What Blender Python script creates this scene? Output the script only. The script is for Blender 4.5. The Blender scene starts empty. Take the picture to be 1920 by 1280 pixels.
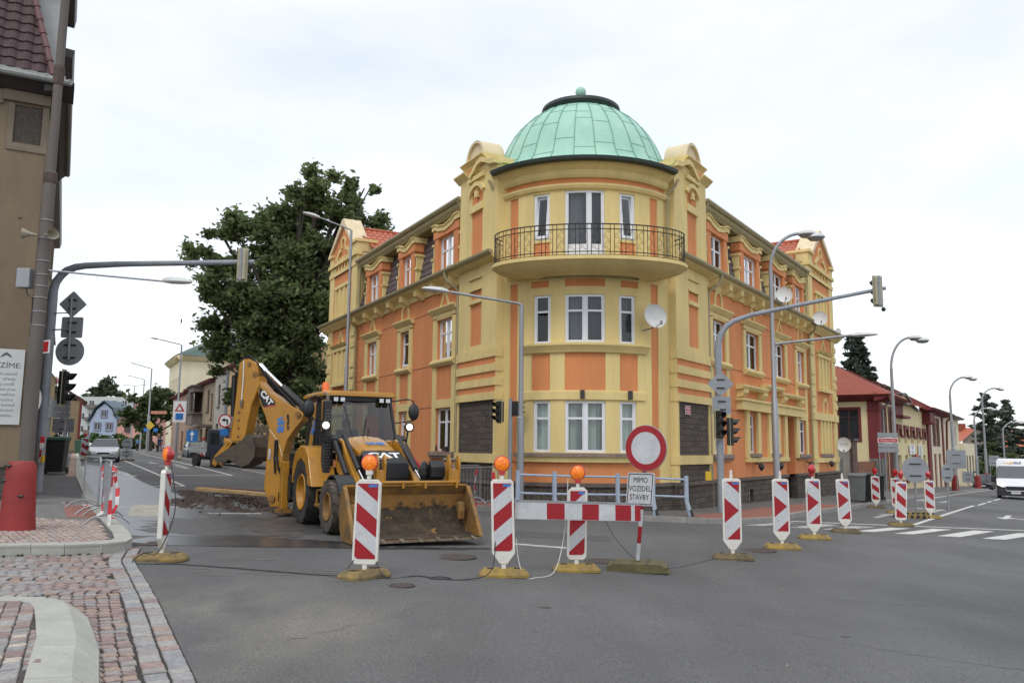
import bpy, bmesh, math, random
import numpy as np
from mathutils import Matrix, Vector
random.seed(7)
S = bpy.context.scene
COL = S.collection
# ---------------------------------------------------------------- camera
EYE = 1.7
PITCH = math.atan(200.6/1550); ROLL = .0095
cam = bpy.data.cameras.new('camera'); co = bpy.data.objects.new('camera', cam); COL.objects.link(co)
cam.sensor_width = 36; cam.lens = 36*1550/1920; cam.clip_end = 3000; cam.clip_start = .1
F_ = Vector((0, math.cos(PITCH), math.sin(PITCH))); U_ = Vector((0, -math.sin(PITCH), math.cos(PITCH))); R_ = Vector((1, 0, 0))
Rc = math.cos(ROLL)*R_+math.sin(ROLL)*U_; Uc = -math.sin(ROLL)*R_+math.cos(ROLL)*U_
M = Matrix((Rc, Uc, -F_)).transposed().to_4x4(); M.translation = (0, 0, EYE)
co.matrix_world = M
S.camera = co
# ---------------------------------------------------------------- sky and sun
W = bpy.data.worlds.new('World'); S.world = W; W.use_nodes = True
nt = W.node_tree; nt.nodes.clear()
def NN(nt, t, **k):
    n = nt.nodes.new(t)
    for a, b in k.items():
        setattr(n, a, b)
    return n
SUN_EL, SUN_ROT = math.radians(52), math.radians(200)
sky = NN(nt, 'ShaderNodeTexSky', sky_type='NISHITA', sun_disc=False, sun_elevation=SUN_EL, sun_rotation=SUN_ROT)
tc = NN(nt, 'ShaderNodeTexCoord')
mp = NN(nt, 'ShaderNodeMapping'); mp.inputs['Scale'].default_value = (1, 1, 2.6)
nz = NN(nt, 'ShaderNodeTexNoise'); nz.inputs['Scale'].default_value = 1.9; nz.inputs['Detail'].default_value = 6; nz.inputs['Roughness'].default_value = .55
rp = NN(nt, 'ShaderNodeValToRGB')
rp.color_ramp.elements[0].position = .30; rp.color_ramp.elements[0].color = (.74, .795, .865, 1)
rp.color_ramp.elements[1].position = .56; rp.color_ramp.elements[1].color = (.985, .985, .985, 1)
sx = NN(nt, 'ShaderNodeSeparateXYZ')
mr = NN(nt, 'ShaderNodeMapRange'); mr.inputs['From Min'].default_value = .45; mr.inputs['From Max'].default_value = 1.0; mr.inputs['To Min'].default_value = 1.0; mr.inputs['To Max'].default_value = 1.45
sc_ = NN(nt, 'ShaderNodeVectorMath', operation='SCALE')
b1 = NN(nt, 'ShaderNodeBackground'); b2 = NN(nt, 'ShaderNodeBackground'); b2.inputs['Strength'].default_value = .06
ad = NN(nt, 'ShaderNodeAddShader'); ow = NN(nt, 'ShaderNodeOutputWorld')
L = nt.links.new
L(tc.outputs['Generated'], mp.inputs['Vector']); L(mp.outputs[0], nz.inputs['Vector']); L(nz.outputs['Fac'], rp.inputs['Fac'])
L(tc.outputs['Generated'], sx.inputs[0]); L(sx.outputs['Z'], mr.inputs['Value'])
L(rp.outputs[0], sc_.inputs[0]); L(mr.outputs[0], sc_.inputs['Scale']); L(sc_.outputs[0], b1.inputs['Color'])
L(sky.outputs[0], b2.inputs['Color']); L(b1.outputs[0], ad.inputs[0]); L(b2.outputs[0], ad.inputs[1]); L(ad.outputs[0], ow.inputs['Surface'])
b1.inputs['Strength'].default_value = .97
sun = bpy.data.lights.new('sun', 'SUN'); sun.energy = 1.0; sun.angle = math.radians(18); sun.color = (1, .97, .92)
so = bpy.data.objects.new('sun', sun); COL.objects.link(so)
# sky sun_rotation is clockwise from +Y; the lamp shines the opposite way
sd = Vector((math.sin(SUN_ROT)*math.cos(SUN_EL), math.cos(SUN_ROT)*math.cos(SUN_EL), math.sin(SUN_EL)))
so.rotation_euler = sd.to_track_quat('Z', 'Y').to_euler()
S.view_settings.view_transform = 'Standard'; S.view_settings.look = 'None'; S.view_settings.exposure = -.06; S.view_settings.gamma = 1
S.render.engine = 'CYCLES'
S.cycles.max_bounces = 6; S.cycles.transparent_max_bounces = 12
# ---------------------------------------------------------------- terrain height (the streets fall to the right, rise to the left)
def H(x, y=0):
    if x < 0: return 1-math.exp(x/25.)
    return -(.028*x+.00025*x*x) if x < 60 else -2.58-.025*(min(x, 120)-60)
# ---------------------------------------------------------------- materials
def mat(name, col, rough=.7, var=.12, scale=4., bump=0., bscale=60., metal=0., col2=None, detail=6, spec=.5, coat=0., fine=0., objc=False, stretch=None, trans=0.):
    m = bpy.data.materials.new(name); m.use_nodes = True; nt = m.node_tree; nd = nt.nodes; p = nd['Principled BSDF']; l = nt.links.new
    p.inputs['Roughness'].default_value = rough; p.inputs['Metallic'].default_value = metal; p.inputs['Specular IOR Level'].default_value = spec
    if coat: p.inputs['Coat Weight'].default_value = coat; p.inputs['Coat Roughness'].default_value = .12
    tc = nd.new('ShaderNodeTexCoord'); v = tc.outputs['Object']
    if stretch:
        mp = nd.new('ShaderNodeMapping'); mp.inputs['Scale'].default_value = stretch; l(v, mp.inputs[0]); v = mp.outputs[0]
    if var or col2:
        n = nd.new('ShaderNodeTexNoise'); n.inputs['Scale'].default_value = scale; n.inputs['Detail'].default_value = detail; n.inputs['Roughness'].default_value = .62; l(v, n.inputs['Vector'])
        r = nd.new('ShaderNodeValToRGB'); c = col
        if col2: a, b = col, col2
        else: a, b = tuple(x*(1-var) for x in c), tuple(min(1, x*(1+var)) for x in c)
        r.color_ramp.elements[0].position = .32; r.color_ramp.elements[0].color = (*a, 1)
        r.color_ramp.elements[1].position = .68; r.color_ramp.elements[1].color = (*b, 1)
        l(n.outputs['Fac'], r.inputs['Fac']); out = r.outputs[0]
        if fine:
            n2 = nd.new('ShaderNodeTexNoise'); n2.inputs['Scale'].default_value = bscale*1.7; n2.inputs['Detail'].default_value = 3; l(v, n2.inputs['Vector'])
            mrn = nd.new('ShaderNodeMapRange'); mrn.inputs['From Min'].default_value = .3; mrn.inputs['From Max'].default_value = .7; mrn.inputs['To Min'].default_value = 1-fine; mrn.inputs['To Max'].default_value = 1+fine
            l(n2.outputs['Fac'], mrn.inputs['Value'])
            s = nd.new('ShaderNodeVectorMath'); s.operation = 'SCALE'; l(out, s.inputs[0]); l(mrn.outputs[0], s.inputs['Scale']); out = s.outputs[0]
        l(out, p.inputs['Base Color'])
        # roughness follows the wear a little
        mr = nd.new('ShaderNodeMapRange'); mr.inputs['To Min'].default_value = max(0, rough-.08); mr.inputs['To Max'].default_value = min(1, rough+.08)
        l(n.outputs['Fac'], mr.inputs['Value']); l(mr.outputs[0], p.inputs['Roughness'])
    else: p.inputs['Base Color'].default_value = (*col, 1)
    if bump:
        n3 = nd.new('ShaderNodeTexNoise'); n3.inputs['Scale'].default_value = bscale; n3.inputs['Detail'].default_value = 5; l(v, n3.inputs['Vector'])
        b = nd.new('ShaderNodeBump'); b.inputs['Strength'].default_value = bump; b.inputs['Distance'].default_value = .02; l(n3.outputs['Fac'], b.inputs['Height']); l(b.outputs[0], p.inputs['Normal'])
    if trans: p.inputs['Transmission Weight'].default_value = trans
    return m
def emis(name, col, st):
    m = bpy.data.materials.new(name); m.use_nodes = True; p = m.node_tree.nodes['Principled BSDF']
    p.inputs['Base Color'].default_value = (*col, 1); p.inputs['Emission Color'].default_value = (*col, 1); p.inputs['Emission Strength'].default_value = st; p.inputs['Roughness'].default_value = .3
    return m
def glassmat(name, tint=(.85, .9, .9), rough=.03):
    m = bpy.data.materials.new(name); m.use_nodes = True; nt = m.node_tree; nd = nt.nodes; nd.clear(); l = nt.links.new
    g = nd.new('ShaderNodeBsdfGlossy'); g.inputs['Roughness'].default_value = rough; t = nd.new('ShaderNodeBsdfTransparent'); t.inputs[0].default_value = (*tint, 1)
    f = nd.new('ShaderNodeFresnel'); f.inputs['IOR'].default_value = 1.6; mx = nd.new('ShaderNodeMixShader'); o = nd.new('ShaderNodeOutputMaterial')
    l(f.outputs[0], mx.inputs[0]); l(t.outputs[0], mx.inputs[1]); l(g.outputs[0], mx.inputs[2]); l(mx.outputs[0], o.inputs[0]); return m
def stonemat(name, c1, c2, w=.42, h=.2):
    # roughly squared dark quarry stone in courses
    m = bpy.data.materials.new(name); m.use_nodes = True; nt = m.node_tree; nd = nt.nodes; p = nd['Principled BSDF']; l = nt.links.new; p.inputs['Roughness'].default_value = .9
    uv = nd.new('ShaderNodeUVMap')
    ns = nd.new('ShaderNodeTexNoise'); ns.inputs['Scale'].default_value = 2.1; ns.inputs['Detail'].default_value = 4; l(uv.outputs[0], ns.inputs['Vector'])
    mix = nd.new('ShaderNodeVectorMath'); mix.operation = 'MULTIPLY_ADD'; l(ns.outputs['Color'], mix.inputs[0]); mix.inputs[1].default_value = (.26, .12, 0); l(uv.outputs[0], mix.inputs[2])
    br = nd.new('ShaderNodeTexBrick'); br.inputs['Scale'].default_value = 1; br.inputs['Brick Width'].default_value = w; br.inputs['Row Height'].default_value = h; br.inputs['Mortar Size'].default_value = .009; br.inputs['Mortar Smooth'].default_value = 1.
    br.inputs['Color1'].default_value = (*c1, 1); br.inputs['Color2'].default_value = (*c2, 1); br.inputs['Mortar'].default_value = (c1[0]*.62, c1[1]*.62, c1[2]*.62, 1); br.offset = .43; l(mix.outputs[0], br.inputs['Vector'])
    n2 = nd.new('ShaderNodeTexNoise'); n2.inputs['Scale'].default_value = 14; n2.inputs['Detail'].default_value = 6; l(uv.outputs[0], n2.inputs['Vector'])
    mrn = nd.new('ShaderNodeMapRange'); mrn.inputs['From Min'].default_value = .3; mrn.inputs['From Max'].default_value = .7; mrn.inputs['To Min'].default_value = .6; mrn.inputs['To Max'].default_value = 1.35; l(n2.outputs['Fac'], mrn.inputs['Value'])
    s = nd.new('ShaderNodeVectorMath'); s.operation = 'SCALE'; l(br.outputs['Color'], s.inputs[0]); l(mrn.outputs[0], s.inputs['Scale']); l(s.outputs[0], p.inputs['Base Color'])
    ad = nd.new('ShaderNodeMath'); ad.operation = 'MULTIPLY_ADD'; l(n2.outputs['Fac'], ad.inputs[0]); ad.inputs[1].default_value = .9
    inv = nd.new('ShaderNodeMath'); inv.operation = 'SUBTRACT'; inv.inputs[0].default_value = 1; l(br.outputs['Fac'], inv.inputs[1]); l(inv.outputs[0], ad.inputs[2])
    b = nd.new('ShaderNodeBump'); b.inputs['Strength'].default_value = 1; b.inputs['Distance'].default_value = .05; l(ad.outputs[0], b.inputs['Height']); l(b.outputs[0], p.inputs['Normal'])
    return m
SPLIT = {'corbel', 'pier_band', 'pilaster', 'groove_shade', 'flat_roof_', 'inset_panel', 'coping', 'wall_vent', 'red_block', 'bolt', 'vent_hole_', 'clamp', 'hydraulic_pipe', 'downpipe_', 'grip_hole', 'foot_slot', 'yellow_stripe', 'doorstep', 'antenna_', 'hood_side'}
# ---------------------------------------------------------------- mesh builder
class MB:
    def __init__(s): s.v = []; s.f = []; s.mi = []; s.m = 0; s.uv = []; s.g = []
    def add(s, pts, faces, uvs=None):
        k = len(s.v); s.g.append((k, len(s.f))); s.v += [tuple(p) for p in pts]
        for i, f in enumerate(faces):
            s.f.append([k+j for j in f]); s.mi.append(s.m); s.uv.append(uvs[i] if uvs else None)
        return s
    def quad(s, *p): return s.add(p, [list(range(len(p)))])
    def box(s, x0, x1, y0, y1, z0, z1, F=None, seg=1):
        F = F or (lambda a, b, c: (a, b, c)); pts = []; fs = []; uv = []
        for i in range(seg+1):
            x = x0+(x1-x0)*i/seg
            pts += [F(x, y0, z0), F(x, y1, z0), F(x, y1, z1), F(x, y0, z1)]
        X = lambda i: x0+(x1-x0)*i/seg
        for i in range(seg):
            a = 4*i; b = a+4
            for j, (q0, q1) in enumerate(((y0, y1), (z0, z1), (y0, y1), (z0, z1))):
                fs.append([a+j, b+j, b+(j+1) % 4, a+(j+1) % 4])
                if j in (1, 3):
                    zz = (z0, z1) if j == 1 else (z1, z0)
                    uv.append([(X(i), zz[0]), (X(i+1), zz[0]), (X(i+1), zz[1]), (X(i), zz[1])])
                else: uv.append([(X(i), y0), (X(i+1), y0), (X(i+1), y1), (X(i), y1)])
        fs.append([0, 1, 2, 3]); uv.append([(y0, z0), (y1, z0), (y1, z1), (y0, z1)])
        n = 4*seg; fs.append([n, n+1, n+2, n+3]); uv.append([(y0, z0), (y1, z0), (y1, z1), (y0, z1)])
        return s.add(pts, fs, uv)
    def prism(s, poly, d0, d1, F):
        n = len(poly); pts = [F(a, b, d0) for a, b in poly]+[F(a, b, d1) for a, b in poly]
        fs = [list(range(n)), list(range(2*n-1, n-1, -1))]+[[i, (i+1) % n, n+(i+1) % n, n+i] for i in range(n)]
        return s.add(pts, fs)
    def tube(s, pts, r, n=8, cap=True):
        pts = [Vector(p) for p in pts]; rr = r if isinstance(r, (list, tuple)) else [r]*len(pts)
        ring = []; up = None; P = []
        for i, p in enumerate(pts):
            a = pts[max(i-1, 0)]; b = pts[min(i+1, len(pts)-1)]; t = (b-a).normalized()
            if up is None: up = t.orthogonal().normalized()
            else:
                up = (up-t*up.dot(t)); up = up.normalized() if up.length > 1e-5 else t.orthogonal().normalized()
            w = t.cross(up)
            for k in range(n):
                an = 2*math.pi*k/n; P.append(p+(up*math.cos(an)+w*math.sin(an))*rr[i])
        fs = [[i*n+k, i*n+(k+1) % n, (i+1)*n+(k+1) % n, (i+1)*n+k] for i in range(len(pts)-1) for k in range(n)]
        if cap: fs += [list(range(n))[::-1], list(range((len(pts)-1)*n, len(pts)*n))]
        return s.add(P, fs)
    def lathe(s, prof, c=(0, 0, 0), n=24, axis='z', a0=0, a1=None, F=None):
        full = a1 is None; a1 = a0+2*math.pi if full else a1; m = n if full else n+1; P = []
        for r, z in prof:
            for k in range(m):
                a = a0+(a1-a0)*k/n; x, y = r*math.cos(a), r*math.sin(a)
                q = {'z': (x, y, z), 'x': (z, x, y), 'y': (x, z, y)}[axis]; q = (q[0]+c[0], q[1]+c[1], q[2]+c[2])
                P.append(F(*q) if F else q)
        fs = []
        for i in range(len(prof)-1):
            for k in range(n):
                k2 = (k+1) % m; fs.append([i*m+k, i*m+k2, (i+1)*m+k2, (i+1)*m+k])
        return s.add(P, fs)
    def sphere(s, c, r, n=12, sc=(1, 1, 1)):
        P = []; m = max(4, n//2)
        for i in range(m+1):
            t = math.pi*i/m
            for k in range(n):
                a = 2*math.pi*k/n; P.append((c[0]+r*sc[0]*math.sin(t)*math.cos(a), c[1]+r*sc[1]*math.sin(t)*math.sin(a), c[2]+r*sc[2]*math.cos(t)))
        return s.add(P, [[i*n+k, i*n+(k+1) % n, (i+1)*n+(k+1) % n, (i+1)*n+k] for i in range(m) for k in range(n)])
    def build(s, name, mats, parent=None, world=False, smooth=False, fix=True, bevel=0, auto=None):
        if name in SPLIT and len(s.g) > 1:   # separate pieces of a kind become parts of their own
            last = None
            for (v0, f0), (v1, f1) in zip(s.g, s.g[1:]+[(len(s.v), len(s.f))]):
                q = MB(); q.v = s.v[v0:v1]; q.f = [[i-v0 for i in f] for f in s.f[f0:f1]]; q.mi = s.mi[f0:f1]; q.uv = s.uv[f0:f1]; q.g = [0]; last = q.build(name, mats, parent, world, smooth, fix, bevel, auto)
            return last
        me = bpy.data.meshes.new(name)
        v = s.v
        if parent is not None and world:
            inv = parent_world(parent).inverted(); v = [inv @ Vector(p) for p in v]
        me.from_pydata([tuple(p) for p in v], [], s.f)
        for m in (mats if isinstance(mats, (list, tuple)) else [mats]): me.materials.append(m)
        me.polygons.foreach_set('material_index', s.mi)
        if any(u is not None for u in s.uv):
            uvl = me.uv_layers.new(name='UVMap')
            for pl, u in zip(me.polygons, s.uv):
                if u:
                    for li, q in zip(pl.loop_indices, u): uvl.data[li].uv = q
        if fix:
            bm = bmesh.new(); bm.from_mesh(me); bmesh.ops.remove_doubles(bm, verts=bm.verts, dist=1e-5) if smooth or bevel else None
            bmesh.ops.recalc_face_normals(bm, faces=bm.faces); bm.to_mesh(me); bm.free()
        if smooth:
            me.polygons.foreach_set('use_smooth', [True]*len(me.polygons))
            try: me.set_sharp_from_angle(angle=math.radians(auto or 38))
            except Exception: pass
        me.update()
        o = bpy.data.objects.new(name, me); COL.objects.link(o)
        if parent is not None: o.parent = parent
        if bevel:
            b = o.modifiers.new('bevel', 'BEVEL'); b.width = bevel; b.segments = 2; b.limit_method = 'ANGLE'; b.angle_limit = math.radians(35)
        return o
def parent_world(o):
    m = Matrix.LocRotScale(o.location, o.rotation_euler, o.scale)
    return parent_world(o.parent) @ m if o.parent else m
def tag(o, label, cat, group=None):
    o['label'] = label; o['category'] = cat
    if group: o['group'] = group
    return o
def thing(name, label, cat, loc=(0, 0, 0), rz=0, group=None):
    o = bpy.data.objects.new(name, None); COL.objects.link(o); o.location = loc; o.rotation_euler = (0, 0, rz); o.empty_display_size = .2
    return tag(o, label, cat, group)
def struct(o, kind='structure'): o['kind'] = kind; return o
def dup(root, loc, rz=None, label=None, group=None, tilt=None, scale=None):
    def cp(o, par):
        c = o.copy(); COL.objects.link(c); c.parent = par
        for ch in list(o.children): cp(ch, c)
        return c
    r = cp(root, None); r.location = loc
    if rz is not None: r.rotation_euler = (0, 0, rz)
    if tilt: r.rotation_euler = (tilt[0], tilt[1], rz or 0)
    if scale: r.scale = scale
    if label: r['label'] = label
    if group: r['group'] = group
    return r
def text(s, size, m, parent, Mx, name='lettering', ext=.001, align='CENTER', sx=1., bold=0.):
    cu = bpy.data.curves.new('t', 'FONT'); cu.body = s; cu.size = size; cu.align_x = align; cu.align_y = 'CENTER'; cu.extrude = ext; cu.offset = bold; cu.resolution_u = 3
    to = bpy.data.objects.new('t', cu); COL.objects.link(to)
    dg = bpy.context.evaluated_depsgraph_get(); me = bpy.data.meshes.new_from_object(to.evaluated_get(dg)); bpy.data.objects.remove(to); bpy.data.curves.remove(cu)
    me.transform(Mx @ Matrix.Diagonal((sx, 1, 1, 1))); me.materials.clear(); me.materials.append(m)
    o = bpy.data.objects.new(name, me); COL.objects.link(o)
    if parent is not None: o.parent = parent
    return o
def frame(o, x, y):  # matrix with columns x (text direction), y (up), z = x cross y
    x = Vector(x).normalized(); y = Vector(y); y = (y-x*y.dot(x)).normalized(); z = x.cross(y)
    m = Matrix((x, y, z)).transposed().to_4x4(); m.translation = Vector(o); return m
def clip(poly, x0, x1, y0, y1):
    def cut(p, ins, inter):
        o = []
        for i in range(len(p)):
            a, b = p[i-1], p[i]
            if ins(b):
                if not ins(a): o.append(inter(a, b))
                o.append(b)
            elif ins(a): o.append(inter(a, b))
        return o
    def ix(c, k): return lambda a, b: tuple((a[j]+(b[j]-a[j])*(c-a[k])/(b[k]-a[k])) if j != k else c for j in (0, 1))
    for ins, it in ((lambda p: p[0] >= x0, ix(x0, 0)), (lambda p: p[0] <= x1, ix(x1, 0)), (lambda p: p[1] >= y0, ix(y0, 1)), (lambda p: p[1] <= y1, ix(y1, 1))):
        if not poly: return []
        poly = cut(poly, ins, it)
    return poly
def arc(c, r, a0, a1, n): return [(c[0]+r*math.cos(math.radians(a0+(a1-a0)*i/n)), c[1]+r*math.sin(math.radians(a0+(a1-a0)*i/n))) for i in range(n+1)]
# ================================================================ GROUND
def sheet(name, poly, off, m, kind='structure', step=1.0, wall=0.0, uv=False):
    """flat polygon laid on the terrain: cut along x so it follows the slope; wall>0 adds a skirt below its edge"""
    bm = bmesh.new(); vs = [bm.verts.new((x, y, 0)) for x, y in poly]; bm.faces.new(vs)
    x = math.ceil(min(p[0] for p in poly)/step)*step; mx = max(p[0] for p in poly)
    while x < mx:
        bmesh.ops.bisect_plane(bm, geom=bm.verts[:]+bm.edges[:]+bm.faces[:], plane_co=(x, 0, 0), plane_no=(1, 0, 0)); x += step
    for f in bm.faces:
        f.normal_update()
        if f.normal.z < 0: f.normal_flip()
    if wall:
        be = [e for e in bm.edges if e.is_boundary]
        r = bmesh.ops.extrude_edge_only(bm, edges=be); low = [v for v in r['geom'] if isinstance(v, bmesh.types.BMVert)]
        for v in low: v.co.z = -wall
    for v in bm.verts: v.co.z += H(v.co.x)+off
    me = bpy.data.meshes.new(name); bm.to_mesh(me); bm.free(); me.materials.append(m)
    o = bpy.data.objects.new(name, me); COL.objects.link(o); o['kind'] = kind; return o
def resample(pts, d):
    out = [Vector(pts[0])]
    for a, b in zip(pts, pts[1:]):
        a, b = Vector(a), Vector(b); n = max(1, int((b-a).length/d))
        out += [a+(b-a)*i/n for i in range(1, n+1)]
    return out
def ribbon(pts, w0, w1, z0, z1, name, m, step=1.0, kind='structure', gap=0, parent=None):
    """strip along a path from side offset w0 to w1 (left positive), top at z1 and bottom at z0 over the terrain; gap>0 leaves joints"""
    P = resample(pts, step); b = MB(); sec = []
    for i, p in enumerate(P):
        t = (P[min(i+1, len(P)-1)]-P[max(i-1, 0)]).normalized(); n = Vector((-t.y, t.x))
        a, c = p+n*w0, p+n*w1; sec.append([(a.x, a.y, H(a.x)+z0), (c.x, c.y, H(c.x)+z0), (c.x, c.y, H(c.x)+z1), (a.x, a.y, H(a.x)+z1)])
    for s0, s1 in zip(sec, sec[1:]):
        if gap:
            q = gap; s0, s1 = [tuple(Vector(u).lerp(Vector(w), q)) for u, w in zip(s0, s1)], [tuple(Vector(u).lerp(Vector(w), 1-q)) for u, w in zip(s0, s1)]
        b.add(s0+s1, [[0, 4, 5, 1], [1, 5, 6, 2], [2, 6, 7, 3], [3, 7, 4, 0], [0, 1, 2, 3], [4, 7, 6, 5]])
    o = b.build(name, m); o['kind'] = kind; return o
def asphalt():
    m = bpy.data.materials.new('asphalt'); m.use_nodes = True; nt = m.node_tree; nd = nt.nodes; p = nd['Principled BSDF']; l = nt.links.new
    tc = nd.new('ShaderNodeTexCoord'); v = tc.outputs['Object']
    def noise(sc, det=5, mpsc=None, ro=.55):
        n = nd.new('ShaderNodeTexNoise'); n.inputs['Scale'].default_value = sc; n.inputs['Detail'].default_value = det; n.inputs['Roughness'].default_value = ro
        if mpsc:
            mp = nd.new('ShaderNodeMapping'); mp.inputs['Scale'].default_value = mpsc; mp.inputs['Rotation'].default_value = (0, 0, .5); l(v, mp.inputs[0]); l(mp.outputs[0], n.inputs['Vector'])
        else: l(v, n.inputs['Vector'])
        return n.outputs['Fac']
    def rng(x, a, b, c, d):
        r = nd.new('ShaderNodeMapRange'); r.inputs['From Min'].default_value = a; r.inputs['From Max'].default_value = b; r.inputs['To Min'].default_value = c; r.inputs['To Max'].default_value = d; l(x, r.inputs['Value']); return r.outputs[0]
    def mul(a, b):
        r = nd.new('ShaderNodeMath'); r.operation = 'MULTIPLY'; l(a, r.inputs[0]); l(b, r.inputs[1]); return r.outputs[0]
    big = rng(noise(.16, 4), .3, .7, .76, 1.18); mid = rng(noise(1.1, 6, (1, .35, 1)), .3, .7, .88, 1.12); fi = rng(noise(60, 2), .32, .68, .66, 1.4); fi2 = rng(noise(190, 2), .3, .7, .8, 1.24)
    # seams of darker bitumen where strips of paving meet
    g = mul(mul(big, mid), mul(fi, fi2))
    vo = nd.new('ShaderNodeTexVoronoi'); vo.inputs['Scale'].default_value = 1.7; vo.inputs['Randomness'].default_value = 1; l(v, vo.inputs['Vector'])
    spot = rng(vo.outputs['Distance'], .012, .03, 1.9, 1.0)   # small pale specks and litter
    g = mul(g, spot)
    col = nd.new('ShaderNodeVectorMath'); col.operation = 'SCALE'; col.inputs[0].default_value = (.098, .097, .096); l(g, col.inputs['Scale'])
    # pale site dust trodden out beside the setts
    ds = nd.new('ShaderNodeVectorMath'); ds.operation = 'DISTANCE'; l(v, ds.inputs[0]); ds.inputs[1].default_value = (-2.7, 8.0, .1)
    dm = mul(rng(ds.outputs['Value'], .4, 2.8, 1, 0), rng(noise(1.3, 6, (1, .5, 1)), .36, .62, 0, .75)); dc = nd.new('ShaderNodeVectorMath'); dc.operation = 'SCALE'; dc.inputs[0].default_value = (.20, .185, .15); l(mul(fi, fi2), dc.inputs['Scale'])
    mx = nd.new('ShaderNodeMixRGB'); l(dm, mx.inputs[0]); l(col.outputs[0], mx.inputs[1]); l(dc.outputs[0], mx.inputs[2]); l(mx.outputs[0], p.inputs['Base Color'])
    wet = rng(noise(.22, 4, (1, .6, 1)), .45, .62, .82, .66); l(wet, p.inputs['Roughness']); p.inputs['Specular IOR Level'].default_value = .35
    b = nd.new('ShaderNodeBump'); b.inputs['Strength'].default_value = .5; b.inputs['Distance'].default_value = .008; l(noise(120, 3), b.inputs['Height']); l(b.outputs[0], p.inputs['Normal'])
    return m
MA = asphalt()
M_paint = mat('road paint', (.42, .42, .40), .8, col2=(.66, .66, .62), scale=7, bump=.2)
M_paint_worn = mat('worn road paint', (.20, .20, .19), .85, col2=(.55, .55, .52), scale=5)
M_paint_ylw = mat('old tactile paint', (.26, .25, .20), .85, col2=(.46, .45, .37), scale=4, bump=.2)
M_kerb = mat('granite kerb', (.26, .25, .235), .85, .18, 3, bump=.4, bscale=40, fine=.15)
M_kerb2 = mat('pale concrete kerb', (.36, .36, .32), .85, .12, 3, bump=.4, bscale=40, fine=.1)
M_pave = mat('pavement asphalt', (.125, .118, .11), .88, .18, 1.2, bump=.4, bscale=90, fine=.2)
M_pave2 = mat('left pavement asphalt', (.095, .092, .092), .85, .2, .8, bump=.4, bscale=90, fine=.2)
M_tact = mat('red tactile paving', (.25, .10, .07), .9, .2, 3, bump=.5, bscale=70, fine=.2)
M_dirt = mat('dirt', (.022, .015, .011), .95, col2=(.080, .050, .035), scale=9, bump=1, bscale=22, fine=.3)
M_wet = mat('wet asphalt', (.020, .021, .024), .3, col2=(.045, .046, .05), scale=2.5, bump=.04, bscale=8, stretch=(1, .5, 1))
M_grass = mat('grass', (.04, .075, .02), .95, col2=(.08, .13, .04), scale=3, bump=1, bscale=40)
# the terrain sheet
xs = [-700, -450, -300, -220, -160, -120, -100, -85]+[-70+i for i in range(0, 151)]+[85, 90, 100, 110, 120, 140, 180, 260, 400, 700]
ys = [-60, -20, 0, 6, 12, 20, 35, 60, 90, 130, 180, 260, 400, 700, 1500]
pts = [(x, y, H(x)) for y in ys for x in xs]; nx = len(xs)
b = MB(); b.add(pts, [[j*nx+i, j*nx+i+1, (j+1)*nx+i+1, (j+1)*nx+i] for j in range(len(ys)-1) for i in range(nx-1)])
struct(b.build('road', MA))
dL = Vector((math.sin(math.radians(-28.35)), math.cos(math.radians(-28.35)))); nL = Vector((-dL.y, dL.x))   # outward from the left facade
dR = Vector((math.sin(math.radians(33.69)), math.cos(math.radians(33.69)))); nR = Vector((dR.y, -dR.x))
L0 = Vector((-1.636, 26.6)); R0 = Vector((6.267, 26.6))
def PL(u, n): p = L0+dL*u+nL*n; return (p.x, p.y)
def PR(u, n): p = R0+dR*u+nR*n; return (p.x, p.y)
# kerb line round the corner house (from the far left street to the far right street)
kerb_c = [PL(150, 3.2), PL(90, 3.2), PL(60, 3.2), PL(30, 3.2), PL(8, 3.2), (-2.2, 23.7), (-1.09, 22.9), (-.48, 22.43), (.6, 22.04), (1.98, 21.84), (3.0, 21.5), (4.5, 21.45), (5.0, 21.4), (5.9, 21.6), (7.17, 22.9), (9.09, 26.0), (12.4, 30.6), (15.86, 35.85), (19.68, 41.7), PR(35, 3.0), PR(60, 3.0), PR(90, 3.0), PR(120, 3.0)]
pav = kerb_c+[PR(120, -1), PR(19, -.6), PR(0, -.6), (2.2, 25), PL(0, -.6), PL(16, -.6), PL(150, -1)]
sheet('pavement', pav, .12, M_pave)
ribbon(kerb_c, .13, -.02, -.1, .135, 'kerb', M_kerb, 1.0, gap=.006)
ribbon(kerb_c[12:17], .16, 1.5, 0, .127, 'tactile_paving', M_tact, .5)
ribbon([(-1.6, 23.4), (-.4, 22.55), (.5, 22.2)], .2, 1.6, 0, .127, 'tactile_paving', M_tact, .5)
ribbon([PR(20, 3.0), PR(34, 3.0), PR(60, 3.0), PR(110, 3.0)], -.12, -.32, -.05, .006, 'gutter_line', M_paint_worn, 2)
# left pavement
kl = [(-6.66, 11.0), (-6.35, 11.22), (-5.97, 11.35), (-5.6, 11.65), (-5.45, 12.0), (-5.56, 12.45), (-5.95, 13.2), (-6.6, 14.3), (-8.32, 17.2), (-9.7, 19.7), (-15.1, 29.6), (-23.3, 45.3), (-34.4, 66.5), (-45, 87), (-62, 120)]
kl = [(-9.6, 9.9), (-7.6, 10.55)]+kl
sheet('pavement', kl+[(-66, 120), (-12.5, 20.5), (-11.2, 18.1), (-25, 11.4), (-25, 7)], .12, M_pave2)
ribbon(kl[:7], .005, .30, -.1, .15, 'kerb', M_kerb2, .95, gap=.006)
ribbon(kl[6:], .005, .24, -.1, .145, 'kerb', M_kerb2, 1.0, gap=.006)
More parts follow.
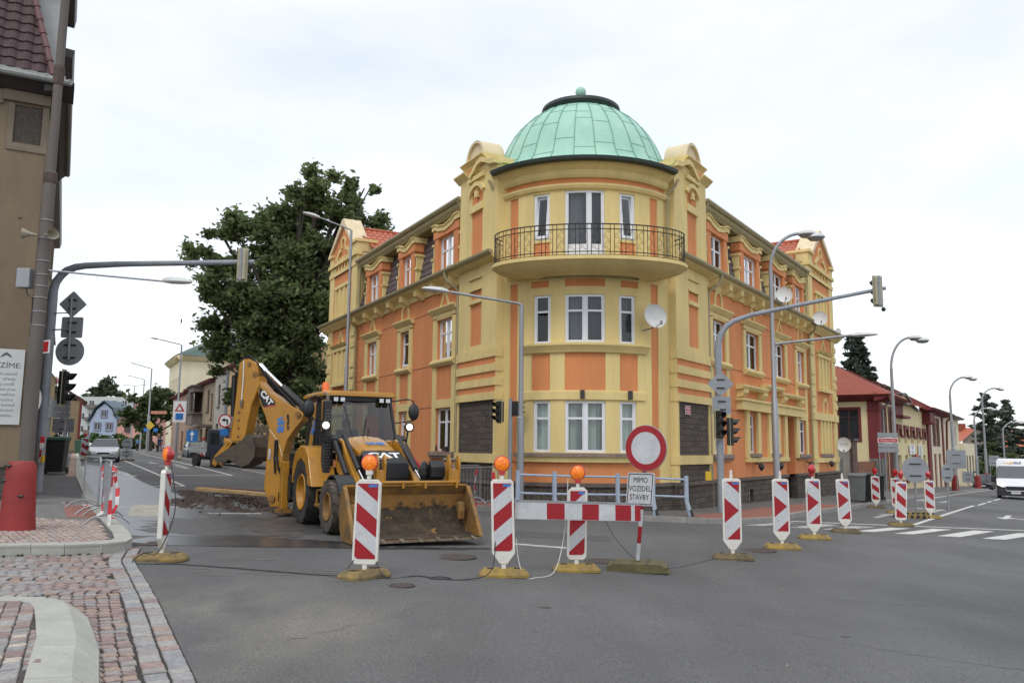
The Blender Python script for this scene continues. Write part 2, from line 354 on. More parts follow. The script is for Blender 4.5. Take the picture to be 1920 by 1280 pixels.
# painted tactile band and sandy strip at the foot of the kerb
ribbon([(-15.1, 29.6), (-23.3, 45.3), (-34.4, 66.5), (-45, 87)], .25, .55, .1, .13, 'tactile_paving', mat('pink kerb strip', (.32, .22, .17), .9, .2, 3), 2)
# --- setts: every stone a chamfered block, tinted one by one
def settmat(name):
    m = bpy.data.materials.new(name); m.use_nodes = True; nt = m.node_tree; nd = nt.nodes; p = nd['Principled BSDF']; l = nt.links.new
    a = nd.new('ShaderNodeAttribute'); a.attribute_name = 'tint'; tc = nd.new('ShaderNodeTexCoord')
    n = nd.new('ShaderNodeTexNoise'); n.inputs['Scale'].default_value = 28; n.inputs['Detail'].default_value = 5; l(tc.outputs['Object'], n.inputs['Vector'])
    r = nd.new('ShaderNodeMapRange'); r.inputs['From Min'].default_value = .3; r.inputs['From Max'].default_value = .7; r.inputs['To Min'].default_value = .75; r.inputs['To Max'].default_value = 1.25; l(n.outputs['Fac'], r.inputs['Value'])
    s = nd.new('ShaderNodeVectorMath'); s.operation = 'SCALE'; l(a.outputs['Color'], s.inputs[0]); l(r.outputs[0], s.inputs['Scale']); l(s.outputs[0], p.inputs['Base Color'])
    p.inputs['Roughness'].default_value = .62
    b = nd.new('ShaderNodeBump'); b.inputs['Strength'].default_value = .6; b.inputs['Distance'].default_value = .01; l(n.outputs['Fac'], b.inputs['Height']); l(b.outputs[0], p.inputs['Normal']); return m
M_sett = settmat('setts')
REDS = [(.24, .168, .15), (.275, .20, .18), (.215, .155, .142), (.285, .21, .17), (.26, .23, .215), (.23, .215, .21)]
GRYS = [(.27, .265, .26), (.23, .23, .235), (.30, .29, .27), (.26, .235, .22)]
def inpoly(x, y, P):
    c = False; j = len(P)-1
    for i in range(len(P)):
        if (P[i][1] > y) != (P[j][1] > y) and x < (P[j][0]-P[i][0])*(y-P[i][1])/(P[j][1]-P[i][1])+P[i][0]: c = not c
        j = i
    return c
def setts(name, stones, base):
    """stones: (x, y, half length, half width, angle, colour)"""
    V = []; Fc = []; C = []
    for x, y, hl, hw, an, col in stones:
        ca, sa = math.cos(an), math.sin(an); k = len(V); z = H(x)+base+random.uniform(-.004, .004); tl = random.uniform(-.03, .03)
        ins = min(hl, hw)*.12
        q = [(-hl, -hw), (hl, -hw), (hl, hw), (-hl, hw)]; q = [(a+random.uniform(-.07, .07)*hl, c+random.uniform(-.07, .07)*hw) for a, c in q]
        for dz, f in ((-.03, 1), (0, 1), (.008, 1-ins/min(hl, hw))):
            for a, c in q: V.append((x+(a*f)*ca-(c*f)*sa, y+(a*f)*sa+(c*f)*ca, z+dz+tl*a))
        for r in (0, 4):
            for i in range(4): Fc.append([k+r+i, k+r+(i+1) % 4, k+r+4+(i+1) % 4, k+r+4+i])
        Fc.append([k+8, k+9, k+10, k+11]); C += [col]*12
    me = bpy.data.meshes.new(name); me.from_pydata(V, [], Fc); me.materials.append(M_sett)
    at = me.color_attributes.new('tint', 'FLOAT_COLOR', 'POINT'); at.data.foreach_set('color', np.array([(*c, 1) for c in C], dtype=np.float32).ravel())
    o = bpy.data.objects.new(name, me); COL.objects.link(o); o['kind'] = 'structure'; return o
edge = [(-5.38, 12.35), (-4.95, 11.2), (-4.4, 10.2), (-3.51, 8.57), (-2.8, 7.2), (-2.14, 5.94), (-1.5, 4.6), (-.9, 3.2)]   # where setts meet the asphalt
isl = [(-10, 7.6), (-4.7, 7.92), (-4.28, 7.98), (-3.95, 7.85), (-3.72, 7.55), (-3.45, 7.1), (-3.1, 6.5), (-2.77, 5.83), (-2.3, 4.9), (-1.7, 3.6)]  # island kerb, outer side
area = edge+[(-1.7, 3.2)]+isl[::-1]+[(-10, 10)]+kl[1:7]
sheet('sett_bedding', area, .006, mat('sand joints', (.035, .031, .028), .95, .3, 8, bump=.6))
st = []
R = random.random
# two rows along the asphalt edge
E2 = resample(edge, .02)
for row, (o_, w_) in enumerate(((.085, .07), (.25, .075))):
    dacc = 0; i = 0
    while i < len(E2)-12:
        ln = random.choice((8, 9, 10, 7)); a, c = E2[i], E2[min(i+ln, len(E2)-1)]; t = (c-a); L_ = t.length; t.normalize(); n = Vector((-t.y, t.x)); mdl = (a+c)/2+n*(-o_)
        st.append((mdl.x, mdl.y, L_/2-.008, w_, math.atan2(t.y, t.x), random.choice(GRYS if R() < .8 else REDS))); i += ln
# segmental arcs over the rest
iarea = [(p.x, p.y) for p in [Vector(q)+Vector((-.36, -.05)) for q in edge]]+[(-2.0, 3.2)]+[(x-.06, y-.03) for x, y in isl[::-1]]+[(-10, 10)]+[(x, y-.03) for x, y in kl[1:7]]
dirA = Vector((.46, -.888)); dirB = Vector((.888, .46))  # along the road edge / across
for bi in range(-9, 20):
    for k in range(-60, 80):
        # bands 1.15 m wide, courses curved inside each band
        nst = 10
        for j in range(nst):
            s = (j+.5)/nst-.5; across = bi*1.15+s*1.15; sw = bi <= 0; c0 = Vector((-4, 9))
            p = c0+dirA*(across*.9)+dirB*(k*.125+s*s*1.7-1) if sw else c0+dirB*((bi-11)*1.1+s*1.1)+dirA*(k*.135-s*s*.25)
            if ((p-c0).dot(dirA) < 0) != sw: continue
            x, y = p.x, p.y
            if not inpoly(x, y, iarea) or y < 3.4: continue
            an = (math.atan2(dirA.y, dirA.x)+math.atan(3.0*s)) if sw else math.atan2(dirB.y, dirB.x)+math.atan(-.5*s)
            pal = REDS if (math.sin(x*1.3+y*.7)+R()*1.6) > .35 else GRYS
            st.append((x+random.uniform(-.006, .006), y+random.uniform(-.006, .006), .0505+random.uniform(-.007, .003), .0555+random.uniform(-.008, .002), an+random.uniform(-.06, .06), random.choice(pal)))
setts('setts', st, .012)
# island: pale sloping kerb and small setts inside
ribbon(isl[::-1], .0, -.0001, 0, .0, 'island_edge', M_kerb2) if False else None
def island_kerb():
    P = resample(isl, .12); b = MB(); sec = []
    for i, p in enumerate(P):
        t = (P[min(i+1, len(P)-1)]-P[max(i-1, 0)]).normalized(); n = Vector((-t.y, t.x)); q = []
        for w, z in ((0, -.02), (0, .05), (-.16, .155), (-.42, .165), (-.42, .0)): a = p+n*w; q.append((a.x, a.y, H(a.x)+z))
        sec.append(q)
    for i, (a, c) in enumerate(zip(sec, sec[1:])):
        g = .03 if i % 7 == 0 else 0.; a = [tuple(Vector(u).lerp(Vector(w), g)) for u, w in zip(a, c)]
        b.add(a+c, [[j, j+1, 6+j, 5+j] for j in range(4)])
    return struct(b.build('kerb', M_kerb2))
island_kerb()
def offs(pts, w):
    P = resample(pts, .25); o = []
    for i, p in enumerate(P): t = (P[min(i+1, len(P)-1)]-P[max(i-1, 0)]).normalized(); o.append((p.x-t.y*w, p.y+t.x*w))
    return o
ii = offs(isl, -.40)
sheet('sett_bedding', ii+[(-10, 3.3)], .145, mat('sand joints pale', (.07, .06, .055), .95, .3, 8))
st = []
for i in range(-10, 75):
    for j in range(-30, 50):
        p = Vector((-3.4, 7.2))+dirA*(j*.105+random.uniform(-.006, .006))-dirB*(i*.118)
        q = (p.x, p.y)
        if inpoly(q[0], q[1], ii+[(-10, 3.3)]) and q[0] > -6.2: st.append((q[0], q[1], .056+random.uniform(-.006, .001), .049+random.uniform(-.006, .002), math.atan2(dirB.y, dirB.x)+random.uniform(-.05, .05), random.choice(REDS+GRYS+REDS+[(.42, .37, .31), (.36, .27, .22)])))
setts('setts', st, .152)
# mosaic of small setts on the corner pavement, diagonal
cm = [(-9.6, 10.2), (-7.6, 10.85), (-6.66, 11.3), (-6.2, 11.6), (-5.9, 11.8), (-5.8, 12.1), (-5.95, 12.5), (-6.4, 13.3), (-7.2, 14.75), (-12, 14.75), (-15, 13), (-15, 9)]
sheet('sett_bedding', cm, .126, mat('sand joints red', (.075, .06, .055), .95, .3, 8))
st = []
for i in range(-70, 70):
    for j in range(-70, 70):
        a = math.radians(38); x = -8+(i*math.cos(a)-j*math.sin(a))*.088+random.uniform(-.004, .004); y = 12.5+(i*math.sin(a)+j*math.cos(a))*.088
        if x > -11.5 and inpoly(x, y, cm): st.append((x, y, .037, .037, a+random.uniform(-.12, .12), random.choice([(.36, .26, .22), (.30, .20, .17), (.40, .33, .28), (.27, .22, .2), (.34, .3, .27)])))
setts('setts', st, .128)
# interlocking grey bricks behind, red tactile strip
b = [(-7.25, 14.8), (-9.6, 19.3), (-11.3, 20.2), (-11.0, 18.2), (-13.5, 14.8)]
def brickmat(name, c, bw, rh):
    m = bpy.data.materials.new(name); m.use_nodes = True; nt = m.node_tree; nd = nt.nodes; p = nd['Principled BSDF']; l = nt.links.new; tc = nd.new('ShaderNodeTexCoord')
    mp = nd.new('ShaderNodeMapping'); mp.inputs['Rotation'].default_value = (0, 0, math.radians(28)); l(tc.outputs['Object'], mp.inputs[0])
    br = nd.new('ShaderNodeTexBrick'); br.inputs['Scale'].default_value = 1; br.inputs['Brick Width'].default_value = bw; br.inputs['Row Height'].default_value = rh; br.inputs['Mortar Size'].default_value = .006
    br.inputs['Color1'].default_value = (*[x*.85 for x in c], 1); br.inputs['Color2'].default_value = (*[x*1.15 for x in c], 1); br.inputs['Mortar'].default_value = (*[x*.45 for x in c], 1); l(mp.outputs[0], br.inputs['Vector']); l(br.outputs[0], p.inputs['Base Color'])
    p.inputs['Roughness'].default_value = .85; return m
sheet('brick_paving', b, .127, brickmat('grey block paving', (.17, .165, .155), .2, .1))
sheet('tactile_paving', [(-7.35, 15.3), (-8.75, 17.7), (-9.3, 17.5), (-7.95, 15.1)], .131, brickmat('red block paving', (.27, .12, .09), .2, .1))
# --- road markings
def mk(poly, m=M_paint, off=.005, name='road_marking'): return sheet(name, poly, off, m)
def stripe(a, b_, w, m=M_paint): ribbon([a, b_], -w/2, w/2, .001, .006, 'road_marking', m, 3)
for q in ([(6.1, 21.75), (7.0, 22.5), (7.6, 22.15), (6.75, 21.4)],):
    pass
# zebra: stripes run along the street, the crossing runs across it
zb = Vector((7.3, 21.9)); za = Vector((.835, -.0))
for k, q in enumerate(([(5.9, 21.35), (6.5, 21.5), (7.8, 22.95), (7.4, 22.94)], [(7.05, 21.28), (7.52, 21.3), (8.91, 22.82), (8.4, 22.85)], [(7.8, 21.14), (8.26, 21.11), (9.84, 22.68), (9.3, 22.73)], [(8.58, 21.01), (9.06, 21.0), (10.79, 22.69), (10.2, 22.66)], [(9.45, 20.79), (9.96, 20.82), (12.03, 22.96), (11.5, 22.95)], [(10.4, 20.6), (10.98, 20.6), (13.2, 22.98), (12.6, 22.96)], [(11.42, 20.45), (11.96, 20.4), (14.3, 22.74), (13.72, 22.76)], [(12.5, 20.3), (13.1, 20.2), (15.5, 22.6), (14.9, 22.65)])):
    mk(q, M_paint if k > 2 else M_paint_worn)
stripe((7.8, 23.5), (10.5, 23.55), .15); stripe((10.5, 23.55), (14.5, 23.85), .15); stripe((14.5, 23.85), (22, 24.6), .15)
stripe((11.56, 24.15), (21.45, 38.9), .14)
for a, c in (((22.04, 39.6), (24.2, 42.8)), ((25.0, 44.0), (26.4, 46.1)), ((27.4, 47.6), (30.1, 51.6)), ((32, 54.5), (35, 59)), ((38, 63), (41, 68))): stripe(a, c, .13)
def arrow(x, y, az, s=1., turn=0, m=M_paint_worn):
    t = Vector((math.sin(az), math.cos(az))); n = Vector((t.y, -t.x)); P = lambda a, b_: tuple(Vector((x, y))+t*a*s+n*b_*s)
    mk([P(-1.6, -.09), P(-1.6, .09), P(.4, .09), P(.4, -.09)], m)
    if turn: mk([P(.2, .09*turn), P(.42, .09*turn), P(1.0, .6*turn), P(1.5, .75*turn), P(.9, 1.0*turn), P(.35, .8*turn), P(.7, .65*turn)], m, .007)
    mk([P(.4, -.32), P(.4, .32), P(1.5, 0)], m, .006)
azR = math.radians(33.69); azL = math.radians(-28.35)
arrow(12.4, 27.9, azR, 1, 0); arrow(21.5, 41.6, azR+math.pi, 1, 1); arrow(16.5, 32.5, azR, 1, -1)
arrow(17.8, 30.2, azR+math.pi, 1, -1, M_paint); arrow(25.5, 38.8, azR+math.pi, 1, 0, M_paint); arrow(30, 47, azR+math.pi, 1, 0); arrow(25, 50, azR, 1, 0)
stripe((-12.73, 26.6), (-10.91, 28.01), .14); stripe((-10.91, 28.01), (-26.75, 57.6), .13); stripe((-26.75, 57.6), (-38, 79), .12)
stripe((-14.3, 35.6), (-12.45, 37.39), .14); stripe((-12.45, 37.39), (-24.9, 61.0), .13); stripe((-24.9, 61.0), (-40, 90), .12)
arrow(-21.0, 44.3, azL+math.pi, 1.2, 0, M_paint); arrow(-15.8, 34.6, azL+math.pi, 1.1, 1, M_paint); arrow(-19.5, 49, azL+math.pi, 1.2, 1); arrow(-22.5, 52.5, azL+math.pi, 1.2, 0); arrow(-17.8, 45.5, azL, 1.2, 0)
stripe((-9.3, 18.9), (-7.75, 19.7), .2, M_paint_worn)
mk([(-8.95, 19.95), (-8.3, 20.25), (-7.2, 17.35), (-7.75, 17.0)], M_paint_ylw); stripe((-6.6, 18.4), (-5.6, 18.9), .2, M_paint_worn)
sheet('stain', blob((-5.4, 16.3), 1.5, 2.3, 40, .3, .3), .0045, M_stain) if 0 else None
# stop line right of the digger and pale scrape
stripe((-.2, 15.3), (1.3, 14.8), .2, M_paint_worn)
# cracks, sealed seams and tyre sweeps in the old asphalt
M_crack = mat('open crack', (.035, .034, .033), .95, .2, 9); M_patch = mat('newer asphalt patch', (.078, .078, .079), .85, .15, 1.5, bump=.5, bscale=110, fine=.3); M_sweep = mat('rubbed tyre track', (.070, .069, .069), .7, .2, 2, fine=.3, bscale=100)
def crack(pts, w=.0045, j=.05):
    P = resample(pts, .12); b = MB(); q = [(p.x+random.uniform(-j, j), p.y+random.uniform(-j, j), w*random.uniform(.3, 1.3)) for p in P]
    for (x, y, a), (x2, y2, c) in zip(q, q[1:]): b.add([(x, y-a, H(x)+.0045), (x2, y2-c, H(x2)+.0045), (x2, y2+c, H(x2)+.0045), (x, y+a, H(x)+.0045)], [[0, 1, 2, 3]])
    struct(b.build('crack', M_crack, fix=False))
for c in ([(1.6, 9.2), (2.6, 8.6), (3.8, 7.6), (4.9, 7.1)], [(3.9, 10.6), (5.4, 10.3), (7.0, 9.2), (8.6, 8.9)], [(-1.9, 7.2), (-1.2, 8.3), (-.9, 9.3)], [(-.2, 6.3), (.9, 6.0), (1.5, 5.4)]): crack(c)
def sweep(c, r, a0, a1, w):
    n = 40; o = [(c[0]+(r+w/2)*math.cos(a), c[1]+(r+w/2)*math.sin(a)) for a in [math.radians(a0+(a1-a0)*i/n) for i in range(n+1)]]; i_ = [(c[0]+(r-w/2)*math.cos(a), c[1]+(r-w/2)*math.sin(a)) for a in [math.radians(a0+(a1-a0)*i/n) for i in range(n+1)]]
    return o+i_[::-1]
sheet('asphalt_patch', [(-.2, 16.6), (1.9, 16.2), (2.1, 17.2), (.1, 17.7)], .003, M_patch)
def blob(c, rx, ry, n=28, j=.25, rot=0):
    o = []
    for i in range(n):
        a = 2*math.pi*i/n; r = 1+random.uniform(-j, j); x, y = rx*r*math.cos(a), ry*r*math.sin(a); o.append((c[0]+x*math.cos(rot)-y*math.sin(rot), c[1]+x*math.sin(rot)+y*math.cos(rot)))
    return o
# wet ground where water runs out of the dig along the kerb, patches near the bucket
struct(sheet('puddle', [(-6.1, 13.9), (-5.0, 14.3), (-3.9, 14.7), (-3.3, 15.6), (-4.3, 16.9), (-5.4, 17.6), (-6.1, 18.9), (-6.9, 20.6), (-8.6, 22.2), (-9.5, 24.0), (-11.6, 27.2), (-13.0, 29.6), (-17, 37), (-21.2, 43.5), (-23.6, 46.6), (-20.5, 39.3), (-15.8, 30.3), (-13, 25.2), (-9.9, 19.4), (-8.0, 16.2), (-6.75, 14.2)], .0035, mat('thin water film', (.045, .046, .05), .33, col2=(.10, .10, .105), scale=.5, detail=1, bump=0, stretch=(1, .45, 1))))
struct(sheet('puddle', [(-6.05, 13.1), (-5.2, 12.9), (-4.1, 13.1), (-3.0, 13.4), (-2.2, 13.55), (-2.0, 13.9), (-2.7, 14.3), (-4, 14.5), (-5.1, 14.3), (-5.9, 13.85)], .006, M_wet))
struct(sheet('puddle', blob((-1.3, 14.0), 1.2, .18, 26, .3, .35), .004, M_wet))
M_stain = mat('dark damp stain', (.035, .033, .032), .5, col2=(.075, .07, .065), scale=4, bump=.3, bscale=60)
sheet('stain', blob((-5.3, 14.9), 1.3, .5, 34, .35), .0065, M_stain); sheet('stain', blob((-5.3, 16.6), 1.5, 1.5, 44, .3, .3), .0055, M_stain)
M_scr = mat('dusty tyre marks', (.15, .135, .11), .9, col2=(.22, .20, .165), scale=5)
for i in range(26):
    x = random.uniform(-4.2, -1.6); y = 10.4+(x+4.2)*.35+random.uniform(-.9, 1.3); a = .25+random.uniform(-.1, .1); l_ = random.uniform(.12, .5)
    sheet('tyre_mark', [(x, y), (x+l_*math.cos(a), y+l_*math.sin(a)), (x+l_*math.cos(a)+.01, y+l_*math.sin(a)+random.uniform(.02, .05)), (x+.02, y+.03)], .0045, M_scr)
for x, y, r_ in ((5.9, 9.7, .05), (.4, 9.3, .04), (3.3, 8.4, .03), (7.6, 11.8, .07)): sheet('stain', blob((x, y), r_*1.6, r_, 22, .35), .0042, M_stain)
# manhole covers
M_iron = mat('rusty cast iron', (.06, .045, .038), .8, .3, 12, bump=.8, bscale=50)
def manhole(x, y, r, lb):
    t = thing('manhole_cover', lb, 'manhole cover', (x, y, H(x)))
    b = MB(); b.lathe([(0, .008), (r*.82, .008), (r*.84, .004)], (0, 0, 0), 28); b.build('lid', M_iron, t)
    b = MB(); b.lathe([(r*.86, .004), (r*.88, .010), (r, .010), (r, .0)], (0, 0, 0), 28); b.build('rim', M_iron, t)
manhole(-.85, 13.05, .34, 'rusty round manhole cover in the road in front of the digger bucket')
manhole(1.45, 13.3, .3, 'rusty round manhole cover behind the beacon with the plank barrier')
manhole(4.6, 15.7, .33, 'rusty round manhole cover beside the two nearest arrow beacons')
manhole(-1.3, 10.25, .16, 'small iron valve cover in the asphalt right of the nearest striped beacon')
manhole(-5.55, 13.0, .26, 'dark drain cover at the tip of the curved corner kerb')
# --- the dig: spoil, pit edge and planks (one soil object: nobody could count it)
def soil():
    b = MB(); n, m_ = 56, 34; V = []
    for j in range(m_+1):
        for i in range(n+1):
            u, v = i/n, j/m_; x = -8.2+u*4.1+v*-2.4; y = 19.2+v*7.0+u*-1.2
            e = min(u, 1-u, v, 1-v)*4; k = min(1, e)
            r = .05*math.sin(x*2.1)*math.sin(y*1.3+x)+.04*math.sin(x*5.3+y*3.1)+.05*random.uniform(-1, 1)
            z = k*(.05+r)-.02
            V.append((x, y, H(x)+z))
    b.add(V, [[j*(n+1)+i, j*(n+1)+i+1, (j+1)*(n+1)+i+1, (j+1)*(n+1)+i] for j in range(m_) for i in range(n)])
    for k in range(900):
        u, v = random.gauss(.6, .17), random.gauss(.5, .2); x = -8.2+u*4.1-v*2.4; y = 19.2+v*7.0-u*1.2
        s = random.choice((.015, .02, .03, .05)); z = H(x)+random.uniform(0, .08)*(1 if 0 < u < 1 and 0 < v < 1 else .1)
        q = [(x+random.uniform(-s, s), y+random.uniform(-s, s), z+random.uniform(-s*.3, s)) for _ in range(5)]
        b.add(q, [[0, 1, 2], [0, 2, 3], [0, 3, 1], [1, 2, 4], [2, 3, 4], [1, 3, 4]])
    o = b.build('soil', M_dirt, smooth=False); o['kind'] = 'stuff'; return o
soil()
M_plank = mat('fresh planks', (.42, .28, .13), .8, .2, 3, bump=.4, bscale=30, stretch=(.5, 4, 4), fine=.1)
def plank(name, a, c, w, h, lb, m=M_plank):
    a, c = Vector(a), Vector(c); b = MB(); t = (c-a).normalized(); n = t.cross(Vector((0, 0, 1))).normalized(); up = n.cross(t)
    F = lambda x, y, z: tuple(a+t*x+n*y+up*z); L_ = (c-a).length
    b.box(0, L_*.52, -w/2, w/2, 0, h, F); b.box(L_*.525, L_, -w/2+.01, w/2+.012, -.008, h-.008, F)
    return tag(b.build(name, m, None, bevel=.008), lb, 'plank')
plank('wooden_beam', (-8.45, 22.6, .50), (-5.5, 21.9, .36), .18, .09, 'pale squared timber beam lying over the dug up soil behind the digger')
plank('wooden_plank', (-9.4, 25.2, .44), (-6.4, 24.6, .38), .2, .04, 'flat muddy plank on the soil farther behind the timber beam', mat('muddy planks', (.16, .10, .07), .9, .25, 4, bump=.4))
# broken edge of the opened asphalt
# grass verge and hedge ground far left
sheet('verge', [(-110, 128), (-58, 128), (-62, 142), (-112, 142)], .1, M_grass, step=4)
# ================================================================ CORNER HOUSE
M_or = mat('orange render', (.63, .24, .09), .9, .10, 1.2, bump=.25, bscale=55, fine=.05, stretch=(1.5, 1.5, .3))
M_ye = mat('yellow render', (.69, .54, .235), .9, .10, 1.2, bump=.25, bscale=55, fine=.05, stretch=(1.5, 1.5, .3))
M_groove = mat('painted groove shade', (.30, .11, .05), .95, 0)  # darker orange strips: the shade inside the wall grooves is painted on
M_stone = stonemat('dark quarry stone', (.070, .055, .044), (.115, .092, .075), .46, .17)
M_ledge = mat('dark stone ledge', (.125, .098, .085), .9, .25, 3, bump=.5, bscale=30)
M_sill = mat('sandstone sill', (.24, .18, .145), .9, .2, 4, bump=.4, bscale=40)
M_white = mat('white window plastic', (.70, .71, .73), .35, .04, 3)
M_glass = glassmat('window glass')
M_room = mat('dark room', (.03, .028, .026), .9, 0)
M_curt = mat('net curtain', (.40, .45, .42), .9, .05, 3)
M_curt2 = mat('thin curtain', (.12, .125, .14), .9, .2, 7, stretch=(5, 5, .5))
M_tile = mat('brown roof tiles', (.075, .048, .044), .55, .3, 5, bump=.3, bscale=30)
M_red = mat('orange roof tiles', (.40, .105, .05), .6, .22, 4, bump=.3, bscale=30)
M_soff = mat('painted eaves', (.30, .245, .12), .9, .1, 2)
M_gut = mat('painted gutter', (.33, .28, .15), .55, .12, 2)
M_ptop = mat('cream coping', (.66, .55, .36), .85, .1, 2)
M_dkflash = mat('dark flashing', (.035, .03, .028), .5, .2, 5)
def FL(u, n, z): p = L0+dL*u+nL*n; return (p.x, p.y, z)
def FR(u, n, z): p = R0+dR*u+nR*n; return (p.x, p.y, z)
TC = Vector((2.2, 26.1)); TR = 3.0; TA = math.radians(-2.67)
def FT(u, n, z):
    a = u/TR+TA; return (TC.x+(TR+n)*math.sin(a), TC.y-(TR+n)*math.cos(a), z)
house = thing('corner_house', 'orange and yellow corner house with green copper dome, round bay and dark stone base', 'house', (2.2, 30, -.3))
def HB(b, name, m, par=None, **k): return b.build(name, m, par or house, world=True, **k)
def grid_wall(b, F, u0, u1, z0, z1, holes, n=0., depth=.14, umax=9):
    """sheet with rectangular holes and their reveals (going inwards by depth)"""
    us = sorted({u0, u1, *[h[0] for h in holes], *[h[1] for h in holes]}); zs = sorted({z0, z1, *[h[2] for h in holes], *[h[3] for h in holes]})
    us = [u for u in us if u0-1e-6 <= u <= u1+1e-6]; zs = [z for z in zs if z0-1e-6 <= z <= z1+1e-6]
    for a, c in zip(us, us[1:]):
        k = max(1, math.ceil((c-a)/umax))
        for d, e in zip(zs, zs[1:]):
            mu, mz = (a+c)/2, (d+e)/2
            if any(h[0] < mu < h[1] and h[2] < mz < h[3] for h in holes): continue
            for i in range(k):
                p, q = a+(c-a)*i/k, a+(c-a)*(i+1)/k; b.quad(F(p, n, d), F(q, n, d), F(q, n, e), F(p, n, e))
    for h in holes:
        a, c, d, e = h[:4]; dp = h[4] if len(h) > 4 else depth; k = max(1, math.ceil((c-a)/umax))
        b.quad(F(a, n, d), F(a, n-dp, d), F(a, n-dp, e), F(a, n, e)); b.quad(F(c, n, d), F(c, n-dp, d), F(c, n-dp, e), F(c, n, e))
        for i in range(k):
            p, q = a+(c-a)*i/k, a+(c-a)*(i+1)/k
            b.quad(F(p, n, d), F(q, n, d), F(q, n-dp, d), F(p, n-dp, d)); b.quad(F(p, n, e), F(q, n, e), F(q, n-dp, e), F(p, n-dp, e))
def window(F, u0, u1, z0, z1, rec, cols=2, tr=.7, cur=0, tilt=0, par=None, seg=1, door=False, mat_=None, asym=0):
    """white frame (part) with its glass and curtain (sub-parts)"""
    par = par or house; n0, n1 = -rec, -rec+.055; b = MB(); w = .065
    b.box(u0, u0+w, n0, n1, z0, z1, F); b.box(u1-w, u1, n0, n1, z0, z1, F); b.box(u0+w, u1-w, n0, n1, z0, z0+w, F, seg); b.box(u0+w, u1-w, n0, n1, z1-w, z1, F, seg)
    cs = [u0+w+(u1-u0-2*w)*i/cols for i in range(cols+1)]
    if asym: cs[1] = u0+w+(u1-u0-2*w)*asym
    for c in cs[1:-1]: b.box(c-.05, c+.05, n0, n1+.004, z0+w, z1-w, F)
    zt = z0+(z1-z0)*tr
    for a, c in zip(cs, cs[1:]):
        a_ = a+(.05 if a != cs[0] else 0)+.002; c_ = c-(.05 if c != cs[-1] else 0)-.002
        if tr < 1: b.box(a_, c_, n0+.004, n1-.004, zt-.03, zt+.03, F)
        b.box(a_, a_+.03, n0+.006, n1-.008, z0+w, z1-w, F); b.box(c_-.03, c_, n0+.006, n1-.008, z0+w, z1-w, F)
        if door: b.box(a_+.03, c_-.03, n0+.01, n1-.016, z0+w, z0+.62, F)
    fr = HB(b, 'window', mat_ or M_white, par) if not isinstance(F, tuple) else None
    g = MB(); s = max(seg, 1)
    for i in range(s):
        p, q = u0+w+(u1-u0-2*w)*i/s, u0+w+(u1-u0-2*w)*(i+1)/s
        g.quad(F(p, n0+.02, z0+w), F(q, n0+.02, z0+w), F(q, n0+.02, z1-w), F(p, n0+.02, z1-w))
    g.build('pane', M_glass, fr, world=True)
    if cur:
        c_ = MB(); m = max(10, int((u1-u0)/.05)); f = lambda i: n0-.09+.018*math.sin(i*2.2)
        lo = u0 if cur != 3 else u0+(u1-u0)*.55
        for i in range(m):
            p, q = lo+(u1-lo)*i/m, lo+(u1-lo)*(i+1)/m; c_.quad(F(p, f(i), z0), F(q, f(i+1), z0), F(q, f(i+1), z1), F(p, f(i), z1))
        c_.build('curtain', M_curt if cur == 1 else M_curt2, fr, world=True)
    if tilt:  # tilted open sash
        t = MB(); G = lambda a, n, z: F(a, n1+.01+n-(z-z0)/(z1-z0)*.16, z)
        t.box(u0+.05, u0+.13, 0, .05, z0+.05, z1-.05, G); t.box(u1-.13, u1-.05, 0, .05, z0+.05, z1-.05, G); t.box(u0+.13, u1-.13, 0, .05, z0+.05, z0+.13, G); t.box(u0+.13, u1-.13, 0, .05, z1-.13, z1-.05, G)
        t.build('tilted_sash', mat_ or M_white, fr, world=True)
    return fr
def surround(F, u0, u1, z0, z1, w=.3, n=.05, rec=.14, head=True, nz=0.):
    b = MB(); b.box(u0-w, u0, -rec, n, z0, z1, F); b.box(u1, u1+w, -rec, n, z0, z1, F)
    return b
def relief(b, F, uc, z, kind, n=.05, s=1.):
    """small pediment of triangle or arch laid on the wall above a window"""
    if kind == 'tri':
        for sg in (-1, 1): b.prism([(uc+sg*.42*s, z), (uc+sg*.30*s, z), (uc, z+.50*s), (uc, z+.68*s)], -.02, n, lambda a, c, d: F(a, d, c))
    else:
        o = [(uc-.40*s, z), (uc-.40*s, z+.2*s)]+[(uc+x*s, z+.26*s+y*s) for x, y in arc((0, 0), .40, 180, 0, 12)]+[(uc+.40*s, z+.2*s), (uc+.40*s, z)]
        i = [(uc-.27*s, z), (uc-.27*s, z+.2*s)]+[(uc+x*s, z+.26*s+y*s) for x, y in arc((0, 0), .27, 180, 0, 12)]+[(uc+.27*s, z+.2*s), (uc+.27*s, z)]
        for k in range(len(o)-1): b.prism([o[k], o[k+1], i[k+1], i[k]], -.02, n, lambda a, c, d: F(a, d, c))
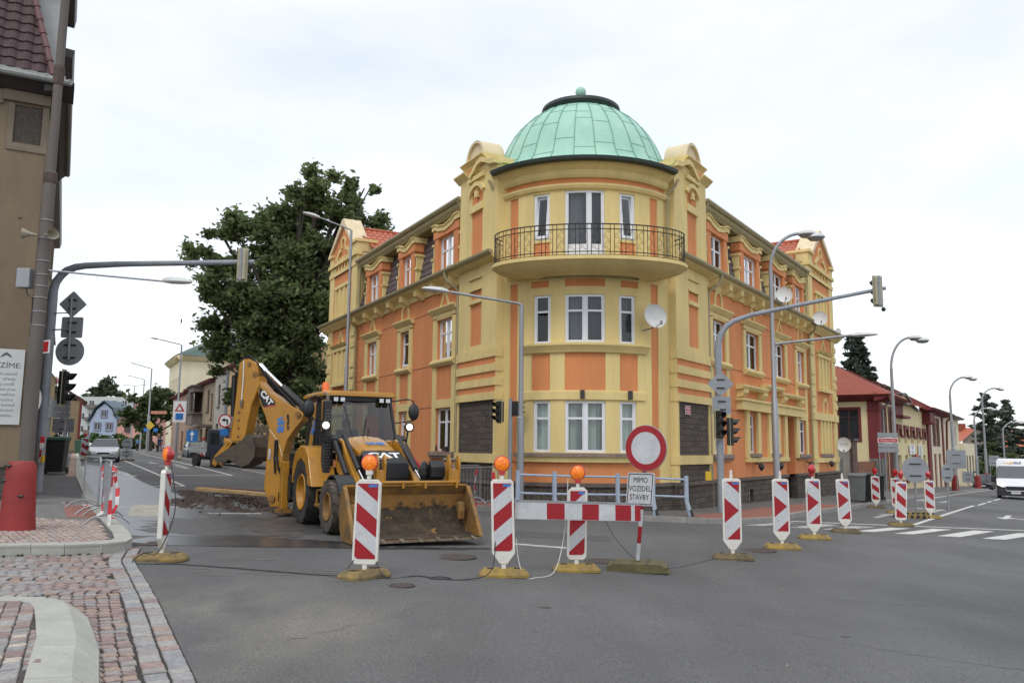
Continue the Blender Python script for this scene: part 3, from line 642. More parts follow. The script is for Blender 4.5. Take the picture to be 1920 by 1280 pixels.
def tiles(F, u0, u1, p0, p1, rows, name, m, par, wave=.22, amp=.022, world=True, th=.03, cut=None):
    """overlapping courses of wavy roof tiles between (n,z)=p0 (eave) and p1 (top)"""
    b = MB(); dn, dz = p1[0]-p0[0], p1[1]-p0[1]; ln = math.hypot(dn, dz); nx_, nz_ = dz/ln, -dn/ln
    if nz_ < 0: nx_, nz_ = -nx_, -nz_
    step = wave/4; k = max(4, int((u1-u0)/step))
    for r in range(rows):
        a0, a1 = r/rows, (r+1.12)/rows
        for i in range(k):
            ua, ub = u0+(u1-u0)*i/k, u0+(u1-u0)*(i+1)/k
            if cut and not cut((ua+ub)/2, (a0+a1)/2): continue
            q = []
            for u, a, lift in ((ua, a0, 1), (ub, a0, 1), (ub, a1, 0), (ua, a1, 0)):
                h_ = amp*math.sin(2*math.pi*(u-u0)/wave)+lift*th; q.append((u, p0[0]+dn*min(a, 1)+nx_*h_, p0[1]+dz*min(a, 1)+nz_*h_))
            b.quad(*[F(*x) for x in q]); e = [(q[1][0], q[1][1]-nx_*th*1.4, q[1][2]-nz_*th*1.4), (q[0][0], q[0][1]-nx_*th*1.4, q[0][2]-nz_*th*1.4)]
            b.quad(F(*q[0]), F(*q[1]), F(*e[0]), F(*e[1]))
    return b.build(name, m, par, world=world, fix=False)
ZB, ZC, ZE = .77, 7.45, 9.93
def pipe(F, u, n, z0, z1, r=.055, kink=None, name='downpipe'):
    b = MB(); pts = [F(u, n, z0), F(u, n, z1)]
    if kink: pts = [F(u, n, z0)]+[F(*k) for k in kink]
    b.tube(pts, r, 8)
    for i in range(int(abs(z1-z0)/1.9)): z = z0+1+i*1.9; b.lathe([(r, z-.03), (r*1.25, z-.03), (r*1.25, z+.03), (r, z+.03)], (F(u, n, 0)[0], F(u, n, 0)[1], 0), 10) if z < z1 else None
    HB(b, name, M_gut, smooth=True)
WINL = [(.68, 1.98, 'tri', 2), (4.58, 5.50, 'arch', 1), (8.22, 9.45, 'tri', 2)]
WINR = [(.62, 1.88, 'arch', 2), (4.05, 5.62, 'tri', 2), (7.70, 9.15, 'tri', 2), (11.0, 12.2, 'arch', 2)]
def facade(F, WN, uend, side):
    # windows of the three floors
    hg = [(a, c, 1.60, 3.02) for a, c, *_ in WN]; hf = [(a, c, 4.68, 6.05) for a, c, *_ in WN]
    if side == 'R':
        hg = [hg[0], (4.15, 5.05, 1.62, 3.02), (6.75, 7.6, 1.62, 3.02), hg[3]]
        door_h = (9.0, 10.35, -.25, 3.05)
    b = MB(); hs = hg+hf+([(door_h[0], door_h[1], .77, 3.05, .5)] if side == 'R' else [])
    grid_wall(b, F, 0, uend, ZB, ZC+.2, hs, 0, .16)
    HB(b, 'wall', M_or)
    b = MB()
    for z in (6.40, 4.50, 3.06):
        b.box(.02, uend, -.02, .005, z, z+.035, F)
    HB(b, 'groove_shade', M_groove)
    for i, (a, c, kd, cols) in enumerate(WN):
        cur = [2, 0, 2, 2][i]
        window(F, a, c, 4.68, 6.05, .15, cols, .66, cur, tilt=(cols == 1))
        b = surround(F, a, c, 4.62, 6.08, .29, .055, .0)
        b.box(a, c, -.1, .055, 6.055, 6.12, F); b.box(a-.30, c+.30, -.02, .07, 6.12, 6.26, F)
        b.prism([(0, 6.26), (.10, 6.26), (.22, 6.40), (.22, 6.45), (0, 6.45)], a-.42, c+.42, lambda n, z, u: F(u, n, z))
        relief(b, F, (a+c)/2, 6.45, kd)
        HB(b, 'window_surround', M_ye)
        b = MB(); b.prism([(-.13, 4.66), (.10, 4.66), (.17, 4.60), (.17, 4.54), (.08, 4.44), (-.02, 4.44)], a-.30, c+.30, lambda n, z, u: F(u, n, z)); HB(b, 'sill', M_ye)
        inset = (side == 'L') or i in (3,)
        if inset:
            b = MB()
            for s0, s1 in ((a-.29, a), (c, c+.29)): b.box(s0, s1, -.02, .045, 1.58, 4.44, F)
            b.box(a, c, -.02, .045, 3.04, 3.32, F); HB(b, 'window_surround', M_ye)
    for i, (a, c, d, e) in enumerate(hg):
        window(F, a, c, d, e, .15, 2 if (c-a) > 1.0 else 1, .68, 2 if i % 2 else 0)
        if side == 'R' and i in (0,):
            b = surround(F, a, c, 1.58, 4.44, .29, .045, .0); b.box(a, c, -.02, .045, 3.04, 3.32, F); HB(b, 'window_surround', M_ye)
        if not (side == 'R' and i in (1, 2)):
            b = MB(); b.prism([(-.14, 1.60), (.13, 1.57), (.14, 1.45), (.09, 1.43), (.09, 1.36), (-.02, 1.36)], a-.33, c+.36, lambda n, z, u: F(u, n, z)); HB(b, 'sill', M_sill)
    # base of quarry stone, with ledge and small cellar windows
    zb = -1.2
    ch = [(2.9, 3.3, .12, .5), (5.5, 5.9, .08, .46), (8.0, 8.4, .05, .42)] if side == 'R' else [(3.2, 3.7, .25, .55), (6.6, 7.1, .3, .6), (10, 10.4, .3, .6)]
    if side == 'R': ch = [(1.1, 1.6, -.02, .40), (3.9, 4.4, -.1, .34), (7.1, 7.6, -.12, .3)]
    b = MB(); hh = [x+(.2,) for x in ch]+([(9.0, 10.35, -1.2, .77, .4)] if side == 'R' else [])
    def gw():
        us = sorted({0, uend, *[h[0] for h in hh], *[h[1] for h in hh]}); zs = sorted({zb, ZB-.1, *[h[2] for h in hh], *[min(h[3], ZB-.1) for h in hh]})
        for a, c in zip(us, us[1:]):
            for d, e in zip(zs, zs[1:]):
                if any(h[0] < (a+c)/2 < h[1] and h[2] < (d+e)/2 < h[3] for h in hh): continue
                b.add([F(a, .06, d), F(c, .06, d), F(c, .06, e), F(a, .06, e)], [[0, 1, 2, 3]], [[(a, d), (c, d), (c, e), (a, e)]])
        for h in hh:
            a, c, d, e = h[:4]; e = min(e, ZB-.1)
            for (p, q, z_, y_) in ((a, a, d, e), (c, c, d, e)): b.add([F(p, .06, d), F(p, -.25, d), F(p, -.25, e), F(p, .06, e)], [[0, 1, 2, 3]], [[(0, d), (.3, d), (.3, e), (0, e)]])
            b.add([F(a, .06, d), F(c, .06, d), F(c, -.25, d), F(a, -.25, d)], [[0, 1, 2, 3]], [[(a, 0), (c, 0), (c, .3), (a, .3)]])
    gw(); HB(b, 'stone_base', M_stone)
    b = MB(); segs = [(0, uend)] if side == 'L' else [(0, 9.0), (10.35, uend)]
    for a, c in segs: b.box(a, c, -.05, .10, ZB-.1, ZB, F)
    HB(b, 'stone_ledge', M_ledge)
    for a, c, d, e in ch: window(F, a, c, d, e, .14, 1, 1, 0)
    # cornice with gutter and corbels
    b = MB(); b.prism([(-.05, ZC-.42), (.06, ZC-.42), (.10, ZC-.25), (.34, ZC-.1), (.40, ZC-.04), (.40, ZC+.02), (-.3, ZC+.06)], 0, uend, lambda n, z, u: F(u, n, z)); HB(b, 'cornice', M_ye)
    b = MB(); n_ = 8 if side == 'L' else 11
    for i in range(n_):
        u = .45+i*(uend-.9)/(n_-1); b.prism([(-.01, ZC-.47), (.12, ZC-.47), (.34, ZC-.33), (.36, ZC-.12), (-.01, ZC-.12)], u-.15, u+.15, lambda n, z, u: F(u, n, z))
    HB(b, 'corbel', M_ye)
    b = MB(); b.prism([(.38, ZC-.02), (.46, ZC-.03), (.52, ZC+.03), (.53, ZC+.09), (.50, ZC+.09), (.37, ZC+.06)], -2.9, uend+.0, lambda n, z, u: F(u, n, z)); HB(b, 'gutter', M_gut)
    b = MB(); b.prism([(.10, ZC-.16), (.20, ZC-.14), (.38, ZC-.06), (.40, ZC+.02), (.10, ZC+.06)], -2.75, .02, lambda n, z, u: F(u, n, z)); HB(b, 'cornice', M_ye)
    # steep tiled attic storey with its deep eaves
    dm = [(a-.48, c+.40) for a, c, *_ in WN]; ed = sorted([0]+[x for d in dm for x in d]+[uend])
    for a, c in zip(ed[::2], ed[1::2]):
        if c-a > .1: tiles(F, a, c, (-.0, ZC), (-.46, 9.6), 9, 'tile_hanging', M_tile, house, .24)
    b = MB()
    for a, c in dm:
        b.quad(F(a-.05, -.62, ZC), F(c+.05, -.62, ZC), F(c+.05, -.62, 9.6), F(a-.05, -.62, 9.6)) if False else None
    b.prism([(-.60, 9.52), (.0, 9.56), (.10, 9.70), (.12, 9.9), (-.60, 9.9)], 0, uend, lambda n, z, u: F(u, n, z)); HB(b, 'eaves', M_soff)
    b = MB(); b.prism([(.08, 9.84), (.16, 9.83), (.22, 9.90), (.22, 9.96), (.18, 9.96), (.06, 9.93)], 0, uend, lambda n, z, u: F(u, n, z)); HB(b, 'gutter', M_gut)
    for i, (a, c, kd, cols) in enumerate(WN):
        u0, u1 = a-.48, c+.40; uc = (u0+u1)/2
        b = MB(); grid_wall(b, F, u0+.1, u1-.1, ZC, 9.3, [(a, c, 7.55, 8.96)], .05, .2)
        for u in (u0+.1, u1-.1): b.quad(F(u, .05, ZC), F(u, -.62, ZC), F(u, -.62, 9.5), F(u, .05, 9.3))
        b.box(u0+.02, u1-.02, -.3, .08, 8.98, 9.26, F); dr = HB(b, 'dormer', M_or)
        # swagged hood
        top = [(u0-.04, 9.46), (u0+.28, 9.46), (u0+.5, 9.37), (uc, 9.28), (u1-.5, 9.37), (u1-.28, 9.46), (u1+.04, 9.46)]
        bot = [(x, z-.17) for x, z in top]
        h_ = MB()
        for k in range(len(top)-1): h_.prism([top[k], top[k+1], bot[k+1], bot[k]], -.5, .12, lambda p, q, d: F(p, d, q))
        for k in range(len(top)-1): h_.prism([(top[k][0], top[k][1]+.04), (top[k+1][0], top[k+1][1]+.04), top[k+1], top[k]], -.5, .16, lambda p, q, d: F(p, d, q))
        h_.build('hood_mould', M_ye, dr, world=True)
        for sg, e in ((-1, u0), (1, u1)):
            q = lambda x: e+sg*x; s_ = MB()
            s_.prism([(q(-.02), ZC), (q(.17), ZC), (q(.09), 8.25), (q(-.02), 8.25)], -.4, .04, lambda p, r, d: F(p, d, r))
            for w0, n0, z0, z1 in ((.15, .08, 8.25, 8.33), (.07, .02, 8.33, 8.76), (.12, .07, 8.76, 8.84)): s_.box(min(q(-.02), q(w0)), max(q(-.02), q(w0)), -.4, n0, z0, z1, F)
            s_.build('scroll_bracket', M_ye, dr, world=True)
        window(F, a, c, 7.55, 8.96, .13, cols, .66, 2 if i % 2 else 0, tilt=(i == 2 and side == 'L'), par=house)
def pier(F, u0, u1, side):
    """tall yellow pier between a facade and the round bay"""
    n = .12; cy = (u0+u1)/2; s = 1
    pa = (-1.66, -.86) ; holes = [(pa[0], pa[1], 4.85, 6.15, .05), (pa[0], pa[1], 6.30, 6.58, .05), (pa[0], pa[1], 7.62, 9.12, .05), (pa[0], pa[1], 9.36, 9.86, .05), (u0+.12, u1-.08, 1.55, 3.13, .05), (u0+.12, u1-.08, ZB, 1.28, .05)]
    b = MB(); grid_wall(b, F, u0, u1, ZB, 10.4, holes, n)
    for u in (u0, u1): b.quad(F(u, n, ZB), F(u, -1.2, ZB), F(u, -1.2, 10.4), F(u, n, 10.4))
    b.quad(F(u0, n, 10.4), F(u1, n, 10.4), F(u1, -1.2, 10.4), F(u0, -1.2, 10.4))
    HB(b, 'pier', M_ye)
    b = MB(); b.m = 0
    for h in holes[:4]: b.quad(*[F(x, n-.049, z) for x, z in ((h[0], h[2]), (h[1], h[2]), (h[1], h[3]), (h[0], h[3]))])
    for z0, z1 in ((4.20, 4.40), (3.78, 3.97), (3.36, 3.55)): b.box(u0+.02, u1-.02, n-.05, n+.006, z0, z1, F)
    HB(b, 'inset_panel', M_or)
    b = MB()
    for z0, z1 in ((4.40, 4.68), (3.97, 4.20), (3.55, 3.78), (3.13, 3.36)): b.box(u0-.03, u1+.03, -.1, n+.05, z0, z1, F)
    b.box(u0-.03, u1+.03, -.1, n+.05, 1.28, 1.55, F)
    b.prism([(pa[0]-.05, 9.13), (pa[1]+.05, 9.13), (pa[1]+.05, 9.36), (pa[0]-.05, 9.36)], n-.02, n+.05, lambda a, c, d: F(a, d, c))
    b.box(pa[0]-.04, pa[1]+.04, n-.02, n+.06, 6.94, 6.98, F)
    b.box(pa[0]-.04, pa[1]+.04, n-.02, n+.04, 6.58, 6.66, F); b.box(pa[0]-.04, pa[1]+.04, n-.02, n+.04, 6.17, 6.29, F)
    # hooded mould over the small upper panel, keystone
    A = arc((( pa[0]+pa[1])/2, 9.42), .52, 150, 30, 8); B = arc(((pa[0]+pa[1])/2, 9.42), .66, 150, 30, 8)
    for k in range(8): b.prism([A[k], A[k+1], B[k+1], B[k]], n-.02, n+.09, lambda p, q, d: F(p, d, q))
    b.box(cyk(pa)-.09, cyk(pa)+.09, n-.03, n+.07, 9.58, 9.80, F)
    b.box(pa[0]-.14, pa[1]+.14, n-.02, n+.10, 10.14, 10.28, F)
    HB(b, 'pier_band', M_ye)
    b = MB(); b.box(u0+.12, u1-.08, n-.05, n-.045, 1.55, 3.13, F); b.box(u0+.12, u1-.08, n-.05, n-.045, ZB, 1.28, F)
    b.box(u0-.02, u1+.04, -.3, n+.04, -1.2, ZB-.1, F); HB(b, 'stone_base', M_stone)
    b = MB(); b.box(u0-.03, u1+.05, -.3, n+.08, ZB-.1, ZB, F); HB(b, 'stone_ledge', M_ledge)
    # crown: ledges, curved pediment and half-round fan
    b = MB()
    def led(p, q, z, h_, pr): b.prism([(-1.1, z), (n, z), (n+pr*.6, z+h_*.5), (n+pr, z+h_*.8), (n+pr, z+h_), (-1.1, z+h_)], p, q, lambda nn, zz, u: F(u, nn, zz))
    led(-.62, u1+.18, 10.36, .22, .2); led(u0-.1, u0+.55, 10.30, .16, .12)
    b.box(-1.80, -.30, -1.1, n+.02, 10.4, 10.72, F)
    cur = [(-2.75, 10.42), (-2.35, 10.50), (-2.0, 10.66), (-1.75, 10.74), (-1.5, 10.70), (-1.2, 10.52), (-.95, 10.40)]
    for k in range(len(cur)-1): b.prism([cur[k], cur[k+1], (cur[k+1][0], cur[k+1][1]-.16), (cur[k][0], cur[k][1]-.16)], n-.1, n+.16, lambda p, q, d: F(p, d, q))
    b.prism([(u0, 10.3), (-1.75, 10.3), (-1.75, 10.62), (-2.1, 10.55), (-2.6, 10.36), (u0, 10.32)], -1.1, n+.01, lambda p, q, d: F(p, d, q))
    led(-1.86, -.22, 10.72, .15, .16)
    HB(b, 'pediment', M_ye)
    b = MB(); o = arc((-1.04, 10.87), .64, 0, 180, 18); i_ = arc((-1.04, 10.87), .55, 0, 180, 18)
    for k in range(18): b.prism([o[k], o[k+1], i_[k+1], i_[k]], -.62, n+.02, lambda p, q, d: F(p, d, q))
    b.prism(i_, -.55, n-.06, lambda p, q, d: F(p, d, q)); b.box(-1.16, -.92, n-.07, n+.03, 10.87, 11.0, F)
    fan = HB(b, 'fan_gable', M_ptop)
    b = MB(); b.box(-1.74, -.36, n-.01, n+.03, 10.52, 10.66, F); HB(b, 'inset_panel', M_or)
def cyk(pa): return (pa[0]+pa[1])/2
def pavilion(F, u0, u1, side):
    n = .12; uc = (u0+u1)/2; w = u1-u0
    sl = [(uc-.85, uc-.45), (uc-.2, uc+.2), (uc+.45, uc+.85)]
    holes = []
    b = MB(); p0, p1 = u0+.72, u1-.72
    grid_wall(b, F, u0, u1, ZB, 10.4, [(p0, p1, ZB, 3.14, .05), (p0, p1, 3.5, ZC-.3, .05), (p0, p1, ZC+.15, 9.8, .05), (p0, p1, 10.0, 10.28, .05)], n)
    for u in (u0, u1): b.quad(F(u, n, -1), F(u, -2.5, -1), F(u, -2.5, 10.4), F(u, n, 10.4))
    HB(b, 'end_pavilion', M_ye)
    b = MB(); b.box(p0, p1, -.2, n-.05, ZB, 10.3, F); HB(b, 'wall', M_or)
    b = MB(); k = n-.05
    for z0, z1, hz in ((1.6, 3.14, 0), (4.62, 6.1, 1), (ZC+.2, 9.1, 2)):
        for a, c in ((uc-1.05, uc-.88), (uc-.47, uc-.22), (uc+.22, uc+.47), (uc+.88, uc+1.05)): b.box(a, c, k-.02, n+.03, z0, z1, F)
        b.box(uc-.88, uc+.88, k, k+.02, z0, z1, F)
        if hz: b.box(uc-1.2, uc+1.2, k-.02, n+.06, z1, z1+.16, F)
        if hz == 1: b.prism([(0, 6.26), (.2, 6.3), (.3, 6.4), (0, 6.4)], uc-1.3, uc+1.3, lambda nn, z, u: F(u, nn, z)); relief(b, F, uc, 6.4, 'tri', n+.02)
        if hz == 1: b.box(uc-1.15, uc+1.15, k-.02, n+.16, 4.46, 4.62, F)
        if not hz: relief(b, F, uc, 3.5, 'arch', n+.02, 1.1); 
    b.box(u0-.03, u1+.03, -.1, n+.07, 3.14, 3.48, F); b.box(u0-.03, u1+.03, -.1, n+.05, 1.2, 1.42, F)
    b.box(u0-.03, u1+.03, -.1, n+.04, 9.80, 9.98, F); b.box(u0-.06, u1+.06, -.1, n+.10, 10.26, 10.42, F); b.box(u0-.04, u1+.04, -.1, n+.05, 4.5, 4.64, F) if False else None
    for i in range(6):
        u = p0+.1+(p1-p0-.4)*i/5; b.box(u, u+.14, k-.02, n+.02, 10.0, 10.26, F)
    for zz in (3.75, 4.2, 4.75, 5.2, 6.1, 6.6):    # quoins
        for e0, e1 in ((u0-.04, u0+.5), (u1-.5, u1+.04)): b.box(e0, e1, -.08, n+.045, zz, zz+.24, F)
    HB(b, 'pavilion_trim', M_ye)
    b = MB(); b.prism([(-.14, 1.60), (.2, 1.57), (.2, 1.45), (-.02, 1.40)], uc-1.1, uc+1.1, lambda nn, z, u: F(u, nn, z)); HB(b, 'sill', M_sill)
    b = MB(); b.box(u0, u1, -.3, n+.06, -1.5, ZB-.1, F); HB(b, 'stone_base', M_stone); b = MB(); b.box(u0-.03, u1+.05, -.3, n+.10, ZB-.1, ZB, F); HB(b, 'stone_ledge', M_ledge)
    b = MB(); b.prism([(-.05, ZC-.30), (n+.02, ZC-.30), (.40, ZC-.08), (.44, ZC+.02), (-.3, ZC+.06)], u0-.1, u1+.55, lambda nn, z, u: F(u, nn, z)); HB(b, 'cornice', M_ye)
    b = MB(); b.prism([(.40, ZC-.02), (.46, ZC-.03), (.52, ZC+.03), (.53, ZC+.09), (.50, ZC+.09), (.37, ZC+.06)], u0, u1+.6, lambda nn, z, u: F(u, nn, z)); HB(b, 'gutter', M_gut)
    # gable: corner blocks, pointed wall with thick sloping coping, small arch relief
    b = MB()
    for e0, e1 in ((u0-.02, u0+.78), (u1-.55, u1+.02)):
        top = 10.86 if e0 < uc else 10.8
        b.box(e0, e1, -.75, n+.03, 10.42, top, F); b.box(e0-.07, e1+.05, -.8, n+.12, top, top+.13, F)
    HB(b, 'gable_block', M_ye)
    za, zf = 12.22, 10.85; g0, g1 = u0+.62, u1-.05
    b = MB(); b.prism([(g0, 10.42), (g1, 10.42), (g1, zf), (uc+.06, za), (uc-.06, za), (g0, zf)], -.4, n-.02, lambda p, q, d: F(p, d, q)); HB(b, 'gable', M_or)
    b = MB()
    for e, sg in ((g0-.05, -1), (g1+.12, 1)):
        b.prism([(e, zf-.05), (e, zf+.13), (uc+sg*.13, za+.15), (uc, za+.15), (uc, za-.12)], -.62, n+.10, lambda p, q, d: F(p, d, q))
    HB(b, 'coping', M_ptop)
    b = MB(); relief(b, F, uc, 11.0, 'arch', n+.05, .8); 
    for sg in (-1, 1): b.prism([(uc+sg*.3, 11.02), (uc+sg*.7, 10.95), (uc+sg*.95, 10.7), (uc+sg*1.2, 10.68), (uc+sg*1.2, 10.56), (uc+sg*.85, 10.56), (uc+sg*.6, 10.78), (uc+sg*.3, 10.86)], n-.03, n+.05, lambda p, q, d: F(p, d, q))
    for i in range(5): u = uc-1.0+i*.45; b.box(u, u+.2, n-.03, n+.04, 10.42, 10.58, F)
    HB(b, 'relief', M_ye)
    # red tiled cross roof behind the gable
    G = lambda a, nn, z: F(nn, a, z)   # courses run along the depth
    tiles(lambda a, p, q: F(p, -a, q), .4, 7.2, (u0-1.5, 9.98), (uc, 12.0), 8, 'red_tile_roof', M_red, house, .28, .03)
    tiles(lambda a, p, q: F(p, -a, q), .4, 7.2, (u1+.2, 10.1), (uc, 12.0), 7, 'red_tile_roof', M_red, house, .28, .03)
    b = MB(); b.tube([F(uc, -.4, 12.03), F(uc, -7.2, 12.03)], .09, 8); HB(b, 'roof_ridge', M_red, smooth=True)
facade(FL, WINL, 11.0, 'L'); facade(FR, WINR, 13.1, 'R')
pier(FL, -2.66, 0, 'L'); pier(FR, -2.68, 0, 'R')
pavilion(FL, 11.0, 15.2, 'L'); pavilion(FR, 13.1, 17.85, 'R')
# right-hand doorway and its heavy entablature
b = MB()
b.box(2.95, 11.3, -.02, .22, 3.14, 3.46, FR); b.box(2.85, 11.4, -.02, .28, 3.46, 3.54, FR)
for a, c, z in ((3.0, 4.6, 3.98), (4.7, 7.0, 3.98), (7.1, 9.3, 3.98), (9.4, 11.2, 3.98)):
    pass
for u in (3.0, 5.3, 8.0, 10.6):
    b.prism([(-.01, 3.56), (.18, 3.60), (.30, 3.74), (.30, 3.84), (-.01, 3.84)], u, u+.42, lambda n, z, u_: FR(u_, n, z))
b.prism([(-.01, 3.84), (.22, 3.86), (.30, 3.95), (.30, 4.02), (-.01, 4.04)], 2.9, 5.9, lambda n, z, u_: FR(u_, n, z)); b.prism([(-.01, 3.84), (.22, 3.86), (.30, 3.95), (.30, 4.02), (-.01, 4.04)], 7.9, 11.2, lambda n, z, u_: FR(u_, n, z))
b.prism([(-.01, 4.02), (.22, 4.04), (.30, 4.13), (.30, 4.20), (-.01, 4.22)], 5.7, 8.1, lambda n, z, u_: FR(u_, n, z))
for a, c in ((3.75, 4.12), (5.08, 5.4), (6.4, 6.72), (7.62, 7.95), (8.62, 8.98), (10.37, 10.75)): b.box(a, c, -.02, .10, 1.42, 3.14, FR)
b.box(3.75, 8.98, -.02, .14, 1.30, 1.46, FR)
HB(b, 'doorway_surround', M_ye)
b = MB()
for a, c in ((4.0, 5.15), (6.6, 7.7)): b.prism([(-.14, 1.62), (.2, 1.60), (.2, 1.49), (.1, 1.46), (-.02, 1.46)], a, c, lambda n, z, u: FR(u, n, z))
HB(b, 'sill', M_sill)
b = MB(); M_door = mat('brown wooden door', (.085, .042, .025), .6, .2, 3, stretch=(8, 8, .6))
b.box(9.0, 10.35, -.48, -.42, -.3, 3.02, FR); 
for a, c in ((9.1, 9.62), (9.72, 10.25)):
    for z0, z1 in ((.0, .9), (1.05, 2.2), (2.45, 2.9)): b.box(a, c, -.42, -.395, z0, z1, FR)
dr_ = HB(b, 'door', M_door)
b = MB(); b.box(9.6, 9.63, -.395, -.34, .95, 1.1, FR); b.build('door_handle', M_dkflash, dr_, world=True)
b = MB(); b.box(8.95, 10.4, -.4, .35, -.75, -.30, FR); b.box(8.75, 10.6, .35, .75, -.8, -.42, FR); HB(b, 'doorstep', M_sill)
# stone cheeks beside the door
# ---- the round bay
D2 = math.pi/180*TR
def tb(deg): return deg*D2
b = MB()
win = [(tb(-11), tb(11), 1.62, 3.04, .12), (tb(-29.2), tb(-18.9), 1.62, 3.04, .12), (tb(18.9), tb(29.2), 1.62, 3.04, .12),
       (tb(-11), tb(11), 4.70, 6.07, .12), (tb(-29.2), tb(-18.9), 4.68, 6.07, .12), (tb(18.9), tb(29.2), 4.68, 6.07, .12),
       (tb(-11), tb(11), 6.92, 9.12, .12), (tb(-29.6), tb(-19.6), 7.70, 9.08, .14), (tb(19.6), tb(29.6), 7.70, 9.08, .14)]
pan = [(tb(-11), tb(11), 3.34, 4.40, .035), (tb(-30.4), tb(-19.2), 3.34, 4.38, .035), (tb(19.2), tb(30.4), 3.34, 4.38, .035),
       (tb(-11), tb(11), 6.30, 6.52, .035), (tb(-31), tb(-20), 6.30, 6.50, .035), (tb(20), tb(31), 6.30, 6.50, .035),
       (tb(-29.6), tb(-19.6), 7.05, 7.62, .035), (tb(19.6), tb(29.6), 7.05, 7.62, .035),
       (tb(-46.4), tb(-40.3), 1.34, 6.5, .035), (tb(40.3), tb(46.4), 1.34, 6.5, .035), (tb(-47), tb(-40.3), 7.0, 9.10, .035), (tb(40.3), tb(47), 7.0, 9.10, .035),
       (tb(-46.4), tb(46.4), ZB, 1.34, .035), (tb(-55), tb(55), 9.34, 9.48, .035)]
grid_wall(b, FT, tb(-70), tb(70), ZB, 9.9, win+pan, 0, .1, umax=.22)
HB(b, 'bay_wall', M_ye, smooth=True, auto=20)
b = MB()
for h in pan: b.box(h[0]-.01, h[1]+.01, -.06, -.034, h[2]-.01, h[3]+.01, FT, max(1, int((h[1]-h[0])/.2)))
HB(b, 'inset_panel', M_or, smooth=True, auto=20)
for i, h in enumerate(win):
    side = i % 3 != 0
    if i == 6: window(FT, h[0], h[1], h[2], h[3], .1, 2, 1, 2, seg=5, door=True, asym=.62)
    else: window(FT, h[0], h[1], h[2], h[3], .1, 1 if side else 2, .66 if i < 6 else 1, 1 if i < 3 else (2 if i in (3, 5) else 0), tilt=(i in (7, 8)), seg=1 if side else 5)
def tring(prof, a0, a1, name, m, par=None, seg=40):
    b = MB()
    P = [[FT(tb(a0+(a1-a0)*i/seg), n, z) for n, z in prof] for i in range(seg+1)]; k = len(prof)
    for p, q in zip(P, P[1:]): b.add(p+q, [[j, (j+1) % k, k+(j+1) % k, k+j] for j in range(k)])
    b.add(P[0], [list(range(k))]); b.add(P[-1], [list(range(k))]); return HB(b, name, m, par, smooth=True, auto=25)
tring([(-.02, 3.08), (.05, 3.08), (.05, 3.30), (-.02, 3.32)], -35, 35, 'bay_band', M_ye)
tring([(-.12, 4.66), (.20, 4.66), (.20, 4.60), (.10, 4.48), (.07, 4.41), (-.02, 4.41)], -36.5, 36.5, 'bay_sill', M_ye)
tring([(-.12, 1.61), (.16, 1.58), (.16, 1.49), (-.02, 1.49)], -40, 40, 'bay_sill', M_sill)
tring([(-.02, 1.49), (.10, 1.49), (.08, 1.34), (-.02, 1.34)], -39, 39, 'bay_sill', M_ye)
tring([(-.02, 9.14), (.07, 9.16), (.12, 9.24), (.12, 9.30), (-.02, 9.33)], -58, 58, 'bay_band', M_ye)
tring([(-.02, 9.49), (.05, 9.49), (.10, 9.56), (.12, 9.70), (.30, 9.84), (.34, 9.90), (-.02, 9.92)], -56, 56, 'bay_cornice', M_ye)
tring([(-.3, ZB-.1), (.10, ZB-.1), (.10, ZB), (-.3, ZB)], -64, 64, 'stone_ledge', M_ledge)
b = MB(); b.box(tb(-64), tb(64), -.3, .06, -1.0, ZB-.1, FT, 30); HB(b, 'stone_base', M_stone)
b = MB()
for a in (-1.5, 24.5): b.box(tb(a)-.06, tb(a)+.06, .05, .11, 3.10, 3.34, FT)
HB(b, 'wall_vent', M_dkflash)
# ---- dome
M_cop = mat('green copper patina', (.25, .49, .385), .5, col2=(.36, .58, .46), scale=1.1, bump=.15, bscale=20, fine=.06)
M_copd = mat('dark copper edge', (.018, .032, .028), .5, .3, 5)
prof = [(3.48, 9.93), (3.30, 10.00), (3.02, 10.16), (2.82, 10.38), (2.70, 10.62), (2.60, 10.90), (2.46, 11.22), (2.26, 11.58), (2.02, 11.90), (1.74, 12.18), (1.42, 12.42), (1.12, 12.58)]
b = MB(); NS = 28
def DC(x, y, z):   # the lowest sheets stop short against the two piers
    c, s = math.cos(TA), math.sin(TA); lx, ly = (x-TC.x)*c+(y-TC.y)*s, -(x-TC.x)*s+(y-TC.y)*c
    if z < 10.7: lx = max(-2.78, min(2.78, lx))
    return (TC.x+lx*c-ly*s, TC.y+lx*s+ly*c, z)
b.lathe(prof, (TC.x, TC.y, 0), 84, F=DC)
dome = HB(b, 'dome', M_cop, smooth=True)
b = MB()
for k in range(NS):
    a = 2*math.pi*(k+.3)/NS; b.tube([DC(TC.x+(r+.012)*math.cos(a), TC.y+(r+.012)*math.sin(a), z+.006) for r, z in prof[1:]], .011, 5)
b.build('standing_seam', mat('seam copper', (.16, .33, .255), .6, .2, 4), dome, world=True)
b = MB()
for k in range(NS):
    a0, a1 = 2*math.pi*(k+.3)/NS, 2*math.pi*(k+1.3)/NS
    for j in (3+(k % 2), 6+(k*2 % 3), 8+(k % 2)):
        f = random.uniform(0, 1); r = prof[j][0]*(1-f)+prof[j+1][0]*f; z = prof[j][1]*(1-f)+prof[j+1][1]*f
        b.tube([(TC.x+(r+.008)*math.cos(a0+(a1-a0)*t/4), TC.y+(r+.008)*math.sin(a0+(a1-a0)*t/4), z) for t in range(5)], .006, 4)
b.build('cross_seam', mat('seam copper thin', (.20, .41, .315), .6, .2, 4), dome, world=True)
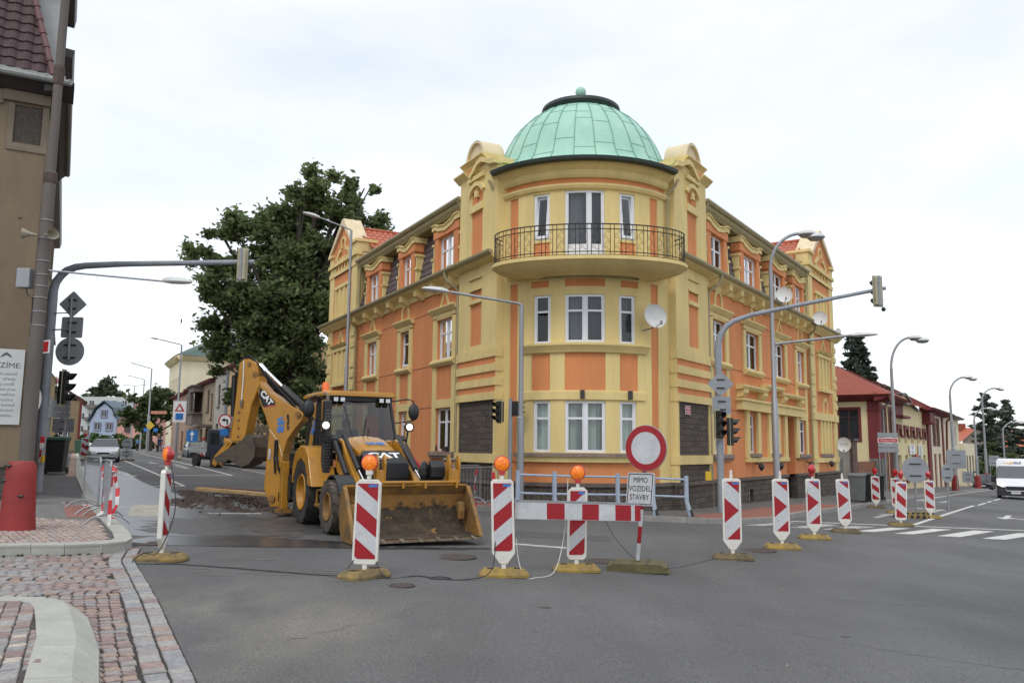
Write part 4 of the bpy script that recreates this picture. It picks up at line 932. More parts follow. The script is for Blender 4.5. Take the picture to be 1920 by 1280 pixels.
b = MB(); b.lathe([(3.36, 9.86), (3.46, 9.84), (3.56, 9.88), (3.58, 9.97), (3.50, 9.99), (3.44, 9.93)], (TC.x, TC.y, 0), 60, a0=math.radians(270-52)+TA, a1=math.radians(270+52)+TA); HB(b, 'dome_gutter', M_copd, smooth=True)
b = MB(); b.lathe([(1.0, 12.52), (1.22, 12.54), (1.30, 12.66), (1.28, 12.76), (1.14, 12.80), (1.1, 12.84), (.6, 12.95), (0, 13.0)], (TC.x, TC.y, 0), 40); HB(b, 'dome_collar', M_copd, dome, smooth=True)
b = MB(); b.lathe([(.1, 12.9), (.06, 13.0), (.055, 13.2), (.11, 13.23), (.16, 13.31), (.18, 13.40), (.16, 13.49), (.10, 13.56), (.03, 13.585), (0, 13.585)], (TC.x, TC.y, 0), 20); HB(b, 'finial_ball', M_cop, dome, smooth=True)
# green flashings where the dome meets the piers
b = MB(); b.quad(FL(-2.68, -.1, 10.30), FL(-2.3, -1.1, 10.35), (1.2, 26.4, 10.6), (.6, 25.0, 10.45)); b.quad(FR(-2.68, -.1, 10.30), FR(-2.3, -1.1, 10.35), (3.4, 26.4, 10.6), (3.9, 25.2, 10.45)); HB(b, 'roof_flashing', M_cop)
# ---- balcony
BC = Vector((2.2+math.sin(TA)*-.0, 23.35)); BA, BB = 2.78, 1.45
def EL(a, da=0, db=0, z=0.):
    x, y = (BA+da)*math.sin(a), -(BB+db)*math.cos(a); c, s = math.cos(TA), math.sin(TA)
    return (BC.x+x*c-y*s, BC.y+x*s+y*c, z)
b = MB(); NB = 72; pr = [(0, 6.93), (.03, 6.92), (.03, 6.82), (-.02, 6.80), (-.12, 6.72), (-.45, 6.60), (-.9, 6.55)]
rings = [[EL(2*math.pi*i/NB, d if d > -.5 else d*1.5, d, z) for i in range(NB)] for d, z in pr]
b.add([p for r in rings for p in r], [[j*NB+i, j*NB+(i+1) % NB, (j+1)*NB+(i+1) % NB, (j+1)*NB+i] for j in range(len(pr)-1) for i in range(NB)]+[list(range(NB))])
balc = HB(b, 'balcony', M_ye, smooth=True)
b = MB(); b.add([EL(2*math.pi*i/NB, .035, .035, 6.935) for i in range(NB)]+[EL(2*math.pi*i/NB, -.08, -.08, 6.94) for i in range(NB)], [[i, (i+1) % NB, NB+(i+1) % NB, NB+i] for i in range(NB)]); b.build('slab_edge', mat('stained slab edge', (.16, .12, .06), .8, .3, 6), balc, world=True)
M_iron2 = mat('wrought iron', (.018, .016, .014), .5, .2, 10)
b = MB(); AM = math.radians(112)
def rail(z, r, d=-.05): b.tube([EL(-AM+2*AM*i/80, d, d, z) for i in range(81)], r, 6)
rail(7.80, .018); rail(7.66, .014); rail(7.03, .014)
# walk the ellipse by arc length
samp = [(-AM+2*AM*i/1500) for i in range(1501)]; P3 = [Vector(EL(a, -.05, -.05, 0)) for a in samp]; ac = [0]
for p, q in zip(P3, P3[1:]): ac.append(ac[-1]+(q-p).length)
def at(s):
    s = max(0, min(ac[-1], s)); import bisect; i = min(len(ac)-2, bisect.bisect_right(ac, s)-1); f = (s-ac[i])/(ac[i+1]-ac[i]+1e-9); p = P3[i].lerp(P3[i+1], f); return p
pan_w, gap_w = .20, .115; n_p = int(ac[-1]/(pan_w+gap_w)); s = (ac[-1]-n_p*(pan_w+gap_w))/2
def PT(s, z): p = at(s); return (p.x, p.y, z)
scr = MB()
for k in range(n_p):
    for e in (0, pan_w): b.tube([PT(s+e, 6.94), PT(s+e, 7.80)], .010, 5)
    for j in range(4):  # scrolls alternate left and right
        z = 7.12+j*.145; fl = j % 2; q0, q1 = (s, s+pan_w) if fl else (s+pan_w, s); sg = 1 if q1 > q0 else -1
        pts = [PT(q0, z-.03), PT(q0+sg*.07, z-.03)]+[PT(q1-sg*.055+.045*math.cos(t)*(1-.4*i/7)*(-sg), z+.035+.045*math.sin(t)*(1-.4*i/7)) for i, t in enumerate([math.radians(-40+v) for v in range(40, 400, 45)])]
        scr.tube(pts, .0055, 4, cap=False)
    s += pan_w+gap_w
rl = b.build('railing', M_iron2, house, world=True); scr.build('scrollwork', M_iron2, rl, world=True)
# roofs, floors and back walls close the house
pl_end = L0+dL*15.2; pr_end = R0+dR*17.85
def flat(z, name, m, inset=.5):
    b = MB(); q = [FL(0, -inset, z), FL(15.1, -inset, z), FR(17.7, -inset, z), FR(0, -inset, z), FT(tb(50), -.3, z), FT(0, -.3, z), FT(tb(-50), -.3, z)]; b.quad(*q); HB(b, name, m)
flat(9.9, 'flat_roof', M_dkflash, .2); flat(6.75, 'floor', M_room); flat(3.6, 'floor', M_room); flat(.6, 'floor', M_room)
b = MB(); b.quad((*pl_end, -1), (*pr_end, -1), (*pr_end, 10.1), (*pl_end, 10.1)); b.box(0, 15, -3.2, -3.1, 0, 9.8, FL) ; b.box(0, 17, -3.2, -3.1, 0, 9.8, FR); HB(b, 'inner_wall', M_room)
b = MB(); q = lambda F, u0, u1: [F(u0, -.2, 9.93), F(u1, -.2, 9.93), F(u1, -4.2, 10.7), F(u0, -4.2, 10.7)]
b.quad(*q(FL, -.8, 12)); b.quad(*q(FR, -.8, 14)); HB(b, 'roof', M_red)
b = MB(); b.box(1.0, 1.7, -2.3, -1.7, 10.2, 11.05, FL); b.box(.95, 1.75, -2.35, -1.65, 11.05, 11.13, FL); ch_ = HB(b, 'chimney', M_red)
b = MB(); b.lathe([(.05, 11.13), (.09, 11.2), (.05, 11.27), (.07, 11.36), (.0, 11.45)], (FL(1.35, -2, 0)[0], FL(1.35, -2, 0)[1], 0), 8); b.build('chimney_pot', M_dkflash, ch_, world=True)
# downpipes
def dp(F, pts, r=.05): b = MB(); b.tube([F(*p) for p in pts], r, 8); HB(b, 'downpipe', M_gut, smooth=True)
for F, ue in ((FL, 11.0), (FR, 13.1)):
    dp(F, [(.12, .16, 9.85), (.12, .02, 9.6), (.12, .0, 7.8), (.16, .3, 7.62), (.25, .46, 7.58)])
    dp(F, [(.45, .46, 7.45), (.40, .42, 7.2), (.25, .15, 6.95), (.14, .09, 6.8), (.14, .09, -.1)])
    dp(F, [(ue-.3, .16, 9.85), (ue-.25, .03, 9.6), (ue-.2, .03, 7.85), (ue-.3, .3, 7.6)])
    dp(F, [(ue-.35, .46, 7.45), (ue-.3, .4, 7.15), (ue-.2, .12, 6.9), (ue-.2, .10, -.3)])
for sg in (-1, 1):
    dp(lambda a, n, z: FT(tb(a), n, z), [(sg*58, .38, 9.82), (sg*57, .3, 9.6), (sg*55, .1, 9.35), (sg*55, .08, 6.95)], .045)
# small black lamps / hooks under the right-hand sills
b = MB()
for u in (4.7, 7.2, 11.8, 15.6):
    b.tube([FR(u, .05, 1.25), FR(u, .28, 1.22)], .025, 6); b.lathe([(.0, 1.28), (.10, 1.22), (.12, 1.12), (.03, .98), (0, .98)], (FR(u, .28, 0)[0], FR(u, .28, 0)[1], 0), 10)
HB(b, 'wall_lamp', M_dkflash)
# red house-number and street plates
M_redsign = mat('red enamel', (.42, .02, .025), .35, .05, 4); M_wsign = mat('white enamel', (.75, .75, .75), .35, .03, 4)
def plate(F, u, n, z, w, h_, s, par=None, flip=1, name='street_sign', lb='', size=.1, m=None):
    b = MB(); b.box(u-w/2, u+w/2, n, n+.015, z-h_/2, z+h_/2, F); o = b.build(name, M_wsign, None) ; tag(o, lb, 'sign')
    b = MB(); b.box(u-w/2+.015, u+w/2-.015, n+.015, n+.018, z-h_/2+.015, z+h_/2-.015, F); b.build('sign_face', m or M_redsign, o)
    x = Vector(F(1, 0, 0))-Vector(F(0, 0, 0)); nn = Vector(F(0, 1, 0))-Vector(F(0, 0, 0))
    if x.cross(Vector((0, 0, 1))).dot(nn) < 0: x = -x
    for i, t in enumerate(s): text(t, size, M_wsign, o, frame(Vector(F(u, n+.0185, z+(len(s)-1)*size*.6-i*size*1.2)), x, (0, 0, 1)))
    return o
plate(FR, -1.83, .09, 2.9, .42, .26, ['MĚSTO', 'Pražská'], lb='small red street name plate on the dark stone panel of the corner house', size=.08)
# satellite dishes
M_dish = mat('pale dish metal', (.60, .60, .58), .5, .08, 4); M_arm = mat('grey bracket', (.18, .18, .18), .5, .1, 5)
def dish(p, r, dirn, wall, lb, grp=None, s=None):
    t = thing('satellite_dish', lb, 'satellite dish', p, 0, grp); d = Vector(dirn).normalized(); x = d.cross(Vector((0, 0, 1))).normalized(); y = x.cross(d)
    G = lambda a, c, h_: tuple(x*a+y*c*1.08+d*h_)
    b = MB(); b.lathe([(0, -.16*r/.45), (r*.35, -.145*r/.45), (r*.7, -.08*r/.45), (r, .0), (r*1.02, .01), (r, -.02), (r*.7, -.10*r/.45), (0, -.19*r/.45)], (0, 0, 0), 28, F=G); b.build('dish', M_dish, t, smooth=True)
    b = MB(); b.tube([G(0, -r*.9, -.05), G(0, -r*.95, r*1.0)], .012, 6); b.tube([G(0, -r*1.05, r*1.0), G(0, -r*.8, r*1.0)], .035, 8); b.build('receiver_arm', M_arm, t)
    b = MB(); w = Vector(wall)-Vector(p); b.tube([tuple(w), tuple(Vector((0, 0, -.25))+w*.15-d*.1), tuple(-d*.16)], .02, 6); b.build('wall_bracket', M_arm, t)
    if s: text(s, r*.28, M_dkflash, t, frame(G(0, .02, .0), x if True else -x, y), sx=1.1)
dish((FT(tb(34), .55, 5.45)), .33, (.25, -1, .25), FT(tb(34), 0, 5.1), 'large pale satellite dish on the round bay of the corner house')
dish(FR(6.7, .75, 7.75), .31, (-.15, -1, .3), FR(6.6, .3, 7.5), 'satellite dish on the right facade, beside the third attic window')
dish(FR(12.4, .75, 7.6), .31, (-.25, -1, .3), FR(12.3, .3, 7.4), 'satellite dish half behind the traffic light arm near the right gable')
dish(FR(18.05, .3, 7.75), .14, (.1, -1, .2), FR(17.85, -.1, 7.7), 'smallest satellite dish, at the far right edge of the corner house')
dish(FR(17.75, .4, 2.05), .33, (-.45, -1, .15), FR(17.9, .0, 1.8), 'round satellite dish with lettering, low at the right end of the corner house', s='SKYLINK')
# shoes and a cola bottle on the left ground floor sill
t = thing('sneakers', 'pair of black and white sneakers on the left ground floor window sill', 'shoes', FL(.95, .05, 1.60))
for k in range(2):
    b = MB(); q = lambda x, y, z: tuple(Vector((dL.x*x+nL.x*y, dL.y*x+nL.y*y, z))); b.prism([(-.16, 0), (.14, 0), (.15, .05), (.02, .10), (-.06, .15), (-.15, .15)], -.05+k*.12, .04+k*.12, lambda a, c, d: q(a, d-.05, c)); b.build('shoe', M_dkflash, t, bevel=.01)
b = MB(); p = FL(1.75, .06, 1.6); b.lathe([(.0, 0), (.04, 0), (.04, .13), (.015, .19), (.015, .22), (0, .22)], (0, 0, 0), 10); o = b.build('bottle', mat('cola bottle', (.10, .02, .015), .2, 0), None, smooth=True); o.location = p; tag(o, 'small dark bottle with red label on the left ground floor window sill', 'bottle')
# ================================================================ BACKHOE LOADER
M_cat = mat('machine yellow', (.40, .185, .014), .42, .14, 2.5, bump=.05, bscale=20, coat=.25, fine=.06)
M_catd = mat('muddy machine yellow', (.31, .15, .025), .65, col2=(.12, .08, .04), scale=3.5, bump=.25, bscale=25, fine=.15)
M_blk = mat('black machine paint', (.012, .012, .013), .45, .3, 4)
M_rub = mat('tyre rubber', (.016, .016, .016), .8, col2=(.045, .04, .034), scale=5, bump=.5, bscale=40)
M_mudrub = mat('muddy tyre rubber', (.03, .028, .025), .9, col2=(.12, .095, .07), scale=4, bump=.5, bscale=40)
M_steel = mat('worn steel', (.28, .24, .20), .5, col2=(.13, .09, .06), scale=6, bump=.3, metal=.4)
M_chrome = mat('chrome rod', (.75, .75, .76), .12, .03, 4, metal=1.)
M_mud = mat('caked mud', (.022, .016, .011), .9, col2=(.085, .06, .035), scale=5, bump=1, bscale=18, fine=.3)
M_bucket = mat('bucket metal', (.11, .085, .06), .6, col2=(.055, .045, .035), scale=4, bump=.4, bscale=25, metal=.2)
M_orl = emis('orange lamp lit', (.80, .15, .005), .32); _n = M_orl.node_tree; _v = _n.nodes.new('ShaderNodeTexVoronoi'); _v.inputs['Scale'].default_value = 55; _c = _n.nodes.new('ShaderNodeTexCoord'); _r = _n.nodes.new('ShaderNodeValToRGB')
_r.color_ramp.elements[0].color = (1, .30, .02, 1); _r.color_ramp.elements[1].color = (.45, .05, .003, 1); _n.links.new(_c.outputs['Object'], _v.inputs['Vector']); _n.links.new(_v.outputs['Distance'], _r.inputs['Fac'])
for _k in ('Base Color', 'Emission Color'): _n.links.new(_r.outputs[0], _n.nodes['Principled BSDF'].inputs[_k])
M_oro = mat('orange lens', (.85, .16, .01), .2, .1, 12, spec=.8); M_redl = mat('red lens', (.45, .015, .02), .2, .1, 12, spec=.8)
M_lamp = emis('headlamp lit', (1, .93, .80), 1.3); M_lens = mat('clear lamp lens', (.5, .5, .52), .1, .05, 8, metal=.5)
M_cabg = glassmat('cab glass', (.45, .51, .50), .02)
M_sideg = glassmat('dark side glass', (.12, .14, .14), .02); M_wht = mat('white paint', (.72, .72, .70), .5, .05, 4); M_blue = mat('blue sticker', (.03, .17, .48), .4, .05, 4)
hx, hy = .47, -.883; BH = thing('backhoe_loader', 'yellow backhoe loader with raised digging arm and lowered front bucket, headlights on', 'backhoe loader', (-3.30, 17.63, H(-3.3)), math.atan2(hy, hx))
def P_(b, n, m, par=None, **k): return b.build(n, m, par or BH, **k)
XZ = lambda a, c, d: (a, d, c)
def wheel(x, y, r, w, rim, m, lugs, name='wheel', out=-1):
    """tyre with chevron lugs and a dished rim; out = side of the outer face"""
    b = MB(); hw = w/2; t = r-rim
    b.lathe([(rim, -hw*.8), (rim+t*.35, -hw), (r*.93, -hw*.95), (r*.965, -hw*.7), (r*.965, hw*.7), (r*.93, hw*.95), (rim+t*.35, hw), (rim, hw*.8)], (x, y, r), 36, 'y')
    for k in range(lugs):
        for sd in (-1, 1):
            a = 2*math.pi*(k+(.5 if sd > 0 else 0))/lugs; F = lambda p, q, s_: (x+(s_)*math.cos(a+p), y+q, r+(s_)*math.sin(a+p)); dw = .45*2*math.pi/lugs
            pts = []
            for s_ in (r*.94, r*1.0):
                pts += [F(0, 0, s_), F(dw*.8, 0, s_), F(dw*1.9, sd*hw*1.0, s_*.985), F(dw*1.1, sd*hw*1.0, s_*.985)]
            b.add(pts, [[0, 1, 2, 3], [4, 5, 6, 7], [0, 1, 5, 4], [1, 2, 6, 5], [2, 3, 7, 6], [3, 0, 4, 7]])
    ty = P_(b, name, m, smooth=True, auto=30)
    b = MB(); o = out*hw
    b.lathe([(rim*1.02, o*.86), (rim*.97, o*.95), (rim*.9, o*.88), (rim*.82, o*.45), (rim*.4, o*.30), (rim*.36, o*.55), (rim*.18, o*.60), (0, o*.60)], (x, y, r), 32, 'y')
    for k in range(8): a = k*math.pi/4; b.lathe([(0, o*.40), (.018, o*.40), (.018, o*.25)], (x+rim*.62*math.cos(a), y, r+rim*.62*math.sin(a)), 6, 'y')
    b.lathe([(rim*1.02, -o*.86), (rim*.9, -o*.8), (0, -o*.5)], (x, y, r), 24, 'y')
    rm = b.build('rim', M_catd if m is M_mudrub else M_cat, ty, smooth=True); return ty
for sd in (-1, 1):
    wheel(0, sd*.90, .66, .46, .36, M_rub, 18, out=sd)
    w_ = wheel(1.93, sd*.95, .49, .34, .255, M_mudrub, 15, out=sd)
# chassis, axles, steps
b = MB(); b.box(-1.3, 2.6, -.38, .38, .45, .85); b.box(-.15, .15, -.7, .7, .55, .78); b.box(1.95, 2.2, -.75, .75, .40, .60); b.box(-1.45, -1.25, -1.05, 1.05, .42, .95)
P_(b, 'chassis', M_blk, bevel=.02)
b = MB(); b.box(.72, 1.42, -1.02, -.62, .42, .48); b.box(.72, 1.42, -.98, -.64, .72, .76); b.box(.76, .80, -1.0, -.96, .42, .76); b.box(.72, 1.42, .62, 1.02, .42, .48); P_(b, 'step', M_catd, bevel=.01)
b = MB(); b.box(.65, 1.35, -.72, -.5, .50, .95); P_(b, 'fuel_tank', M_blk, bevel=.04)
# rear fenders wrap the wheels
for sd in (-1, 1):
    o = [(-.74, .82), (-.72, 1.15), (-.52, 1.47), (-.1, 1.60), (.30, 1.56), (.55, 1.36), (.78, .96), (.90, .80), (.55, .80), (.50, .95), (.33, 1.22), (0, 1.34), (-.35, 1.25), (-.60, .98), (-.66, .82)]
    b = MB(); b.prism(o, sd*1.13, sd*.62, XZ); P_(b, 'fender', M_cat, bevel=.02)
    b = MB(); o = arc((1.93, .49), .58, 25, 150, 10); i = arc((1.93, .49), .545, 25, 150, 10); b.prism(o+i[::-1], sd*1.03, sd*.70, XZ); P_(b, 'fender', M_blk)
# hood with sloping nose, black lettered panel and grille
b = MB()
prof = [(.55, 1.78, .40), (1.0, 1.71, .40), (1.62, 1.52, .385), (1.66, 1.50, .385)]
pts = []; 
for x, z, w in prof: pts += [(x, -w, 1.05), (x, -w-.0, z-.10), (x, -w+.09, z-.005), (x, 0, z+.03), (x, w-.09, z-.005), (x, w, z-.10), (x, w, 1.05)]
b.add(pts, [[i*7+j, i*7+j+1, (i+1)*7+j+1, (i+1)*7+j] for i in range(3) for j in range(6)]+[[0, 1, 2, 3, 4, 5, 6], [21, 22, 23, 24, 25, 26, 27]]); hood = P_(b, 'hood', M_cat, smooth=True, auto=30)
b = MB(); pts = []
for x, z, w in ((1.66, 1.515, .40), (2.02, 1.335, .43), (2.06, 1.28, .43)): pts += [(x, -w, z-.28), (x, -w, z-.03), (x, -w+.05, z), (x, w-.05, z), (x, w, z-.03), (x, w, z-.28)]
b.add(pts, [[i*6+j, i*6+(j+1) % 6, (i+1)*6+(j+1) % 6, (i+1)*6+j] for i in range(2) for j in range(6)]+[[0, 1, 2, 3, 4, 5], [12, 13, 14, 15, 16, 17]]); nose = P_(b, 'nose_panel', M_blk, smooth=True, auto=30)
nx_ = Vector((1.66-2.02, 0, 1.515-1.335)); text('CAT', .27, M_wht, nose, frame((1.865, 0, 1.424), (0, 1, 0), nx_), sx=1.2, bold=.012)
b = MB(); F = frame((1.90, 0, 1.403), (0, 1, 0), nx_); b.quad(*[F @ Vector(p) for p in ((-.11, -.10, .006), (.11, -.10, .006), (0, .04, .006))]); b.build('logo_triangle', M_cat, nose)
b = MB(); b.box(1.7, 2.03, -.43, .43, .70, 1.24); grille = P_(b, 'grille', M_blk, bevel=.01)
b = MB()
for i in range(9): b.box(2.03, 2.045, -.39, .39, .75+i*.052, .765+i*.052)
for y in (-.2, 0, .2): b.box(2.03, 2.05, y-.008, y+.008, .74, 1.2)
b.build('grille_bar', mat('grille bars', (.03, .03, .032), .35, 0), grille)
b = MB(); b.box(.62, 1.7, -.46, -.395, .95, 1.42); b.box(.62, 1.7, .395, .46, .95, 1.42); P_(b, 'hood_side', M_blk, bevel=.02)
b = MB(); q = lambda x0, x1, y0, y1: b.add([(x0, y0, 1.752-(x0-.85)*.24), (x1, y0, 1.752-(x1-.85)*.24), (x1, y1, 1.752-(x1-.85)*.24), (x0, y1, 1.752-(x0-.85)*.24)], [[0, 1, 2, 3]])
text('VHS', .17, M_blue, hood, frame((1.30, 0, 1.655), (0, 1, 0), (-.62, 0, .19)), sx=1.2, bold=.012)
b = MB(); F = frame((1.40, 0, 1.628), (0, 1, 0), (-.62, 0, .19)); b.quad(*[F @ Vector(p) for p in ((-.2, -.014, .008), (.2, -.014, .008), (.2, .004, .008), (-.2, .004, .008))]); b.build('sticker', M_blue, hood)
# cab: posts, roof, glass, seat, wheel
cab = MB()
T, B_ = (2.62), (1.62)
def post(a, c, w=.05, d=.07): 
    a, c = Vector(a), Vector(c); s = -1 if a.y < 0 else 1
    cab.add([a+Vector((-d/2, -w/2, 0)), a+Vector((d/2, -w/2, 0)), a+Vector((d/2, w/2, 0)), a+Vector((-d/2, w/2, 0)), c+Vector((-d/2, -w/2, 0)), c+Vector((d/2, -w/2, 0)), c+Vector((d/2, w/2, 0)), c+Vector((-d/2, w/2, 0))], [[0, 1, 2, 3], [4, 5, 6, 7], [0, 1, 5, 4], [1, 2, 6, 5], [2, 3, 7, 6], [3, 0, 4, 7]])
for sd in (-1, 1):
    post((.22, sd*.66, 2.62), (.60, sd*.70, 1.60)); post((.60, sd*.70, 1.60), (.62, sd*.66, .9)); post((-.42, sd*.70, 2.62), (-.42, sd*.74, 1.5), .06, .10); post((-1.12, sd*.66, 2.62), (-1.22, sd*.72, 1.45), .07, .09)
    cab.box(-1.25, .62, sd*.72-.03, sd*.72+.03, 1.42, 1.52); cab.box(-1.2, .25, sd*.68-.03, sd*.68+.03, 2.56, 2.63)
    cab.prism([(-.42, .8), (.62, .8), (.62, 1.45), (-.42, 1.45)], sd*.69, sd*.71, XZ) if sd > 0 else None
cab.box(.16, .28, -.68, .68, 2.53, 2.63); cab.box(.52, .64, -.72, .72, 1.50, 1.64); cab.box(-1.25, -1.15, -.7, .7, 2.53, 2.62); cab.box(-1.28, -1.18, -.72, .72, 1.3, 1.45); cab.box(-1.25, .6, -.70, .70, .80, .88)
cabf = P_(cab, 'cab_frame', M_blk)
b = MB(); o = [(-1.42, -.74), (-1.36, -.80), (.26, -.80), (.34, -.70), (.40, 0), (.34, .70), (.26, .80), (-1.36, .80), (-1.42, .74)]
pts = [(x, y, 2.63) for x, y in o]+[(x*1.0, y, 2.68) for x, y in o]+[(x*.93, y*.9, 2.735) for x, y in o]; n = len(o)
b.add(pts, [[j*n+i, j*n+(i+1) % n, (j+1)*n+(i+1) % n, (j+1)*n+i] for j in range(2) for i in range(n)]+[list(range(n)), list(range(2*n, 3*n))]); roof = P_(b, 'cab_roof', M_cat, smooth=True, auto=30)
for nm, ps in (('windshield', [(.64, -.66, 1.64), (.64, .66, 1.64), (.26, .62, 2.54), (.26, -.62, 2.54)]), ('rear_glass', [(-1.22, -.66, 1.46), (-1.22, .66, 1.46), (-1.14, .62, 2.55), (-1.14, -.62, 2.55)])):
    b = MB(); b.quad(*ps); b.build(nm, M_cabg, cabf)
for sd in (-1, 1):
    b = MB(); b.quad((-.40, sd*.70, .9) if sd < 0 else (-.40, sd*.73, 1.5), (.60, sd*.68, .9) if sd < 0 else (.58, sd*.71, 1.5), (.24, sd*.66, 2.58), (-.40, sd*.69, 2.58)); b.quad((-1.18, sd*.72, 1.5), (-.46, sd*.73, 1.5), (-.46, sd*.69, 2.58), (-1.1, sd*.67, 2.58)); b.build('side_glass', M_sideg, cabf)
b = MB(); b.box(-.55, -.05, -.25, .25, 1.15, 1.28); b.prism([(-.55, 1.25), (-.43, 1.25), (-.55, 1.95), (-.65, 1.95)], -.24, .24, XZ); P_(b, 'seat', M_blk, bevel=.03)
b = MB(); b.lathe([(.20, -.015), (.20, .015), (.17, .015), (.17, -.015), (.20, -.015)], (0, 0, 0), 20, F=lambda x, y, z: (.26+x*.85, -.0+y, 1.72+x*.5+z)); b.tube([(.26, 0, 1.72), (.42, 0, 1.3)], .03, 6); b.box(.35, .58, -.3, .3, 1.2, 1.62); P_(b, 'steering_console', M_blk)
b = MB(); b.tube([(.66, -.05, 1.66), (.55, .02, 1.95), (.46, .1, 2.18)], .012, 5); b.tube([(.66, .05, 1.66), (.52, .12, 1.95)], .01, 5); b.tube([(.64, -.22, 1.64), (.31, -.36, 2.42)], .014, 5); P_(b, 'wiper', M_blk)
for y in (-.56, -.42, .42, .56):
    b = MB(); b.box(.30, .40, y-.055, y+.055, 2.50, 2.60); w_ = P_(b, 'work_light', M_blk, bevel=.008); b = MB(); b.box(.40, .408, y-.045, y+.045, 2.51, 2.59); b.build('lens', M_lens, w_)
b = MB(); b.lathe([(.0, 2.73), (.09, 2.73), (.09, 2.76), (.075, 2.78), (.08, 2.90), (.06, 2.95), (0, 2.96)], (-.45, -.55, 0), 16); P_(b, 'roof_beacon', M_oro, smooth=True)
# headlights on stalks, mirrors
for sd in (-1, 1):
    b = MB(); b.tube([(.62, sd*.74, 1.65), (.75, sd*.86, 1.68), (.80, sd*.88, 1.95)], .02, 6); b.lathe([(0, -.09), (.07, -.09), (.10, 0), (.105, .05), (.0, .05)], (0, 0, 0), 14, 'x', F=lambda x, y, z: (.82+x, sd*.88+y, 2.0+z)); h_ = P_(b, 'headlight_housing', M_blk, smooth=True)
    b = MB(); b.lathe([(0, .075), (.04, .07), (.072, .056)], (.82, sd*.88, 2.0), 14, 'x'); b.build('headlight', M_lamp, h_, smooth=True)
    b = MB(); b.tube([(.25, sd*.70, 2.55), (.42, sd*1.0, 2.60), (.45, sd*1.12, 2.56), (.45, sd*1.14, 2.2)], .016, 6); b.tube([(.45, sd*1.13, 2.15), (.35, sd*.70, 2.08)], .014, 6); b.sphere((.45, sd*1.13, 2.33), .16, 12, (.45, .8, 1.15)); P_(b, 'mirror', M_blk, smooth=True)
b = MB(); b.tube([(.60, -.78, 1.6), (.60, -.80, 2.3), (.45, -.72, 2.4)], .016, 6); b.tube([(-.42, -.78, 1.0), (-.40, -.78, 1.9)], .016, 6); P_(b, 'grab_rail', M_blk)
# perforated exhaust guard
b = MB(); b.box(.56, .72, -.88, -.72, .95, 2.50); ex = P_(b, 'exhaust_guard', M_blk, bevel=.03)
b = MB()
for i in range(22):
    for j in range(3): b.lathe([(0, .0), (.017, .0)], (.723, -.85+j*.05+(.02 if i % 2 else 0), 1.0+i*.062), 6, 'x')
b.build('vent_hole', mat('vent holes', (.10, .10, .10), .6, 0), ex)
b = MB(); b.tube([(.64, -.80, 2.45), (.64, -.80, 2.6), (.60, -.86, 2.66)], .035, 8); P_(b, 'exhaust_pipe', M_steel)
# loader arms, lift rams, tower
for sd in (-1, 1):
    b = MB(); o = [(.80, 1.60), (.98, 1.74), (1.22, 1.70), (1.5, 1.42), (2.1, .98), (2.75, .42), (2.98, .36), (3.0, .24), (2.72, .20), (2.2, .60), (1.55, 1.06), (1.18, .98), (.90, 1.10), (.80, 1.35)]
    b.prism(o, sd*.52, sd*.64, XZ); arm = P_(b, 'loader_arm', M_cat, bevel=.012)
    if sd < 0:
        b = MB(); b.prism([(.86, 1.58), (1.0, 1.69), (1.19, 1.64), (1.32, 1.44), (1.2, 1.28), (.92, 1.3)], -.6435, -.6425, XZ); b.build('number_decal', M_blk, arm)
        text('432F', .155, M_wht, arm, frame((1.07, -.646, 1.46), (1, 0, -.35), (.35, 0, 1)), bold=.006)
    b = MB(); b.tube([(.92, sd*.72, 1.72), (1.85, sd*.72, 1.06)], .058, 10); b.tube([(.86, sd*.72, 1.76), (.98, sd*.72, 1.68)], .075, 10); P_(b, 'lift_ram', M_blk, smooth=True)
    b = MB(); b.tube([(1.85, sd*.72, 1.06), (2.45, sd*.72, .63)], .03, 8); P_(b, 'ram_rod', M_chrome, smooth=True)
    b = MB(); b.tube([(1.05, sd*.56, 1.80), (2.05, sd*.56, 1.16)], .048, 10); b.tube([(2.6, sd*.6, .9), (2.8, sd*.6, .7)], .06, 8); P_(b, 'tilt_ram', M_blk, smooth=True)
    b = MB(); b.tube([(2.05, sd*.56, 1.16), (2.72, sd*.56, .78)], .024, 8); P_(b, 'ram_rod', M_chrome, smooth=True)
    b = MB(); b.box(.62, .90, sd*.46, sd*.52, .6, 1.72); P_(b, 'loader_tower', M_cat, bevel=.015)
# front bucket
BW = 1.22; oc = [(2.98, .88), (2.84, .74), (2.78, .48), (2.84, .22), (3.02, .06), (3.30, .03), (3.72, .02)]
b = MB()
ic = [(x+.035, z) for x, z in oc[:3]]+[(2.875, .245), (3.04, .095), (3.30, .06), (3.72, .045)]
for k in range(len(oc)-1): b.prism([oc[k], oc[k+1], ic[k+1], ic[k]], -BW, BW, XZ)
bk = P_(b, 'bucket', M_catd)
b = MB(); 
for k in range(1, len(ic)-1):
    n_ = 26
    for i in range(n_):
        y0, y1 = -BW+.03+2*(BW-.03)*i/n_, -BW+.03+2*(BW-.03)*(i+1)/n_; dx = lambda q: .008+.006*math.sin(q*17)
        p0, p1 = ic[k], ic[k+1]; b.quad((p0[0]+dx(y0), y0, p0[1]+.006), (p0[0]+dx(y1), y1, p0[1]+.006), (p1[0]+dx(y1), y1, p1[1]+.008), (p1[0]+dx(y0), y0, p1[1]+.008))
